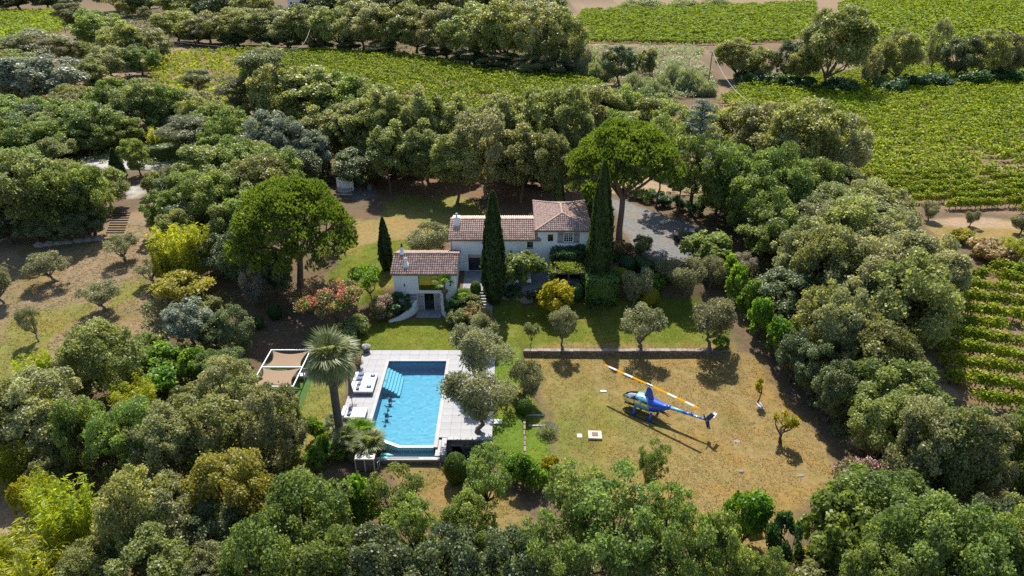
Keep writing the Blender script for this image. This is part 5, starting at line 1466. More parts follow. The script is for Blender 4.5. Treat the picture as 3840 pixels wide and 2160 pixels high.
def palm(name, label, base, h, r, n, trunk_r=.24, dead=0, seed=0, green=None, lo=-35):
    rnd = random.Random(seed)
    t = thing(name, label, 'palm', base)
    mb = MB()
    prof = [(trunk_r * 1.35, -.2), (trunk_r * 1.15, .2)]
    k = max(4, int(h / .16))
    for i in range(k):
        z = .2 + (h - .2) * i / k
        q = trunk_r * (1 - .12 * i / k)
        prof += [(q * 1.06, z), (q * .93, z + (h - .2) / k * .7)]
    prof += [(trunk_r * 1.25, h), (trunk_r * .9, h + .25)]
    mb.lathe(prof, 12)
    obj('trunk', mb, mat('palm_trunk', (.15, .12, .095), .95, .35, 8, .8, 22), t)
    for i in range(n):
        el = math.radians(80 - (80 - lo) * (i / n) ** .8 + rnd.uniform(-16, 16)); az = i * 2.39996 + rnd.uniform(-.2, .2)
        m = FR[i % 4]
        if green:
            m = green[i % len(green)]
        o = bpy.data.objects.new('frond', m); COL.objects.link(o); o.parent = t
        o.rotation_euler = (rnd.uniform(-.3, .3), -el, az); s = r / 1.68 * rnd.uniform(.75, 1.2); o.scale = (s, s, s)
        o.location = (0, 0, h + .15)
    for i in range(dead):
        el = math.radians(rnd.uniform(-82, -45)); az = rnd.uniform(0, 6.28)
        o = bpy.data.objects.new('dead_frond', FD[i % 2]); COL.objects.link(o); o.parent = t
        o.rotation_euler = (rnd.uniform(-.3, .3), -el, az); s = r / 1.6 * rnd.uniform(.65, .9); o.scale = (s, s, s)
        o.location = (0, 0, h - .1 - rnd.uniform(0, .35))
    return t
FG = [f.copy() for f in FR]
for f in FG: f.materials.clear(); f.materials.append(LM['bright'])
pb = Vector((-13.6, 43.3, .45))
palm('fan_palm', 'tall fan palm with a shaggy crown left of the pool', pb, ZY(903, pb.y) - pb.z, 2.35, 44, .33, 40, 1)
for (x, y, hh, rr, nn, tr), lb in [((-11.95, 43.3, .75, 1.5, 26, .14), 'bright low fan palm at the lower left corner of the pool'), ((-12.9, 42.4, .9, 1.4, 26, .14), 'dark fan palm at the foot of the tall palm'),
                               ((-10.9, 41.6, .8, 1.5, 28, .14), 'fan palm beside the overflow basin'), ((-14.3, 44.2, .9, 1.1, 22, .12), 'small fan palm left of the tall palm trunk'), ((-13.6, 41.4, .4, 1.0, 20, .12), 'low fan palm behind the heat pump'), ((-11.9, 41.5, .7, 1.3, 24, .12), 'fan palm right above the heat pump'), ((-12.3, 42.3, .5, 1.2, 22, .12), 'fan palm in the middle of the palm clump by the pool')]:
    palm('fan_palm', lb, (x, y, .45), hh, rr, nn, tr, 3, int(-x * 10), FG if 'bright' in lb or 'low fan' in lb else None, lo=-10)
palm('window_palm', 'small palm with a few broad leaves in front of the wide annexe window', (-6.95, 62.9, 1.6), 2.9, 1.15, 9, .15, 6, 5, FG, lo=0)
palm('cycad', 'feathery low palm on the bank right of the annexe', (-5.0, 62.8, 2.0), .8, 1.2, 20, .16, 0, 6, FG, lo=0)
for i, (u, v) in enumerate([(815, 1150), (800, 1110), (795, 1185)]):
    plant('bright_shrub', 'shrub', ['bright leafy plant left of the heat pump', 'bright leafy plant behind the tall palm trunk', 'green bush at the lower left of the fan palms'][i], 'shrub', u, v, v - 55, 26)

# ------------------------------------------------------------------ vineyards
def vine_leaves(rng, n, size):
    """one vine along its row (x): a leafy ridge with shoots standing proud of it"""
    t = rng.random(n) ** .75; a = rng.random(n) * 6.28
    w = .42 * np.sqrt(np.clip(1.02 - t, 0, 1)) + .10
    x = rng.normal(size=n) * .40; y = np.cos(a) * w * (.5 + .5 * rng.random(n))
    z = .42 + 1.0 * t - .22 * np.abs(x)
    sh = rng.random(n) < .22; z[sh] += .35 * rng.random(sh.sum())
    pos = np.stack([x, y, z], 1)
    nrm = unit(np.stack([rng.normal(size=n) * .7, np.cos(a) * .6 + rng.normal(size=n) * .6, .55 + .5 * t], 1)); t1, t2 = oriented(rng, nrm)
    s = .7 + .6 * rng.random(n)
    return pos, t1, t2, size * s, size * .8 * s, rng.random(n)
rng = np.random.default_rng(12)
M_VINEWOOD = mat('vine_wood', (.10, .07, .05), .9, .3)
VP = []
for i in range(4):
    tb = MB().tube([(0, 0, -.1), (.03, .02, .25), (-.02, 0, .5), (.05, 0, .62)], [.05, .045, .04, .03], 5).tube([(.0, 0, .55), (.35, .02, .72), (.6, 0, .85)], [.025, .02, .01], 4).tube([(.0, 0, .55), (-.35, .02, .7), (-.6, 0, .82)], [.025, .02, .01], 4)
    tm = tb.mesh('vine_stem', True); tm.materials.append(M_VINEWOOD)
    VP.append((tm, cloud('vine_leaves', rng, vine_leaves(rng, 230, .21), LM['vine'])))
FIELDS = [  # polygon, row direction (degrees), row gap, plant gap, leaf count, leaf size, keep, label for the mass
    ([(1805, 262), (1900, 205), (2100, 188), (2300, 172), (2700, 153), (2900, 330), (2800, 590), (2576, 540), (2330, 522), (2150, 480), (2140, 330), (1900, 290)], 5, 2.5, .85, 46, .32, .96, 'rows of yellow-green vines filling the big right vineyard'),
    ([(620, 132), (900, 136), (1000, 143), (1150, 167), (1250, 187), (1480, 193), (1510, 215), (1530, 300), (1450, 400), (1100, 430), (900, 410), (700, 320), (600, 240)], -7, 2.5, .9, 38, .36, .96, 'rows of yellow-green vines in the middle vineyard'),
    ([(362, 178), (405, 138), (620, 130), (640, 260), (520, 295), (390, 225)], -6, 2.3, 1.4, 22, .42, .8, 'sparse vines on red earth in the left part of the middle vineyard'),
    ([(1405, 96), (1470, 30), (1700, 22), (2050, 9), (2050, 78), (1985, 108), (1780, 117), (1500, 110)], 6, 2.9, 1.1, 26, .50, .96, 'rows of vines in the upper vineyard behind the hedgerow'),
    ([(2110, 15), (2180, -14), (2300, -24), (2750, -28), (2750, 126), (2576, 136), (2300, 134), (2118, 116)], 7, 3.2, 1.25, 24, .58, .97, 'rows of vines in the upper right corner vineyard'),
    ([(-60, 32), (215, 30), (222, 55), (100, 102), (-60, 145)], 5, 2.4, 1.4, 16, .55, .97, 'rows of vines in the small far-left vineyard'),
]
near = []
def field_points(poly, deg, rg, pgap, keep, rng):
    P = gpoly(poly); c = P.mean(0); a = math.radians(deg); ca, sa = math.cos(a), math.sin(a)
    R = np.stack([(P[:, 0] - c[0]) * ca + (P[:, 1] - c[1]) * sa, -(P[:, 0] - c[0]) * sa + (P[:, 1] - c[1]) * ca], 1)
    s = np.arange(R[:, 0].min(), R[:, 0].max(), pgap); t = np.arange(R[:, 1].min(), R[:, 1].max(), rg)
    ss, tt = np.meshgrid(s, t); ss = ss + rng.normal(size=ss.shape) * .14; tt = tt + rng.normal(size=tt.shape) * .06 + .25 * vnoise(ss, tt, 9.0, 6)
    x = c[0] + ss * ca - tt * sa; y = c[1] + ss * sa + tt * ca
    ok = inside(P, x, y) & (rng.random(x.shape) < keep) & (np.abs(x) < (y * CP + 34 * SP) * 1920 / F * 1.06 + 2)
    ok &= (vnoise(x, y, 7, 3) > -.78)
    return x[ok], y[ok]
for fi, (poly, deg, rg, pgap, nl, sz, keep, lb) in enumerate(FIELDS):
    x, y = field_points(poly, deg, rg, pgap, keep, rng)
    if fi == 0:                                      # the nearest vines of the big field are built one by one
        order = np.argsort(y)[:170]
        near += [(x[i], y[i], deg) for i in order]
        x, y = np.delete(x, order), np.delete(y, order)
    n = len(x)
    base = [vine_leaves(rng, nl, sz) for _ in range(6)]
    V, Q, lv, cv = [], [], [], []
    sel = rng.integers(0, 6, n); a = math.radians(deg) + rng.normal(size=n) * .12 + np.where(rng.random(n) < .5, math.pi, 0)
    sc = .95 + .45 * rng.random(n); z = hz(x, y)
    k0 = 0
    for b in range(6):
        m = sel == b; cnt = m.sum()
        v, q = leaf_quads(*base[b][:5])
        ca, sa = np.cos(a[m])[:, None], np.sin(a[m])[:, None]; s = sc[m][:, None]
        xx = (v[None, :, 0] * ca - v[None, :, 1] * sa) * s * (rg / 2.0) ** .5 + x[m][:, None]; yy = (v[None, :, 0] * sa + v[None, :, 1] * ca) * s * (rg / 2.0) ** .5 + y[m][:, None]; zz = v[None, :, 2] * s + z[m][:, None]
        V.append(np.stack([xx, yy, zz], -1).reshape(-1, 3))
        Q.append((q[None] + (np.arange(cnt) * len(v))[:, None, None]).reshape(-1, 4) + k0); k0 += cnt * len(v)
        lv.append(rng.random(cnt * nl)); cv.append(np.repeat(rng.random(cnt), nl))
    me = mesh_np('vineyard_rows', np.concatenate(V), np.concatenate(Q), {'lv': np.concatenate(lv), 'cv': np.concatenate(cv)})
    o = obj('vineyard_rows', me, LM['vine']); tag(o, lb, 'vines'); struct(o, 'stuff')
x, y = field_points([(2375, 720), (2445, 684), (2650, 690), (2700, 1090), (2576, 1058), (2410, 1000), (2345, 930)], -14, 2.3, .95, .94, rng)
o130 = np.argsort(y)[:130]
lower = [(x[i], y[i], -14) for i in o130]
def put_vine(i, x, y, deg, lb, gp):
    z = float(hz(x, y))
    t = thing('grape_vine', lb, 'vine', (x, y, z), math.radians(deg) + NR.gauss(0, .2), gp, (NR.uniform(1.0, 1.35),) * 2 + (NR.uniform(.95, 1.25),))
    a, b = VP[i % 4]
    obj('stem', a, None, t); obj('foliage', b, None, t)
for i, (x, y, d) in enumerate(near): put_vine(i, x, y, d, 'yellow-green grape vine in the near rows of the big right vineyard', 'vines in the near rows of the big right vineyard')
for i, (x, y, d) in enumerate(lower): put_vine(i, x, y, d, 'grape vine in the spaced rows at the lower right edge', 'vines in the spaced rows at the lower right edge')

# ------------------------------------------------------------------ helicopter
M_ROYAL = mat('royal_blue_paint', (.010, .085, .52), .28, .04, 2, coat=.6, spec=.5)
M_TEAL = mat('pale_blue_paint', (.16, .46, .60), .28, .04, 2, coat=.6, spec=.5)
M_NAVY = mat('navy_paint', (.018, .030, .085), .3, .05, 2, coat=.5)
M_FIN = mat('fin_blue_paint', (.010, .045, .26), .3, .05, 2, coat=.5)
M_BLACK = mat('black_metal', (.02, .02, .022), .5, .1)
M_GREYM = mat('grey_metal', (.32, .33, .35), .4, .1, metal=.7)
M_TAN = mat('tan_leather', (.48, .36, .26), .7, .1, 6)
M_WHITEP = mat('white_paint', (.62, .62, .62), .4, .04)
def blade_mat():
    m, nt, bs, N, L = nodes('rotor_blade_paint')
    tc = N('TexCoord'); sx = N('SeparateXYZ'); L(tc.outputs['Object'], sx.inputs[0])
    mr = N('MapRange'); mr.inputs[1].default_value = .35; mr.inputs[2].default_value = 5.03; L(sx.outputs['X'], mr.inputs[0])
    cr = N('ValToRGB'); cr.color_ramp.interpolation = 'CONSTANT'
    Y, Wc = (.44, .20, .0, 1), (.44, .44, .44, 1)
    cr.color_ramp.elements[0].color = Y; cr.color_ramp.elements[1].position = .325; cr.color_ramp.elements[1].color = Wc
    for p, c in ((.526, Y), (.72, Wc), (.91, Y)):
        e = cr.color_ramp.elements.new(p); e.color = c
    L(mr.outputs[0], cr.inputs[0]); L(cr.outputs[0], bs.inputs['Base Color']); bs.inputs['Roughness'].default_value = .9; bs.inputs['Specular IOR Level'].default_value = .05
    return m
def helicopter():
    nd = math.atan2(.578, -.816)
    heli = thing('helicopter', 'blue helicopter with yellow and white rotor blades parked on the dry grass', 'helicopter', (11.45, 47.55, float(hz(11.45, 47.55)) + .0), nd, None, (.9, .9, .9))
    st = np.array([  # x, centre z, half height, half width
        (2.56, .98, .02, .02), (2.46, 1.00, .22, .28), (2.22, 1.04, .41, .44), (1.85, 1.10, .57, .57), (1.35, 1.18, .68, .64), (.85, 1.23, .735, .655), (.3, 1.25, .74, .655),
        (-.3, 1.24, .71, .63), (-.8, 1.24, .64, .56), (-1.25, 1.29, .54, .46), (-1.65, 1.41, .38, .34), (-1.95, 1.53, .25, .25), (-2.2, 1.60, .185, .185)])
    nx, na = 84, 64
    xs = np.interp(np.linspace(0, 1, nx) ** .9, np.linspace(0, 1, len(st)), st[:, 0])
    order = st[::-1]
    def at(c): return np.interp(xs, order[:, 0], order[:, c])
    def smooth(a):
        for _ in range(3): a = np.concatenate([a[:1], (a[:-2] + 2 * a[1:-1] + a[2:]) / 4, a[-1:]])
        return a
    zc, hh, hw = smooth(at(1)), smooth(at(2)), smooth(at(3))
    an = np.linspace(0, 2 * np.pi, na, endpoint=False)
    ex = 2 / 2.5
    cy = np.sign(np.cos(an)) * np.abs(np.cos(an)) ** ex; sz = np.sign(np.sin(an)) * np.abs(np.sin(an)) ** ex
    V = np.stack([np.repeat(xs[:, None], na, 1), hw[:, None] * cy[None], zc[:, None] + hh[:, None] * sz[None]], -1)
    groups = {}
    for i in range(nx - 1):
        for k in range(na):
            k2 = (k + 1) % na
            c = (V[i, k] + V[i, k2] + V[i + 1, k2] + V[i + 1, k]) / 4
            x, y, z = c
            side = abs(y) > .30
            if x > 1.08 + max(0, (1.25 - z)) * .35 and z > 1.02 - (x - 1.1) * .16 and abs(y) > .025: g = ('windshield', 'L' if y > 0 else 'R')
            elif side and .50 < x < 1.02 and 1.24 < z < 1.66: g = ('front_window', 'L' if y > 0 else 'R')
            elif side and -.22 < x < .36 and 1.26 < z < 1.64: g = ('rear_window', 'L' if y > 0 else 'R')
            elif x > 1.02: g = ('nose', '')
            elif x > -.42 + (1.25 - z) * -.35 and x > -.45: g = ('cabin', '')
            else: g = ('engine_cowling', '')
            groups.setdefault(g, []).append((i * na + k, i * na + k2, (i + 1) * na + k2, (i + 1) * na + k))
    Vf = V.reshape(-1, 3)
    glass = glass_mat('canopy_glass', (.50, .56, .62), .45, .01)
    for (n, s), fs in groups.items():
        q = np.array(fs); used, inv = np.unique(q, return_inverse=True)
        me = mesh_np(n, Vf[used], inv.reshape(-1, 4), smooth=True)
        obj(n, me, {'windshield': glass, 'front_window': glass, 'rear_window': glass, 'nose': M_NAVY, 'cabin': M_TEAL, 'engine_cowling': M_ROYAL}[n], heli)
    obj('cabin_floor', MB().box(-.5, 2.1, -.5, .5, .66, .72), M_NAVY, heli)
    for x in (.75, -.25):
        for y in (.28, -.28):
            s = obj('seat', MB().cbox(x - .22, x + .22, y - .22, y + .22, .72, .98, .05), M_TAN, heli)
            obj('seat_back', MB().cbox(x - .32, x - .2, y - .22, y + .22, .9, 1.52, .05), M_TAN, s)
    obj('instrument_panel', MB().cbox(1.45, 1.65, -.16, .16, .72, 1.22, .04), M_BLACK, heli)
    # mast fairing
    mb = MB(); vs = []
    for z, x0, ch, w in ((1.86, -.10, 1.10, .40), (2.2, -.12, .86, .32), (2.6, -.10, .62, .25), (2.95, -.05, .42, .19)):
        for k in range(16):
            a = 2 * math.pi * k / 16
            vs.append((x0 + ch / 2 * math.cos(a), w / 2 * math.sin(a) * (1 + .25 * math.cos(a)), z))
    fs = [(i * 16 + k, i * 16 + (k + 1) % 16, i * 16 + 16 + (k + 1) % 16, i * 16 + 16 + k) for i in range(3) for k in range(16)] + [tuple(48 + k for k in range(16))]
    obj('mast_fairing', mb.add(vs, fs), M_ROYAL, heli, smooth=True)
    rot = obj('rotor_mast', MB().tube([(-.05, 0, 2.9), (-.05, 0, 3.28)], .045, 10).lathe([(.12, 0), (.12, .03), (.05, .05)], 12, (-.05, 0, 3.0)), M_GREYM, heli)
    hub = obj('rotor_hub', MB().cbox(-.36, .36, -.07, .07, -.05, .07, .02).tube([(-.14, -.12, 0), (-.14, .12, 0)], .05, 8).tube([(.14, -.12, 0), (.14, .12, 0)], .05, 8), M_GREYM, heli, loc=(-.05, 0, 3.27))
    ba = math.radians(-42.5) - nd
    hub.rotation_euler = (0, 0, ba)
    bm = blade_mat()
    for s in (0, 1):
        vs = []
        for x in np.linspace(.35, 5.03, 14):
            dz = -.012 * (x - .35) ** 1.5 * .4
            for yy, zz in ((-.135, 0), (-.06, .022), (.05, .020), (.135, 0), (.05, -.014), (-.06, -.014)): vs.append((x, yy, dz + zz))
        fs = [(i * 6 + k, i * 6 + (k + 1) % 6, i * 6 + 6 + (k + 1) % 6, i * 6 + 6 + k) for i in range(13) for k in range(6)] + [tuple(range(6))[::-1], tuple(78 + k for k in range(6))]
        b = obj('rotor_blade', MB().add(vs, fs), bm, heli, loc=(-.05, 0, 3.27))
        b.rotation_euler = (0, 0, ba + math.pi * s)
    # tail boom in bands, fins, stabiliser, tail rotor
    bp = lambda t: Vector((-1.9 - 3.75 * t, 0, 1.63 + .17 * t))
    br = lambda t: .20 - .115 * t
    for t0, t1, m in ((0, .12, M_ROYAL), (.12, .43, M_TEAL), (.43, .70, M_ROYAL), (.70, .86, M_TEAL), (.86, 1, M_ROYAL)):
        obj('tail_boom', MB().tube([bp(t0), bp((t0 + t1) / 2), bp(t1)], [br(t0), br((t0 + t1) / 2), br(t1)], 18), m, heli, smooth=True)
    obj('gearbox', MB().tube([(-5.6, 0, 1.8), (-5.95, 0, 1.82)], [.10, .07], 12), M_GREYM, heli)
    def fin(pts, th=.03):
        n = len(pts)
        vs = [(x, -th, z) for x, z in pts] + [(x, th, z) for x, z in pts]
        return MB().add(vs, [tuple(range(n)), tuple(range(n, 2 * n))[::-1]] + [(i, i + n, (i + 1) % n + n, (i + 1) % n) for i in range(n)])
    obj('upper_fin', fin([(-5.55, 1.86), (-5.98, 1.80), (-6.42, 2.62), (-6.02, 2.74)]), M_FIN, heli)
    obj('lower_fin', fin([(-5.60, 1.76), (-5.98, 1.78), (-6.18, .98), (-5.88, .95)]), M_FIN, heli)
    obj('stabiliser', MB().cbox(-6.35, -6.05, -.80, -.04, 2.25, 2.29, .01), M_WHITEP, heli)
    tr = obj('tail_rotor_hub', MB().tube([(0, -.17, 0), (0, .06, 0)], .05, 10), M_GREYM, heli, loc=(-5.78, .26, 1.82))
    for s in (1, -1):
        b = obj('tail_rotor_blade', MB().cbox(-.06, .06, -.012, .012, .06, .74, .004), M_BLACK, tr); b.rotation_euler = (0, math.radians(24) + (math.pi if s < 0 else 0), 0)
        obj('blade_tip', MB().box(-.062, .062, -.014, .014, .60, .68), M_WHITEP, b)
    obj('antenna', MB().box(-4.35, -4.28, -.01, .01, 1.8, 2.08), M_NAVY, heli)
    obj('tail_guard', MB().tube([(-4.6, 0, 1.62), (-4.75, .05, 1.1)], .012, 5), M_BLACK, heli)
    for y in (-1, 1):
        sk = [(-1.55, y * 1.08, .06), (1.35, y * 1.08, .06), (1.62, y * 1.08, .14), (1.80, y * 1.08, .30)]
        obj('skid', MB().tube(sk, .045, 10), M_BLACK, heli, smooth=True)
        for x in (.95, -.70):
            mb = MB(); vs = []
            for (px, py, pz) in ((x, y * .45, .66), (x - .05, y * .80, .42), (x - .08, y * 1.06, .09)):
                for k in range(8):
                    a = 2 * math.pi * k / 8
                    vs.append((px + .13 * math.cos(a), py + .035 * math.sin(a), pz + .02 * math.sin(a)))
            obj('skid_strut', MB().add(vs, [(i * 8 + k, i * 8 + (k + 1) % 8, i * 8 + 8 + (k + 1) % 8, i * 8 + 8 + k) for i in range(2) for k in range(8)] + [tuple(16 + k for k in range(8))]), M_ROYAL, heli, smooth=True)
    for y in (.12, -.14):
        obj('exhaust_pipe', MB().tube([(-1.2, y, .86), (-1.9, y, .80), (-2.35, y, .72)], .05, 8), mat('exhaust', (.12, .085, .06), .6, .2, metal=.5), heli)
    obj('step', MB().tube([(-.95, .40, .66), (-1.0, .45, .30)], .03, 6), mat('exhaust', (.12, .085, .06)), heli)
    obj('roof_vent', MB().box(.30, .52, .20, .24, 1.90, 1.945).box(.30, .52, .28, .32, 1.885, 1.935).box(.30, .52, .36, .40, 1.87, 1.92), M_BLACK, heli)
    # lettering on the cowling
    cu = bpy.data.curves.new('lettering', 'FONT'); cu.body = 'R44'; cu.size = .24; cu.extrude = .004
    tmp = bpy.data.objects.new('tmp', cu); COL.objects.link(tmp)
    bpy.context.view_layer.update()
    me = bpy.data.meshes.new_from_object(tmp.evaluated_get(bpy.context.evaluated_depsgraph_get()))
    bpy.data.objects.remove(tmp)
    for s in (1, -1):
        o = obj('lettering', me.copy(), M_WHITEP, heli, loc=(-.38 * 1 if s > 0 else -.82, s * .635, 1.30))
        o.rotation_euler = (math.radians(90 - 4), 0, math.pi if s > 0 else 0)
    for k in range(5):
        obj('registration_letter', MB().box(-4.05 - k * .09, -4.0 - k * .09, .145 - k * .003, .152 - k * .003, 1.66, 1.76), M_WHITEP, heli)
    return heli
helicopter()

# ------------------------------------------------------------------ poolside furniture
M_MATT = mat('white_canvas', (.58, .58, .60), .9, .03, 4, .1, 12)
M_RATTAN = mat('grey_rattan', (.16, .15, .16), .8, .15, 14, .4, 60)
M_BLUEC = mat('blue_towel', (.02, .09, .33), .9, .1)
M_GREYC = mat('grey_blue_cushion', (.17, .20, .30), .9, .1)
def soft(x0, x1, y0, y1, z0, z1, b):
    m = bpy.data.meshes.new('soft'); bm = bmesh.new()
    bmesh.ops.create_cube(bm, size=1.0)
    for v in bm.verts: v.co = Vector(((x0 + x1) / 2 + v.co.x * (x1 - x0), (y0 + y1) / 2 + v.co.y * (y1 - y0), (z0 + z1) / 2 + v.co.z * (z1 - z0)))
    bmesh.ops.bevel(bm, geom=bm.edges[:], offset=b, segments=3, affect='EDGES', profile=.6)
    bm.to_mesh(m); bm.free()
    m.polygons.foreach_set('use_smooth', [True] * len(m.polygons))
    return m
def daybed(label, x0, x1, y0, y1, side, cushions):
    t = thing('daybed', label, 'daybed', ((x0 + x1) / 2, (y0 + y1) / 2, DZ), group='white daybeds beside the pool')
    obj('base', MB().cbox(x0 + .05, x1 - .05, y0 + .04, y1 - .04, DZ + .03, DZ + .26, .01), M_RATTAN, t, world=True)
    obj('mattress', soft(x0, x1, y0, y1, DZ + .262, DZ + .44, .05), M_MATT, t, world=True)
    obj('head_rest', soft(x0 - .28, x0 + .02, y0 + .02, y1 - .02, DZ + .30, DZ + .62, .06), M_MATT, t, world=True)
    for k in range(2):
        y = y0 + .22 + k * (y1 - y0 - .72)
        for xo in ([.12, .34] if cushions > 2 else [.34]):
            c = soft(-.16, .16, -.22, .22, -.06, .06, .05)
            o = obj('cushion', c, M_GREYC, None); o.name = 'cushion'
            o.parent = t; o.location = Vector((x0 + xo, y + .2, DZ + .53)) - t.location; o.rotation_euler = (0, math.radians(-28), RND.uniform(-.2, .2))
    return t
for lb, y0, y1, c in (('white daybed farthest from the camera with four grey-blue cushions', 49.83, 51.2, 4), ('white middle daybed with two grey-blue cushions', 48.42, 49.79, 2), ('white daybed nearest the camera partly behind the fan palms', 44.9, 46.25, 2)):
    d = daybed(lb, -13.62, -11.92, y0, y1, 1, c)
for lb, x, y in (('folded blue towel on the farthest daybed', -12.3, 50.75), ('folded blue towel on the middle daybed', -12.35, 49.1)):
    t = tag(obj('folded_towel', soft(x - .2, x + .2, y - .14, y + .14, DZ + .441, DZ + .53, .03), M_BLUEC), lb, 'towel')
    obj('emblem', MB().box(x - .06, x + .06, y - .03, y + .03, DZ + .531, DZ + .535), M_WHITEP, t)
pr = thing('parasol', 'closed grey parasol standing on the pool deck beside the palm', 'parasol', (-13.35, 46.9, DZ))
obj('pole', MB().tube([(0, 0, 0), (0, 0, 2.95)], .028, 10), mat('dark_pole', (.10, .10, .11), .5, .1), pr)
obj('base', MB().cbox(-.3, .3, -.3, .3, 0, .06, .01), M_RATTAN, pr)
pv = []; nrib = 16
for z, r in ((2.98, .03), (2.7, .09), (2.0, .15), (1.45, .21), (1.2, .26), (1.12, .20)):
    for k in range(nrib): pv.append((r * (1.0 if k % 2 else .62) * math.cos(2 * math.pi * k / nrib), r * (1.0 if k % 2 else .62) * math.sin(2 * math.pi * k / nrib), z))
obj('folded_canopy', MB().add(pv, [(i * nrib + k, i * nrib + (k + 1) % nrib, (i + 1) * nrib + (k + 1) % nrib, (i + 1) * nrib + k) for i in range(5) for k in range(nrib)]), mat('parasol_cloth', (.17, .16, .18), .9, .12), pr)
# flower pot at the far corner of the deck
fp = thing('flower_pot', 'dark pot of white flowers at the far left corner of the pool deck', 'pot', (-13.75, 55.35, DZ))
obj('pot', MB().lathe([(.22, 0), (.30, .05), (.36, .40), (.40, .46), (.40, .50), (.30, .5)], 20), mat('dark_pot', (.10, .10, .11), .6, .1), fp, smooth=True)
rng = np.random.default_rng(5)
obj('flowers', cloud('pot_flowers', rng, lobe_leaves(rng, np.array([(0, 0, .62), (.2, 0, .6), (-.2, .1, .6), (0, -.2, .58)]), np.array([.28, .22, .22, .22]), 900, .09, .08), leaf_mat('petal_white', (.50, .52, .50), (.80, .80, .78), .2, (1, 1, 1), .02)), None, fp)
rng = np.random.default_rng(6)
fp2 = thing('potted_plant', 'brown drooping potted plant at the left edge of the pool deck', 'pot', (-14.0, 52.6, DZ))
obj('pot', MB().lathe([(.18, 0), (.26, .4), (.28, .45), (.2, .45)], 16), mat('dark_pot', (.1, .1, .11)), fp2, smooth=True)
obj('foliage', cloud('pot_leaves', rng, lobe_leaves(rng, np.array([(0, 0, .9), (.15, .1, .6), (-.2, 0, .7)]), np.array([.4, .35, .35]), 500, .22, .07), LM['dry']), None, fp2)
# white board resting at the right edge of the deck
tag(obj('white_board', MB().cbox(-1.5, -.85, 45.2, 45.75, float(hz(-1.1, 45.5)) + .02, float(hz(-1.1, 45.5)) + .12, .02), M_WHITEP), 'small white slab lying against the right edge of the pool deck', 'slab')
# water exercise bikes standing in the pool
def pool_bike(label, x, y, rz):
    t = thing('water_bike', label, 'exercise bike', (x, y, PB), rz, 'water bikes standing in the pool')
    m = mat('bike_frame', (.03, .035, .06), .4, .1)
    obj('frame', MB().tube([(-.35, 0, .06), (0, 0, .55), (.35, 0, .06)], .03, 8).tube([(-.3, 0, .55), (.3, 0, .6)], .03, 8).tube([(-.25, 0, .5), (-.28, 0, 1.15)], .028, 8).tube([(.28, 0, .5), (.36, 0, 1.35)], .028, 8), m, t)
    for xx in (-.4, .4): obj('foot_bar', MB().tube([(xx, -.32, .05), (xx, .32, .05)], .03, 8), m, t)
    obj('seat', MB().cbox(-.42, -.14, -.11, .11, 1.15, 1.22, .03), M_WHITEP, t)
    obj('handlebar', MB().tube([(.30, -.26, 1.62), (.46, -.26, 1.50), (.36, -.1, 1.36), (.36, .1, 1.36), (.46, .26, 1.50), (.30, .26, 1.62)], .022, 8), M_BLACK, t)
    fl = obj('flywheel', MB().tube([(.05, -.10, .5), (.05, .10, .5)], .2, 18), m, t)
    for s in (-1, 1): obj('pedal', MB().cbox(.05 + s * .15 - .05, .05 + s * .15 + .05, s * .12, s * .26, .5 + s * .1, .54 + s * .1, .01), M_WHITEP, fl)
pool_bike('far water bike standing in the pool near the left side', -10.55, 48.6, math.radians(80))
pool_bike('near water bike standing in the pool near the left side', -10.5, 46.5, math.radians(80))
# net pole on the overflow coping
np_ = thing('pool_net', 'pool net on a long pole lying on the overflow coping', 'pool net', (-8.3, 40.8, BZ))
obj('pole', MB().tube([(-1.2, 0, .025), (1.2, .03, .025)], .018, 6), M_WOODB, np_)
obj('net_head', MB().add([(-1.65, -.16, .02), (-1.2, -.1, .02), (-1.2, .12, .02), (-1.65, .16, .02), (-1.65, -.16, .05), (-1.2, -.1, .05), (-1.2, .12, .05), (-1.65, .16, .05)], [(0, 3, 2, 1), (4, 5, 6, 7), (0, 1, 5, 4), (1, 2, 6, 5), (2, 3, 7, 6), (3, 0, 4, 7)]), mat('net_teal', (.25, .60, .62), .7, .1), np_)
# green netting hung before the pump room wall
def net_heap():
    rng = random.Random(3); t = thing('green_netting', 'dark green netting heaped on wire before the pump room wall', 'netting', (-2.9, 42.0, -.3))
    m = MB(); n = 11
    vs = [(-.8 + 1.5 * i / (n - 1), .25 - .9 * j / (n - 1) + rng.uniform(-.06, .06), 1.0 - .95 * (j / (n - 1)) ** .8 + rng.uniform(-.09, .09)) for j in range(n) for i in range(n)]
    m.add(vs, [(j * n + i, j * n + i + 1, j * n + n + i + 1, j * n + n + i) for j in range(n - 1) for i in range(n - 1)])
    o = obj('net', m, leaf_mat('net_green', (.01, .05, .04), (.02, .10, .08), .2, (1, 1, 1), .02), t)
    obj('wire_frame', MB().tube([(-.8, .3, 0), (-.8, .3, 1.1), (.1, .3, 1.3), (.75, .3, 1.1), (.75, .3, 0)], .015, 5), M_BLACK, t)
    return t
net_heap()

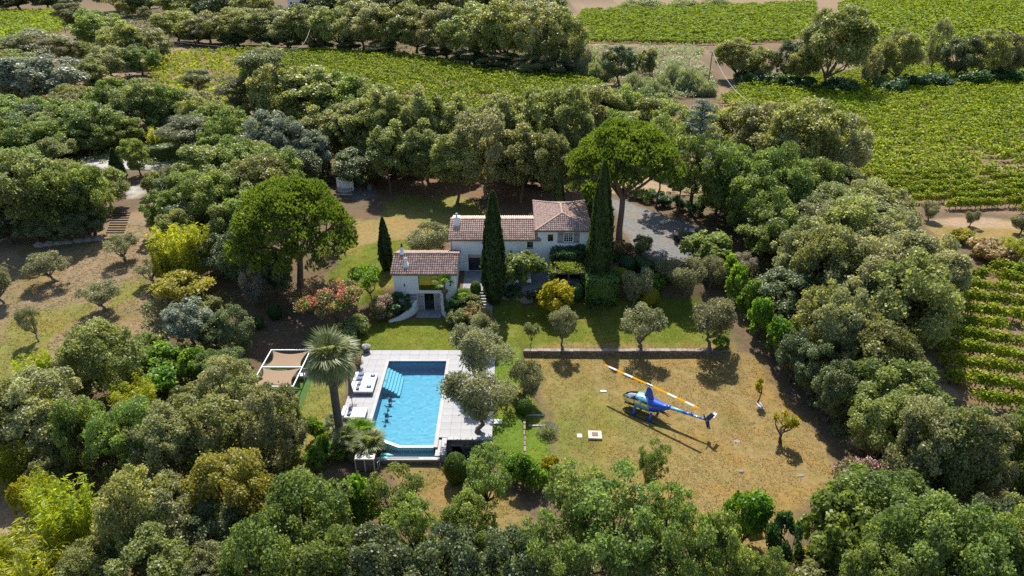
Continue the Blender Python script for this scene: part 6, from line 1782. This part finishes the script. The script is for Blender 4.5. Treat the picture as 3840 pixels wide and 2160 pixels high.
# ------------------------------------------------------------------ shade sail
SX0, SX1, SYs, SZ = -22.1, -18.5, (48.1, 51.0, 53.8), 2.40
sg = lambda x, y: float(hz(x, y))
mat_o = obj('turf_mat', MB().box(-22.6, -17.9, 47.6, 54.2, .2, .3), mat('artificial_turf', (.05, .115, .025), .95, .2, 12, .5, 60))
mv = mat_o.data
for v in mv.vertices:
    v.co.z = sg(v.co.x, v.co.y) + (.035 if v.co.z > .25 else -.1)
tag(mat_o, 'green artificial turf mat under the shade sail', 'turf mat')
sf = thing('shade_sail', 'brown shade sail stretched on a white square frame left of the tall palm', 'shade sail', (-20.3, 51, .7))
for x in (SX0, SX1):
    for y in SYs: obj('post', MB().box(x - .045, x + .045, y - .045, y + .045, sg(x, y) - .1, SZ - .06), mat('grey_post', (.42, .40, .38), .6, .1), sf, world=True)
for y in SYs: obj('cross_beam', MB().box(SX0 - .045, SX1 + .045, y - .04, y + .04, SZ - .058, SZ + .04), M_FRAME_W, sf, world=True)
for x in (SX0, SX1):
    for a, b in ((SYs[0], SYs[1]), (SYs[1], SYs[2])): obj('side_beam', MB().box(x - .04, x + .04, a + .042, b - .042, SZ - .055, SZ + .038), M_FRAME_W, sf, world=True)
M_SAIL = leaf_mat('sail_cloth', (.40, .285, .20), (.44, .315, .225), .22, (1.05, 1, .95), .02, .9, .1)
for y0, y1, dz in ((SYs[0], SYs[1], .10), (SYs[1], SYs[2], .22)):
    n = 15; vs = []
    for j in range(n):
        for i in range(n):
            a, b = 2 * i / (n - 1) - 1, 2 * j / (n - 1) - 1
            k = 1 - .22 * (1 - b * b); q = 1 - .24 * (1 - a * a)
            vs.append(((SX0 + SX1) / 2 + a * k * 1.68, (y0 + y1) / 2 + b * q * (y1 - y0) * .475, SZ - .02 - dz * (1 - (a * b) ** 2) * .8))
    obj('sail', MB().add(vs, [(j * n + i, j * n + i + 1, j * n + n + i + 1, j * n + n + i) for j in range(n - 1) for i in range(n - 1)]), M_SAIL, sf, world=True, smooth=True)
so = thing('garden_sofa', 'dark outdoor sofa with pale cushions under the shade sail', 'sofa', (-19.3, 51.5, sg(-19.3, 51.5) + .04))
obj('frame', MB().box(-.9, .9, -.4, .4, .05, .3).box(-.9, .9, .3, .42, .3, .75), M_RATTAN, so)
obj('seat_cushion', soft(-.85, -.02, -.38, .28, .3, .45, .04), M_MATT, so); obj('seat_cushion', soft(.02, .85, -.38, .28, .3, .45, .04), M_MATT, so)
# ------------------------------------------------------------------ other garden things
p = G(597, 897)
pot = thing('barrel_planter', 'pale concrete barrel planter standing in the shade left of the pool', 'planter', p)
obj('body', MB().lathe([(.50, 0), (.56, .12), (.50, .55), (.40, .95), (.33, 1.12), (.26, 1.12), (.28, .85), (.0, .8)], 24), mat('pale_concrete', (.42, .40, .37), .9, .12, 5, .3, 25), pot, smooth=True)
hv = thing('heat_pump', 'boxy pool heat pump with two fans on top at the lower left of the pool', 'heat pump', (-11.0, 40.15, sg(-11.0, 40.15)))
M_HV = mat('cream_metal', (.62, .58, .52), .5, .05); M_PFIN = mat('heat_pump_fins', (.10, .09, .10), .6, .25, 30)
obj('core', MB().box(-.68, .68, -.28, .30, .05, 1.16), M_PFIN, hv)
obj('top_panel', MB().cbox(-.74, .74, -.34, .36, 1.163, 1.27, .015), M_HV, hv)
for x in (-.735, -.04, .655): obj('corner_post', MB().box(x, x + .08, -.345, -.283, .02, 1.16), M_HV, hv)
for k in range(16): obj('fin', MB().box(-.65, .65, -.30, -.288, .12 + k * .064, .145 + k * .064), M_GREYM, hv)
for x in (-.36, .36):
    f = obj('fan_guard', MB().lathe([(.27, 0), (.27, .03), (.245, .03), (.245, .005)], 24, (x, 0, 1.272)), M_BLACK, hv)
    obj('fan_well', MB().lathe([(.245, 0), (.01, .001)], 20, (x, 0, 1.274)), M_BLACK, f)
    for k in range(3):
        b = obj('fan_blade', MB().cbox(.04, .22, -.06, .06, 0, .01, .002), M_GREYM, f, loc=(x, 0, 1.283)); b.rotation_euler = (math.radians(14), 0, k * 2.09)
obj('pipe', MB().tube([(.78, -.1, .1), (.9, -.1, .1), (.9, -.1, .75), (1.0, .1, .75), (1.0, .1, .1)], .03, 8), M_HV, hv)
hz0 = sg(6.75, 44.5)
ht = thing('concrete_hatch', 'square concrete slab with a dark hatch lid on the landing field', 'hatch', (6.75, 44.5, hz0), math.radians(-3))
obj('slab', MB().cbox(-.56, .56, -.5, .5, -.1, .2, .02), mat('tan_concrete', (.46, .40, .33), .9, .1, 4, .3, 20), ht)
obj('lid', MB().cbox(-.24, .24, -.22, .26, .202, .235, .01), mat('rust_plate', (.15, .10, .085), .7, .2, 6), ht)
p = G(1458, 1097); bl = thing('drain_cover', 'small pale blue cover in the grass left of the concrete hatch', 'cover', p)
obj('lid', MB().cbox(-.2, .2, -.22, .22, -.03, .06, .01), mat('pale_blue_plastic', (.45, .66, .72), .6, .06), bl)
obj('handle', MB().box(-.06, .06, -.015, .015, .061, .075), M_GREYM, bl)
p = G(1518, 985)
tag(obj('white_marker', soft(-.28, .28, -.13, .13, -.03, .09, .055), M_WHITEP, None, p), 'oblong white stone in the grass left of the helicopter', 'stone')
def rock(name, label, p, s, seed, m, grp=None):
    rnd = random.Random(seed); bm = bmesh.new(); bmesh.ops.create_icosphere(bm, subdivisions=2, radius=1)
    for v in bm.verts: v.co = Vector((v.co.x * s[0], v.co.y * s[1], v.co.z * s[2])) * rnd.uniform(.82, 1.12)
    me = bpy.data.meshes.new(name); bm.to_mesh(me); bm.free()
    return tag(obj(name, me, m, None, p), label, 'rock', grp)
M_ROCK = mat('grey_rock', (.24, .225, .21), .95, .25, 3, .6, 12)
rock('stone', 'grey stone on the dry grass below the tail rotor', G(1864, 1187), (.22, .18, .16), 1, M_ROCK)
rock('flat_stone', 'flat pale stone on the dry grass right of the helicopter tail', G(1853, 1110), (.30, .22, .05), 2, M_ROCK)
rock('stone', 'small stone near the pink oleanders', G(2016, 1197), (.2, .16, .10), 3, M_ROCK)
for i, u in enumerate((100, 125, 148, 172, 198, 222, 246)):
    rock('boulder', f'{ORD[i]} boulder from the left in the row above the olive grove', G(u, 618 - i * 2.5), (.75, .5, .5), 20 + i, M_ROCK, 'boulders above the olive grove')
pl = G(2015, 1031 if False else 1031)
for (u, v, lb) in ((1345, 1046, 'upper short stone edge beside the lavender'), (1352, 1072, 'lower short stone edge beside the lavender')):
    q = G(u, v)
    tag(obj('stone_edge', MB().cbox(-.75, .75, -.09, .09, -.3, .10, .02), M_STEP, None, q), lb, 'edging')
q = G(1912, 1022); tag(obj('stone_edge', MB().cbox(-.2, .2, -.5, .5, -.1, .08, .02), M_STEP, None, q), 'stone edging at the foot of the smaller pollarded tree', 'edging')
# low table at the lower right
p = G(1892, 1335)
tb = thing('garden_table', 'old garden table beside the dense bright tree at the lower right', 'table', p, .2)
obj('table_top', MB().cbox(-.55, .55, -.4, .4, .68, .73, .01), mat('weathered_wood', (.38, .34, .30), .9, .2, 6), tb)
for sx in (-.48, .44):
    for sy in (-.34, .30): obj('leg', MB().box(sx, sx + .05, sy, sy + .05, -.05, .679), M_WOODB, tb)
# terrace dining set
dt = thing('terrace_table', 'pale terrace table with chairs under the shade before the tower', 'table', (1.2, 66.3, TERR))
obj('table_top', MB().cbox(-.8, .8, -.45, .45, .7, .75, .01), M_FRAME_W, dt)
for sx in (-.7, .64):
    for sy in (-.38, .32): obj('leg', MB().box(sx, sx + .06, sy, sy + .06, 0, .699), M_GREYM, dt)
for i, (x, y, r) in enumerate(((.5, 65.5, 0), (1.8, 65.5, 0))):
    c = thing('garden_chair', ['left pale garden chair before the terrace table', 'right pale garden chair before the terrace table'][i], 'chair', (x, y, TERR), r, 'chairs on the terrace')
    obj('seat', MB().cbox(-.22, .22, -.22, .22, .42, .46, .01), M_FRAME_W, c); obj('backrest', MB().cbox(-.22, .22, -.26, -.22, .46, .88, .01), M_FRAME_W, c)
    for sx in (-.2, .17):
        for sy in (-.2, .17): obj('leg', MB().box(sx, sx + .03, sy, sy + .03, 0, .419), M_GREYM, c)
# sleeper steps on the left slope
ss = G(297, 560)
sl = thing('sleeper_steps', 'flight of wooden sleeper steps at the top of the olive grove', 'steps', ss)
for i in range(9):
    q = G(290 + i * 2.2, 586 - i * 6.2)
    obj('sleeper', MB().cbox(q.x - 1.1, q.x + 1.1, q.y - .1, q.y + .1, q.z - .1, q.z + .14, .015), M_WOODB, sl, world=True)
# white retaining wall along the bend of the left drive
def strip_wall(name, label, pts, hgt, th, m):
    P = [G(u, v) for u, v in pts]; n = len(P); vs, fs = [], []
    for i, q in enumerate(P):
        a = P[min(i + 1, n - 1)] - P[max(i - 1, 0)]; s = Vector((-a.y, a.x, 0)).normalized() * th / 2
        vs += [q - s - Vector((0, 0, .3)), q + s - Vector((0, 0, .3)), q + s + Vector((0, 0, hgt)), q - s + Vector((0, 0, hgt))]
    for i in range(n - 1):
        for k in range(4): fs.append((4 * i + k, 4 * i + (k + 1) % 4, 4 * i + 4 + (k + 1) % 4, 4 * i + 4 + k))
    fs += [(3, 2, 1, 0), tuple(4 * (n - 1) + k for k in range(4))]
    return tag(obj(name, MB().add(vs, fs), m), label, 'wall')
strip_wall('drive_wall', 'low beige wall round the bend of the white drive', [(385, 402), (410, 400), (440, 396), (465, 388), (485, 376), (505, 364)], .9, .3, mat('beige_render', (.52, .46, .40), .9, .08, 2))
strip_wall('drive_kerb', 'thin pale kerb below the white drive', [(300, 427), (340, 428), (380, 428), (415, 424)], .15, .2, M_COPE)
strip_wall('terrace_edge', 'curved rough stone edge of the bed before the terrace', [(1252, 748), (1280, 752), (1310, 755), (1340, 757)], .35, .3, M_ROCK)
# wall fountain behind the house
fq = G(868, 482)
fo = thing('wall_fountain', 'white stone wall fountain under the dark broadleaf tree behind the house', 'fountain', fq)
obj('back_wall', MB().box(-1.2, 1.2, .5, .7, -.2, 1.9), M_WALL, fo)
for x in (-1.15, .75): obj('pillar', MB().cbox(x, x + .4, .28, .5, -.1, 2.05, .03), M_WALL, fo)
obj('basin', MB().lathe([(1.0, 0), (1.1, .3), (1.1, .5), (.9, .5), (.85, .3), (0, .28)], 20, (0, 0, 0)), M_CONC, fo, smooth=True)
obj('step', MB().cbox(-1.0, 1.4, -1.5, -1.12, -.1, .12, .03), M_CONC, fo)
bq = G(930, 478)
bp_ = thing('blue_pot', 'blue glazed pot of pale flowers on the grass behind the house', 'pot', bq)
obj('pot', MB().lathe([(.22, 0), (.34, .25), (.30, .5), (.34, .55), (.25, .55)], 16), mat('blue_glaze', (.12, .28, .34), .3, .1), bp_, smooth=True)
rng = np.random.default_rng(2)
obj('foliage', cloud('blue_pot_leaves', rng, lobe_leaves(rng, np.array([(0, 0, .7), (.2, .1, .65)]), np.array([.32, .28]), 300, .14, .09), LM['reed']), None, bp_)

# ------------------------------------------------------------------ parked car and the person beside it
def car(label, p, rz, paint):
    t = thing('parked_car', label, 'car', p, rz)
    st = [  # x, half width, sill z, waist z
        (-2.15, .62, .42, .70), (-2.08, .78, .32, .86), (-1.6, .87, .26, .93), (-.6, .90, .24, .95), (.6, .90, .24, .94), (1.3, .88, .25, .90), (1.85, .82, .28, .80), (2.12, .66, .36, .66)]
    vs, fs = [], []
    for x, w, z0, z1 in st:
        vs += [(x, -w * .92, z0), (x, -w, (z0 + z1) / 2), (x, -w * .95, z1), (x, w * .95, z1), (x, w, (z0 + z1) / 2), (x, w * .92, z0)]
    for i in range(len(st) - 1):
        for k in range(6): fs.append((6 * i + k, 6 * i + 6 + k, 6 * i + 6 + (k + 1) % 6, 6 * i + (k + 1) % 6))
    fs += [tuple(range(6)), tuple(6 * (len(st) - 1) + k for k in range(6))[::-1]]
    obj('body', MB().add(vs, fs), paint, t, smooth=True)
    g = [(-1.75, .72, .93), (-1.05, .60, 1.38), (.1, .60, 1.42), (.95, .74, .95)]
    v2, f2 = [], []
    for x, w, z in g: v2 += [(x, -w, z), (x, w, z)]
    base = [(-1.75, -.80, .92), (-1.75, .80, .92), (.95, -.80, .93), (.95, .80, .93)]
    obj('roof', MB().box(-1.05, .12, -.60, .60, 1.40, 1.44), paint, t)
    gl = mat('car_glass', (.015, .018, .022), .08, .05, spec=.8)
    obj('rear_window', MB().add([(-1.72, -.74, .94), (-1.72, .74, .94), (-1.06, .6, 1.40), (-1.06, -.6, 1.40)], [(0, 3, 2, 1)]), gl, t)
    obj('windshield', MB().add([(.93, -.76, .95), (.93, .76, .95), (.12, .6, 1.42), (.12, -.6, 1.42)], [(0, 1, 2, 3)]), gl, t)
    for s in (-1, 1): obj('side_window', MB().add([(-1.70, s * .80, .94), (.92, s * .80, .95), (.11, s * .62, 1.41), (-1.05, s * .62, 1.41)], [(0, 1, 2, 3) if s < 0 else (3, 2, 1, 0)]), gl, t)
    for x in (-1.3, 1.3):
        for s in (-1, 1):
            w = obj('wheel', MB().tube([(x, s * .70, .32), (x, s * .90, .32)], .32, 20), M_BLACK, t)
            obj('rim', MB().tube([(x, s * .895, .32), (x, s * .915, .32)], .21, 14), M_GREYM, w)
    for s in (-1, 1):
        obj('headlight', MB().cbox(1.92, 2.08, s * .55 - .14, s * .55 + .14, .58, .72, .02), M_WHITEP, t)
        obj('mirror', MB().cbox(.62, .76, s * .98 - .08, s * .98 + .08, .95, 1.07, .02), paint, t)
    return t
car('dark parked car half hidden behind the leafy tree on the gravel drive', G(1742, 607), math.radians(-12), mat('navy_car_paint', (.012, .016, .03), .2, .05, coat=.8))
def person(label, p, rz):
    t = thing('person', label, 'person', p, rz)
    def skin(name, joints, edges, radii, m, root=0):
        me = bpy.data.meshes.new(name); me.from_pydata(joints, edges, [])
        o = obj(name, me, m, t)
        md = o.modifiers.new('skin', 'SKIN'); md.use_smooth_shade = True
        sv = me.skin_vertices
        if not sv:
            bm = bmesh.new(); bm.from_mesh(me); bm.verts.layers.skin.verify(); bm.to_mesh(me); bm.free(); sv = me.skin_vertices
        for i, r in enumerate(radii):
            sv[0].data[i].radius = r if hasattr(r, '__len__') else (r, r); sv[0].data[i].use_root = (i == root)
        o.modifiers.new('sub', 'SUBSURF').levels = 2; o.modifiers['sub'].render_levels = 2
        return o
    J = [(0, 0, .95), (0, 0, 1.2), (0, 0, 1.42), (0, 0, 1.52), (0, .02, 1.62), (0, .03, 1.72),
         (.19, 0, 1.42), (.26, .03, 1.15), (.24, .14, .92), (.23, .18, .84), (-.19, 0, 1.42), (-.26, .03, 1.15), (-.24, .14, .92), (-.23, .18, .84),
         (.10, 0, .9), (.11, .02, .5), (.11, -.02, .09), (.11, .13, .04), (-.10, 0, .9), (-.11, .02, .5), (-.11, -.02, .09), (-.11, .13, .04)]
    E = [(0, 1), (1, 2), (2, 3), (3, 4), (4, 5), (2, 6), (6, 7), (7, 8), (8, 9), (2, 10), (10, 11), (11, 12), (12, 13), (0, 14), (14, 15), (15, 16), (16, 17), (0, 18), (18, 19), (19, 20), (20, 21)]
    R = [(.15, .11), (.14, .10), (.16, .10), .055, (.085, .10), (.075, .09), .06, .045, .032, .035, .06, .045, .032, .035, .085, .058, .04, .035, .085, .058, .04, .035]
    skin('body', J, E, R, mat('skin_tone', (.42, .26, .19), .6, .05))
    skin('shirt', [J[0], J[1], J[2], J[6], J[7], J[10], J[11]], [(0, 1), (1, 2), (2, 3), (3, 4), (2, 5), (5, 6)], [(.17, .125), (.16, .12), (.175, .115), .075, .06, .075, .06], M_WHITEP)
    skin('trousers', [(0, 0, .98), J[14], J[15], (.11, -.02, .12), J[18], J[19], (-.11, -.02, .12)], [(0, 1), (1, 2), (2, 3), (0, 4), (4, 5), (5, 6)], [(.17, .125), .10, .075, .06, .10, .075, .06], mat('dark_trousers', (.02, .022, .03), .9, .1))
    obj('hair', MB().lathe([(.02, .13), (.075, .11), (.098, .05), (.10, -.01), (.085, -.05)], 14, (0, .015, 1.70), cap=False), mat('dark_hair', (.02, .015, .012), .8, .1), t, smooth=True)
    return t
person('person in a white shirt and dark trousers standing beside the parked car', G(1697, 610), math.radians(-60))

# ------------------------------------------------------------------ poles and lines
M_POLE = mat('grey_wood_pole', (.20, .17, .15), .9, .2, 5)
def pole(label, x, y, h):
    z = float(hz(x, y)); t = thing('utility_pole', label, 'pole', (x, y, z))
    obj('post', MB().tube([(0, 0, -.3), (0, 0, h)], [.15, .10], 10), M_POLE, t)
    obj('cross_arm', MB().box(-.7, .7, -.06, .06, h - .35, h - .22), M_POLE, t)
    for k in (-.6, 0, .6): obj('insulator', MB().lathe([(.05, 0), (.06, .08), (.03, .16)], 8, (k, 0, h - .22)), M_WHITEP, t)
    return Vector((x, y, z + h))
def line(label, a, b, sag, r):
    pts = [a.lerp(b, i / 24) - Vector((0, 0, sag * 4 * (i / 24) * (1 - i / 24))) for i in range(25)]
    tag(obj('overhead_cable', MB().tube(pts, r, 5), mat('pale_cable', (.42, .40, .39), .6, .05)), label, 'cable')
b1 = G(1779, 234); t1 = pole('leaning grey utility pole in the bushes left of the big right vineyard', b1.x, b1.y, ZY(128, b1.y) - b1.z)
e1 = W(1890, 258, 9.5); t2 = pole('utility pole hidden among the oaks at the lower end of the pale cable', e1.x, e1.y, 9.5 - float(hz(e1.x, e1.y)))
line('thick pale cable sagging from the pole towards the right oaks', t1, t2, 1.6, .035)
a2 = W(733, 122, 11.5); b2 = W(785, 52, 12.0)
t3 = pole('utility pole behind the tallest pine', a2.x, a2.y, 11.5 - float(hz(a2.x, a2.y))); t4 = pole('utility pole in the far wood at the upper end of the cable', b2.x, b2.y, 12.0 - float(hz(b2.x, b2.y)))
line('thick pale cable rising from the tallest pine into the far wood', t3, t4, 2.5, .038)
c2 = W(152, 35, 10.0); t5 = pole('utility pole beside the small far-left vineyard', c2.x, c2.y, 10.0 - float(hz(c2.x, c2.y)))
line('thin overhead wire crossing the far wood to the left pole', t3 + Vector((-.6, 0, 0)), t5, 3.0, .022)
# far house at the top edge
hq = G(752, 16)
fh = thing('far_house', 'small pale house among the trees at the top edge', 'house', hq)
obj('wall', MB().box(-4.5, 4.5, -2.5, 2.5, -.5, 3.4), M_WALL, fh)
obj('roof', MB().add([(-4.9, -3, 3.35), (4.9, -3, 3.35), (4.9, 3, 3.35), (-4.9, 3, 3.35), (-4.9, 0, 4.7), (4.9, 0, 4.7)], [(0, 1, 5, 4), (2, 3, 4, 5), (0, 4, 3), (1, 2, 5), (3, 2, 1, 0)]), M_TILE_BED, fh)
for x in (-2.8, 0, 2.6):
    w = obj('window', MB().box(x - .5, x + .5, -2.56, -2.503, 1.0, 2.2), M_SHUT, fh); obj('pane', MB().box(x - .4, x + .4, -2.575, -2.562, 1.1, 2.1), M_FRAME_D, w)
obj('door', MB().box(-1.7, -.9, -2.56, -2.503, 0, 2.1), M_SHUT, fh)

# ------------------------------------------------------------------ undergrowth below the woods
def undergrowth(name, label, polys, n, hmax, leaf, size, seed, per=42):
    rng = np.random.default_rng(seed)
    P = [gpoly(p) for p in polys]
    pts = []
    area = [abs(np.sum(p[:, 0] * np.roll(p[:, 1], 1) - p[:, 1] * np.roll(p[:, 0], 1))) / 2 for p in P]
    for p, a in zip(P, area):
        k = int(n * a / sum(area) * 2.2) + 4
        x = rng.uniform(p[:, 0].min(), p[:, 0].max(), k * 3); y = rng.uniform(p[:, 1].min(), p[:, 1].max(), k * 3)
        ok = inside(p, x, y); x, y = x[ok][:k], y[ok][:k]
        pts.append(np.stack([x, y], 1))
    pts = np.concatenate(pts); m = len(pts)
    r = (.35 + .75 * rng.random(m)) * (hmax / 1.4)
    C = np.stack([pts[:, 0], pts[:, 1], hz(pts[:, 0], pts[:, 1]) + r * .35], 1)
    k = np.repeat(np.arange(m), per); d = unit(rng.normal(size=(m * per, 3))); d[:, 2] = np.abs(d[:, 2])
    pos = C[k] + d * (r[k] * (.5 + .5 * rng.random(m * per)))[:, None] * np.array((1.2, 1.2, .9))
    nrm = unit(d * .5 + np.array((0, 0, .5)) + rng.normal(size=pos.shape) * .5); t1, t2 = oriented(rng, nrm)
    s = .7 + .6 * rng.random(m * per)
    o = obj(name, cloud(name, rng, (pos, t1, t2, size * s, size * .7 * s, rng.random(m)[k]), LM[leaf]))
    tag(o, label, 'undergrowth'); struct(o, 'stuff')
undergrowth('undergrowth', 'low scrub growing under the woods on the left', [
    [(-40, 350), (340, 330), (520, 330), (640, 330), (800, 400), (880, 450), (700, 520), (640, 720), (560, 720), (540, 640), (440, 600), (400, 440), (330, 380), (200, 440), (-40, 460)],
    [(380, 720), (520, 720), (600, 760), (600, 900), (560, 960), (640, 980), (660, 1090), (740, 1120), (740, 1200), (860, 1260), (900, 1440), (700, 1560), (200, 1560), (120, 1400), (130, 1200), (-40, 1160), (-40, 1060), (200, 940), (340, 900)]], 900, 1.4, 'shrub', .22, 41)
undergrowth('undergrowth', 'low scrub growing under the woods on the right', [
    [(1700, 470), (1900, 500), (2140, 520), (2300, 600), (2420, 780), (2300, 860), (2250, 900), (2230, 980), (2350, 1040), (2500, 1060), (2640, 1200), (2640, 1560), (2250, 1560), (2120, 1440), (2140, 1280), (2250, 1180), (2130, 1120), (2080, 1060), (1960, 900), (1870, 800), (1830, 720), (1900, 680), (1900, 600), (1840, 560)]], 700, 1.4, 'shrub', .22, 42)
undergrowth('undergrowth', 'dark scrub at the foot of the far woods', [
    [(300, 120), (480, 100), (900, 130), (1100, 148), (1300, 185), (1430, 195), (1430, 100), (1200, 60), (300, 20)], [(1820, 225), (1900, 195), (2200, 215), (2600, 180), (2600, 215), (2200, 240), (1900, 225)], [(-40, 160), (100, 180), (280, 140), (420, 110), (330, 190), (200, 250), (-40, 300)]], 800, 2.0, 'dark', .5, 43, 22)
undergrowth('undergrowth', 'low scrub along the bottom of the photo', [[(880, 1420), (1100, 1360), (1350, 1340), (1700, 1380), (1850, 1440), (1950, 1460), (2100, 1450), (2200, 1560), (880, 1560)]], 260, 1.2, 'shrub', .19, 44)

undergrowth('reed_thicket', 'pale reeds and rough scrub between the middle and upper vineyards', [[(1440, 150), (1760, 148), (1810, 235), (1700, 250), (1560, 225), (1470, 195)], [(1480, 120), (1780, 122), (1760, 148), (1500, 146)]], 260, 2.2, 'reed', .42, 45, 34)
# ------------------------------------------------------------------ blades and tufts that break up the grass
def grass(name, label, polys, n, c1, c2, size, seed, clump=1.0):
    rng = np.random.default_rng(seed)
    P = [gpoly(p) for p in polys]
    area = np.array([abs(np.sum(p[:, 0] * np.roll(p[:, 1], 1) - p[:, 1] * np.roll(p[:, 0], 1))) / 2 for p in P])
    xs, ys = [], []
    for p, a in zip(P, area):
        k = int(n * a / area.sum()); x = rng.uniform(p[:, 0].min(), p[:, 0].max(), k * 4); y = rng.uniform(p[:, 1].min(), p[:, 1].max(), k * 4)
        ok = inside(p, x, y) & (vnoise(x, y, .9, seed) + .5 * vnoise(x, y, .3, seed + 1) > -.25 * clump + .5 * rng.random(len(x)) - .3)
        ok &= ~((x > -14.2) & (x < -1.4) & (y > 40.5) & (y < 55.75))
        xs.append(x[ok][:k]); ys.append(y[ok][:k])
    x, y = np.concatenate(xs), np.concatenate(ys); m = len(x)
    pos = np.stack([x, y, hz(x, y) + .03], 1)
    d = unit(np.stack([rng.normal(size=m), rng.normal(size=m), .15 + .3 * rng.random(m)], 1)); t2 = unit(np.cross(d, unit(rng.normal(size=(m, 3)))))
    s = .6 + .8 * rng.random(m)
    me = cloud(name, rng, (pos, d, t2, size * s, size * .35 * s, np.clip(.5 + .5 * vnoise(x, y, 1.3, seed), 0, 1)), leaf_mat(name + '_blades', c1, c2, .3, (1.2, 1.15, .7), .02, .8, .1))
    o = obj(name, me); tag(o, label, 'grass'); struct(o, 'stuff')
grass('dry_grass_tufts', 'straw-coloured grass tufts on the landing field', [[(1392, 1060), (1340, 895), (1840, 895), (1905, 905), (2085, 1130), (2110, 1190), (2000, 1290), (1940, 1420), (1850, 1420), (1700, 1340), (1420, 1230)], [(990, 1172), (1150, 1176), (1240, 1195), (1330, 1300), (1080, 1310), (1000, 1205)]], 30000, (.19, .135, .048), (.39, .28, .115), .11, 51)
grass('lawn_tufts', 'green grass tufts on the lawns round the pool and house', [[(820, 700), (850, 650), (930, 610), (1050, 600), (1000, 700), (960, 755), (880, 770)], [(900, 805), (1180, 800), (1290, 755), (1820, 755), (1835, 870), (1312, 878), (900, 882)], [(1250, 885), (1311, 885), (1370, 1050), (1392, 1180), (1330, 1210), (1250, 1185)], [(745, 960), (850, 950), (880, 1090), (800, 1130), (760, 1190), (710, 1210)]], 32000, (.10, .145, .012), (.26, .295, .035), .10, 52)
grass('slope_tufts', 'dry and green tufts on the olive slope', [[(-60, 650), (200, 610), (330, 560), (420, 560), (425, 770), (330, 870), (200, 905), (-60, 1030)]], 12000, (.20, .18, .06), (.40, .33, .15), .2, 53)
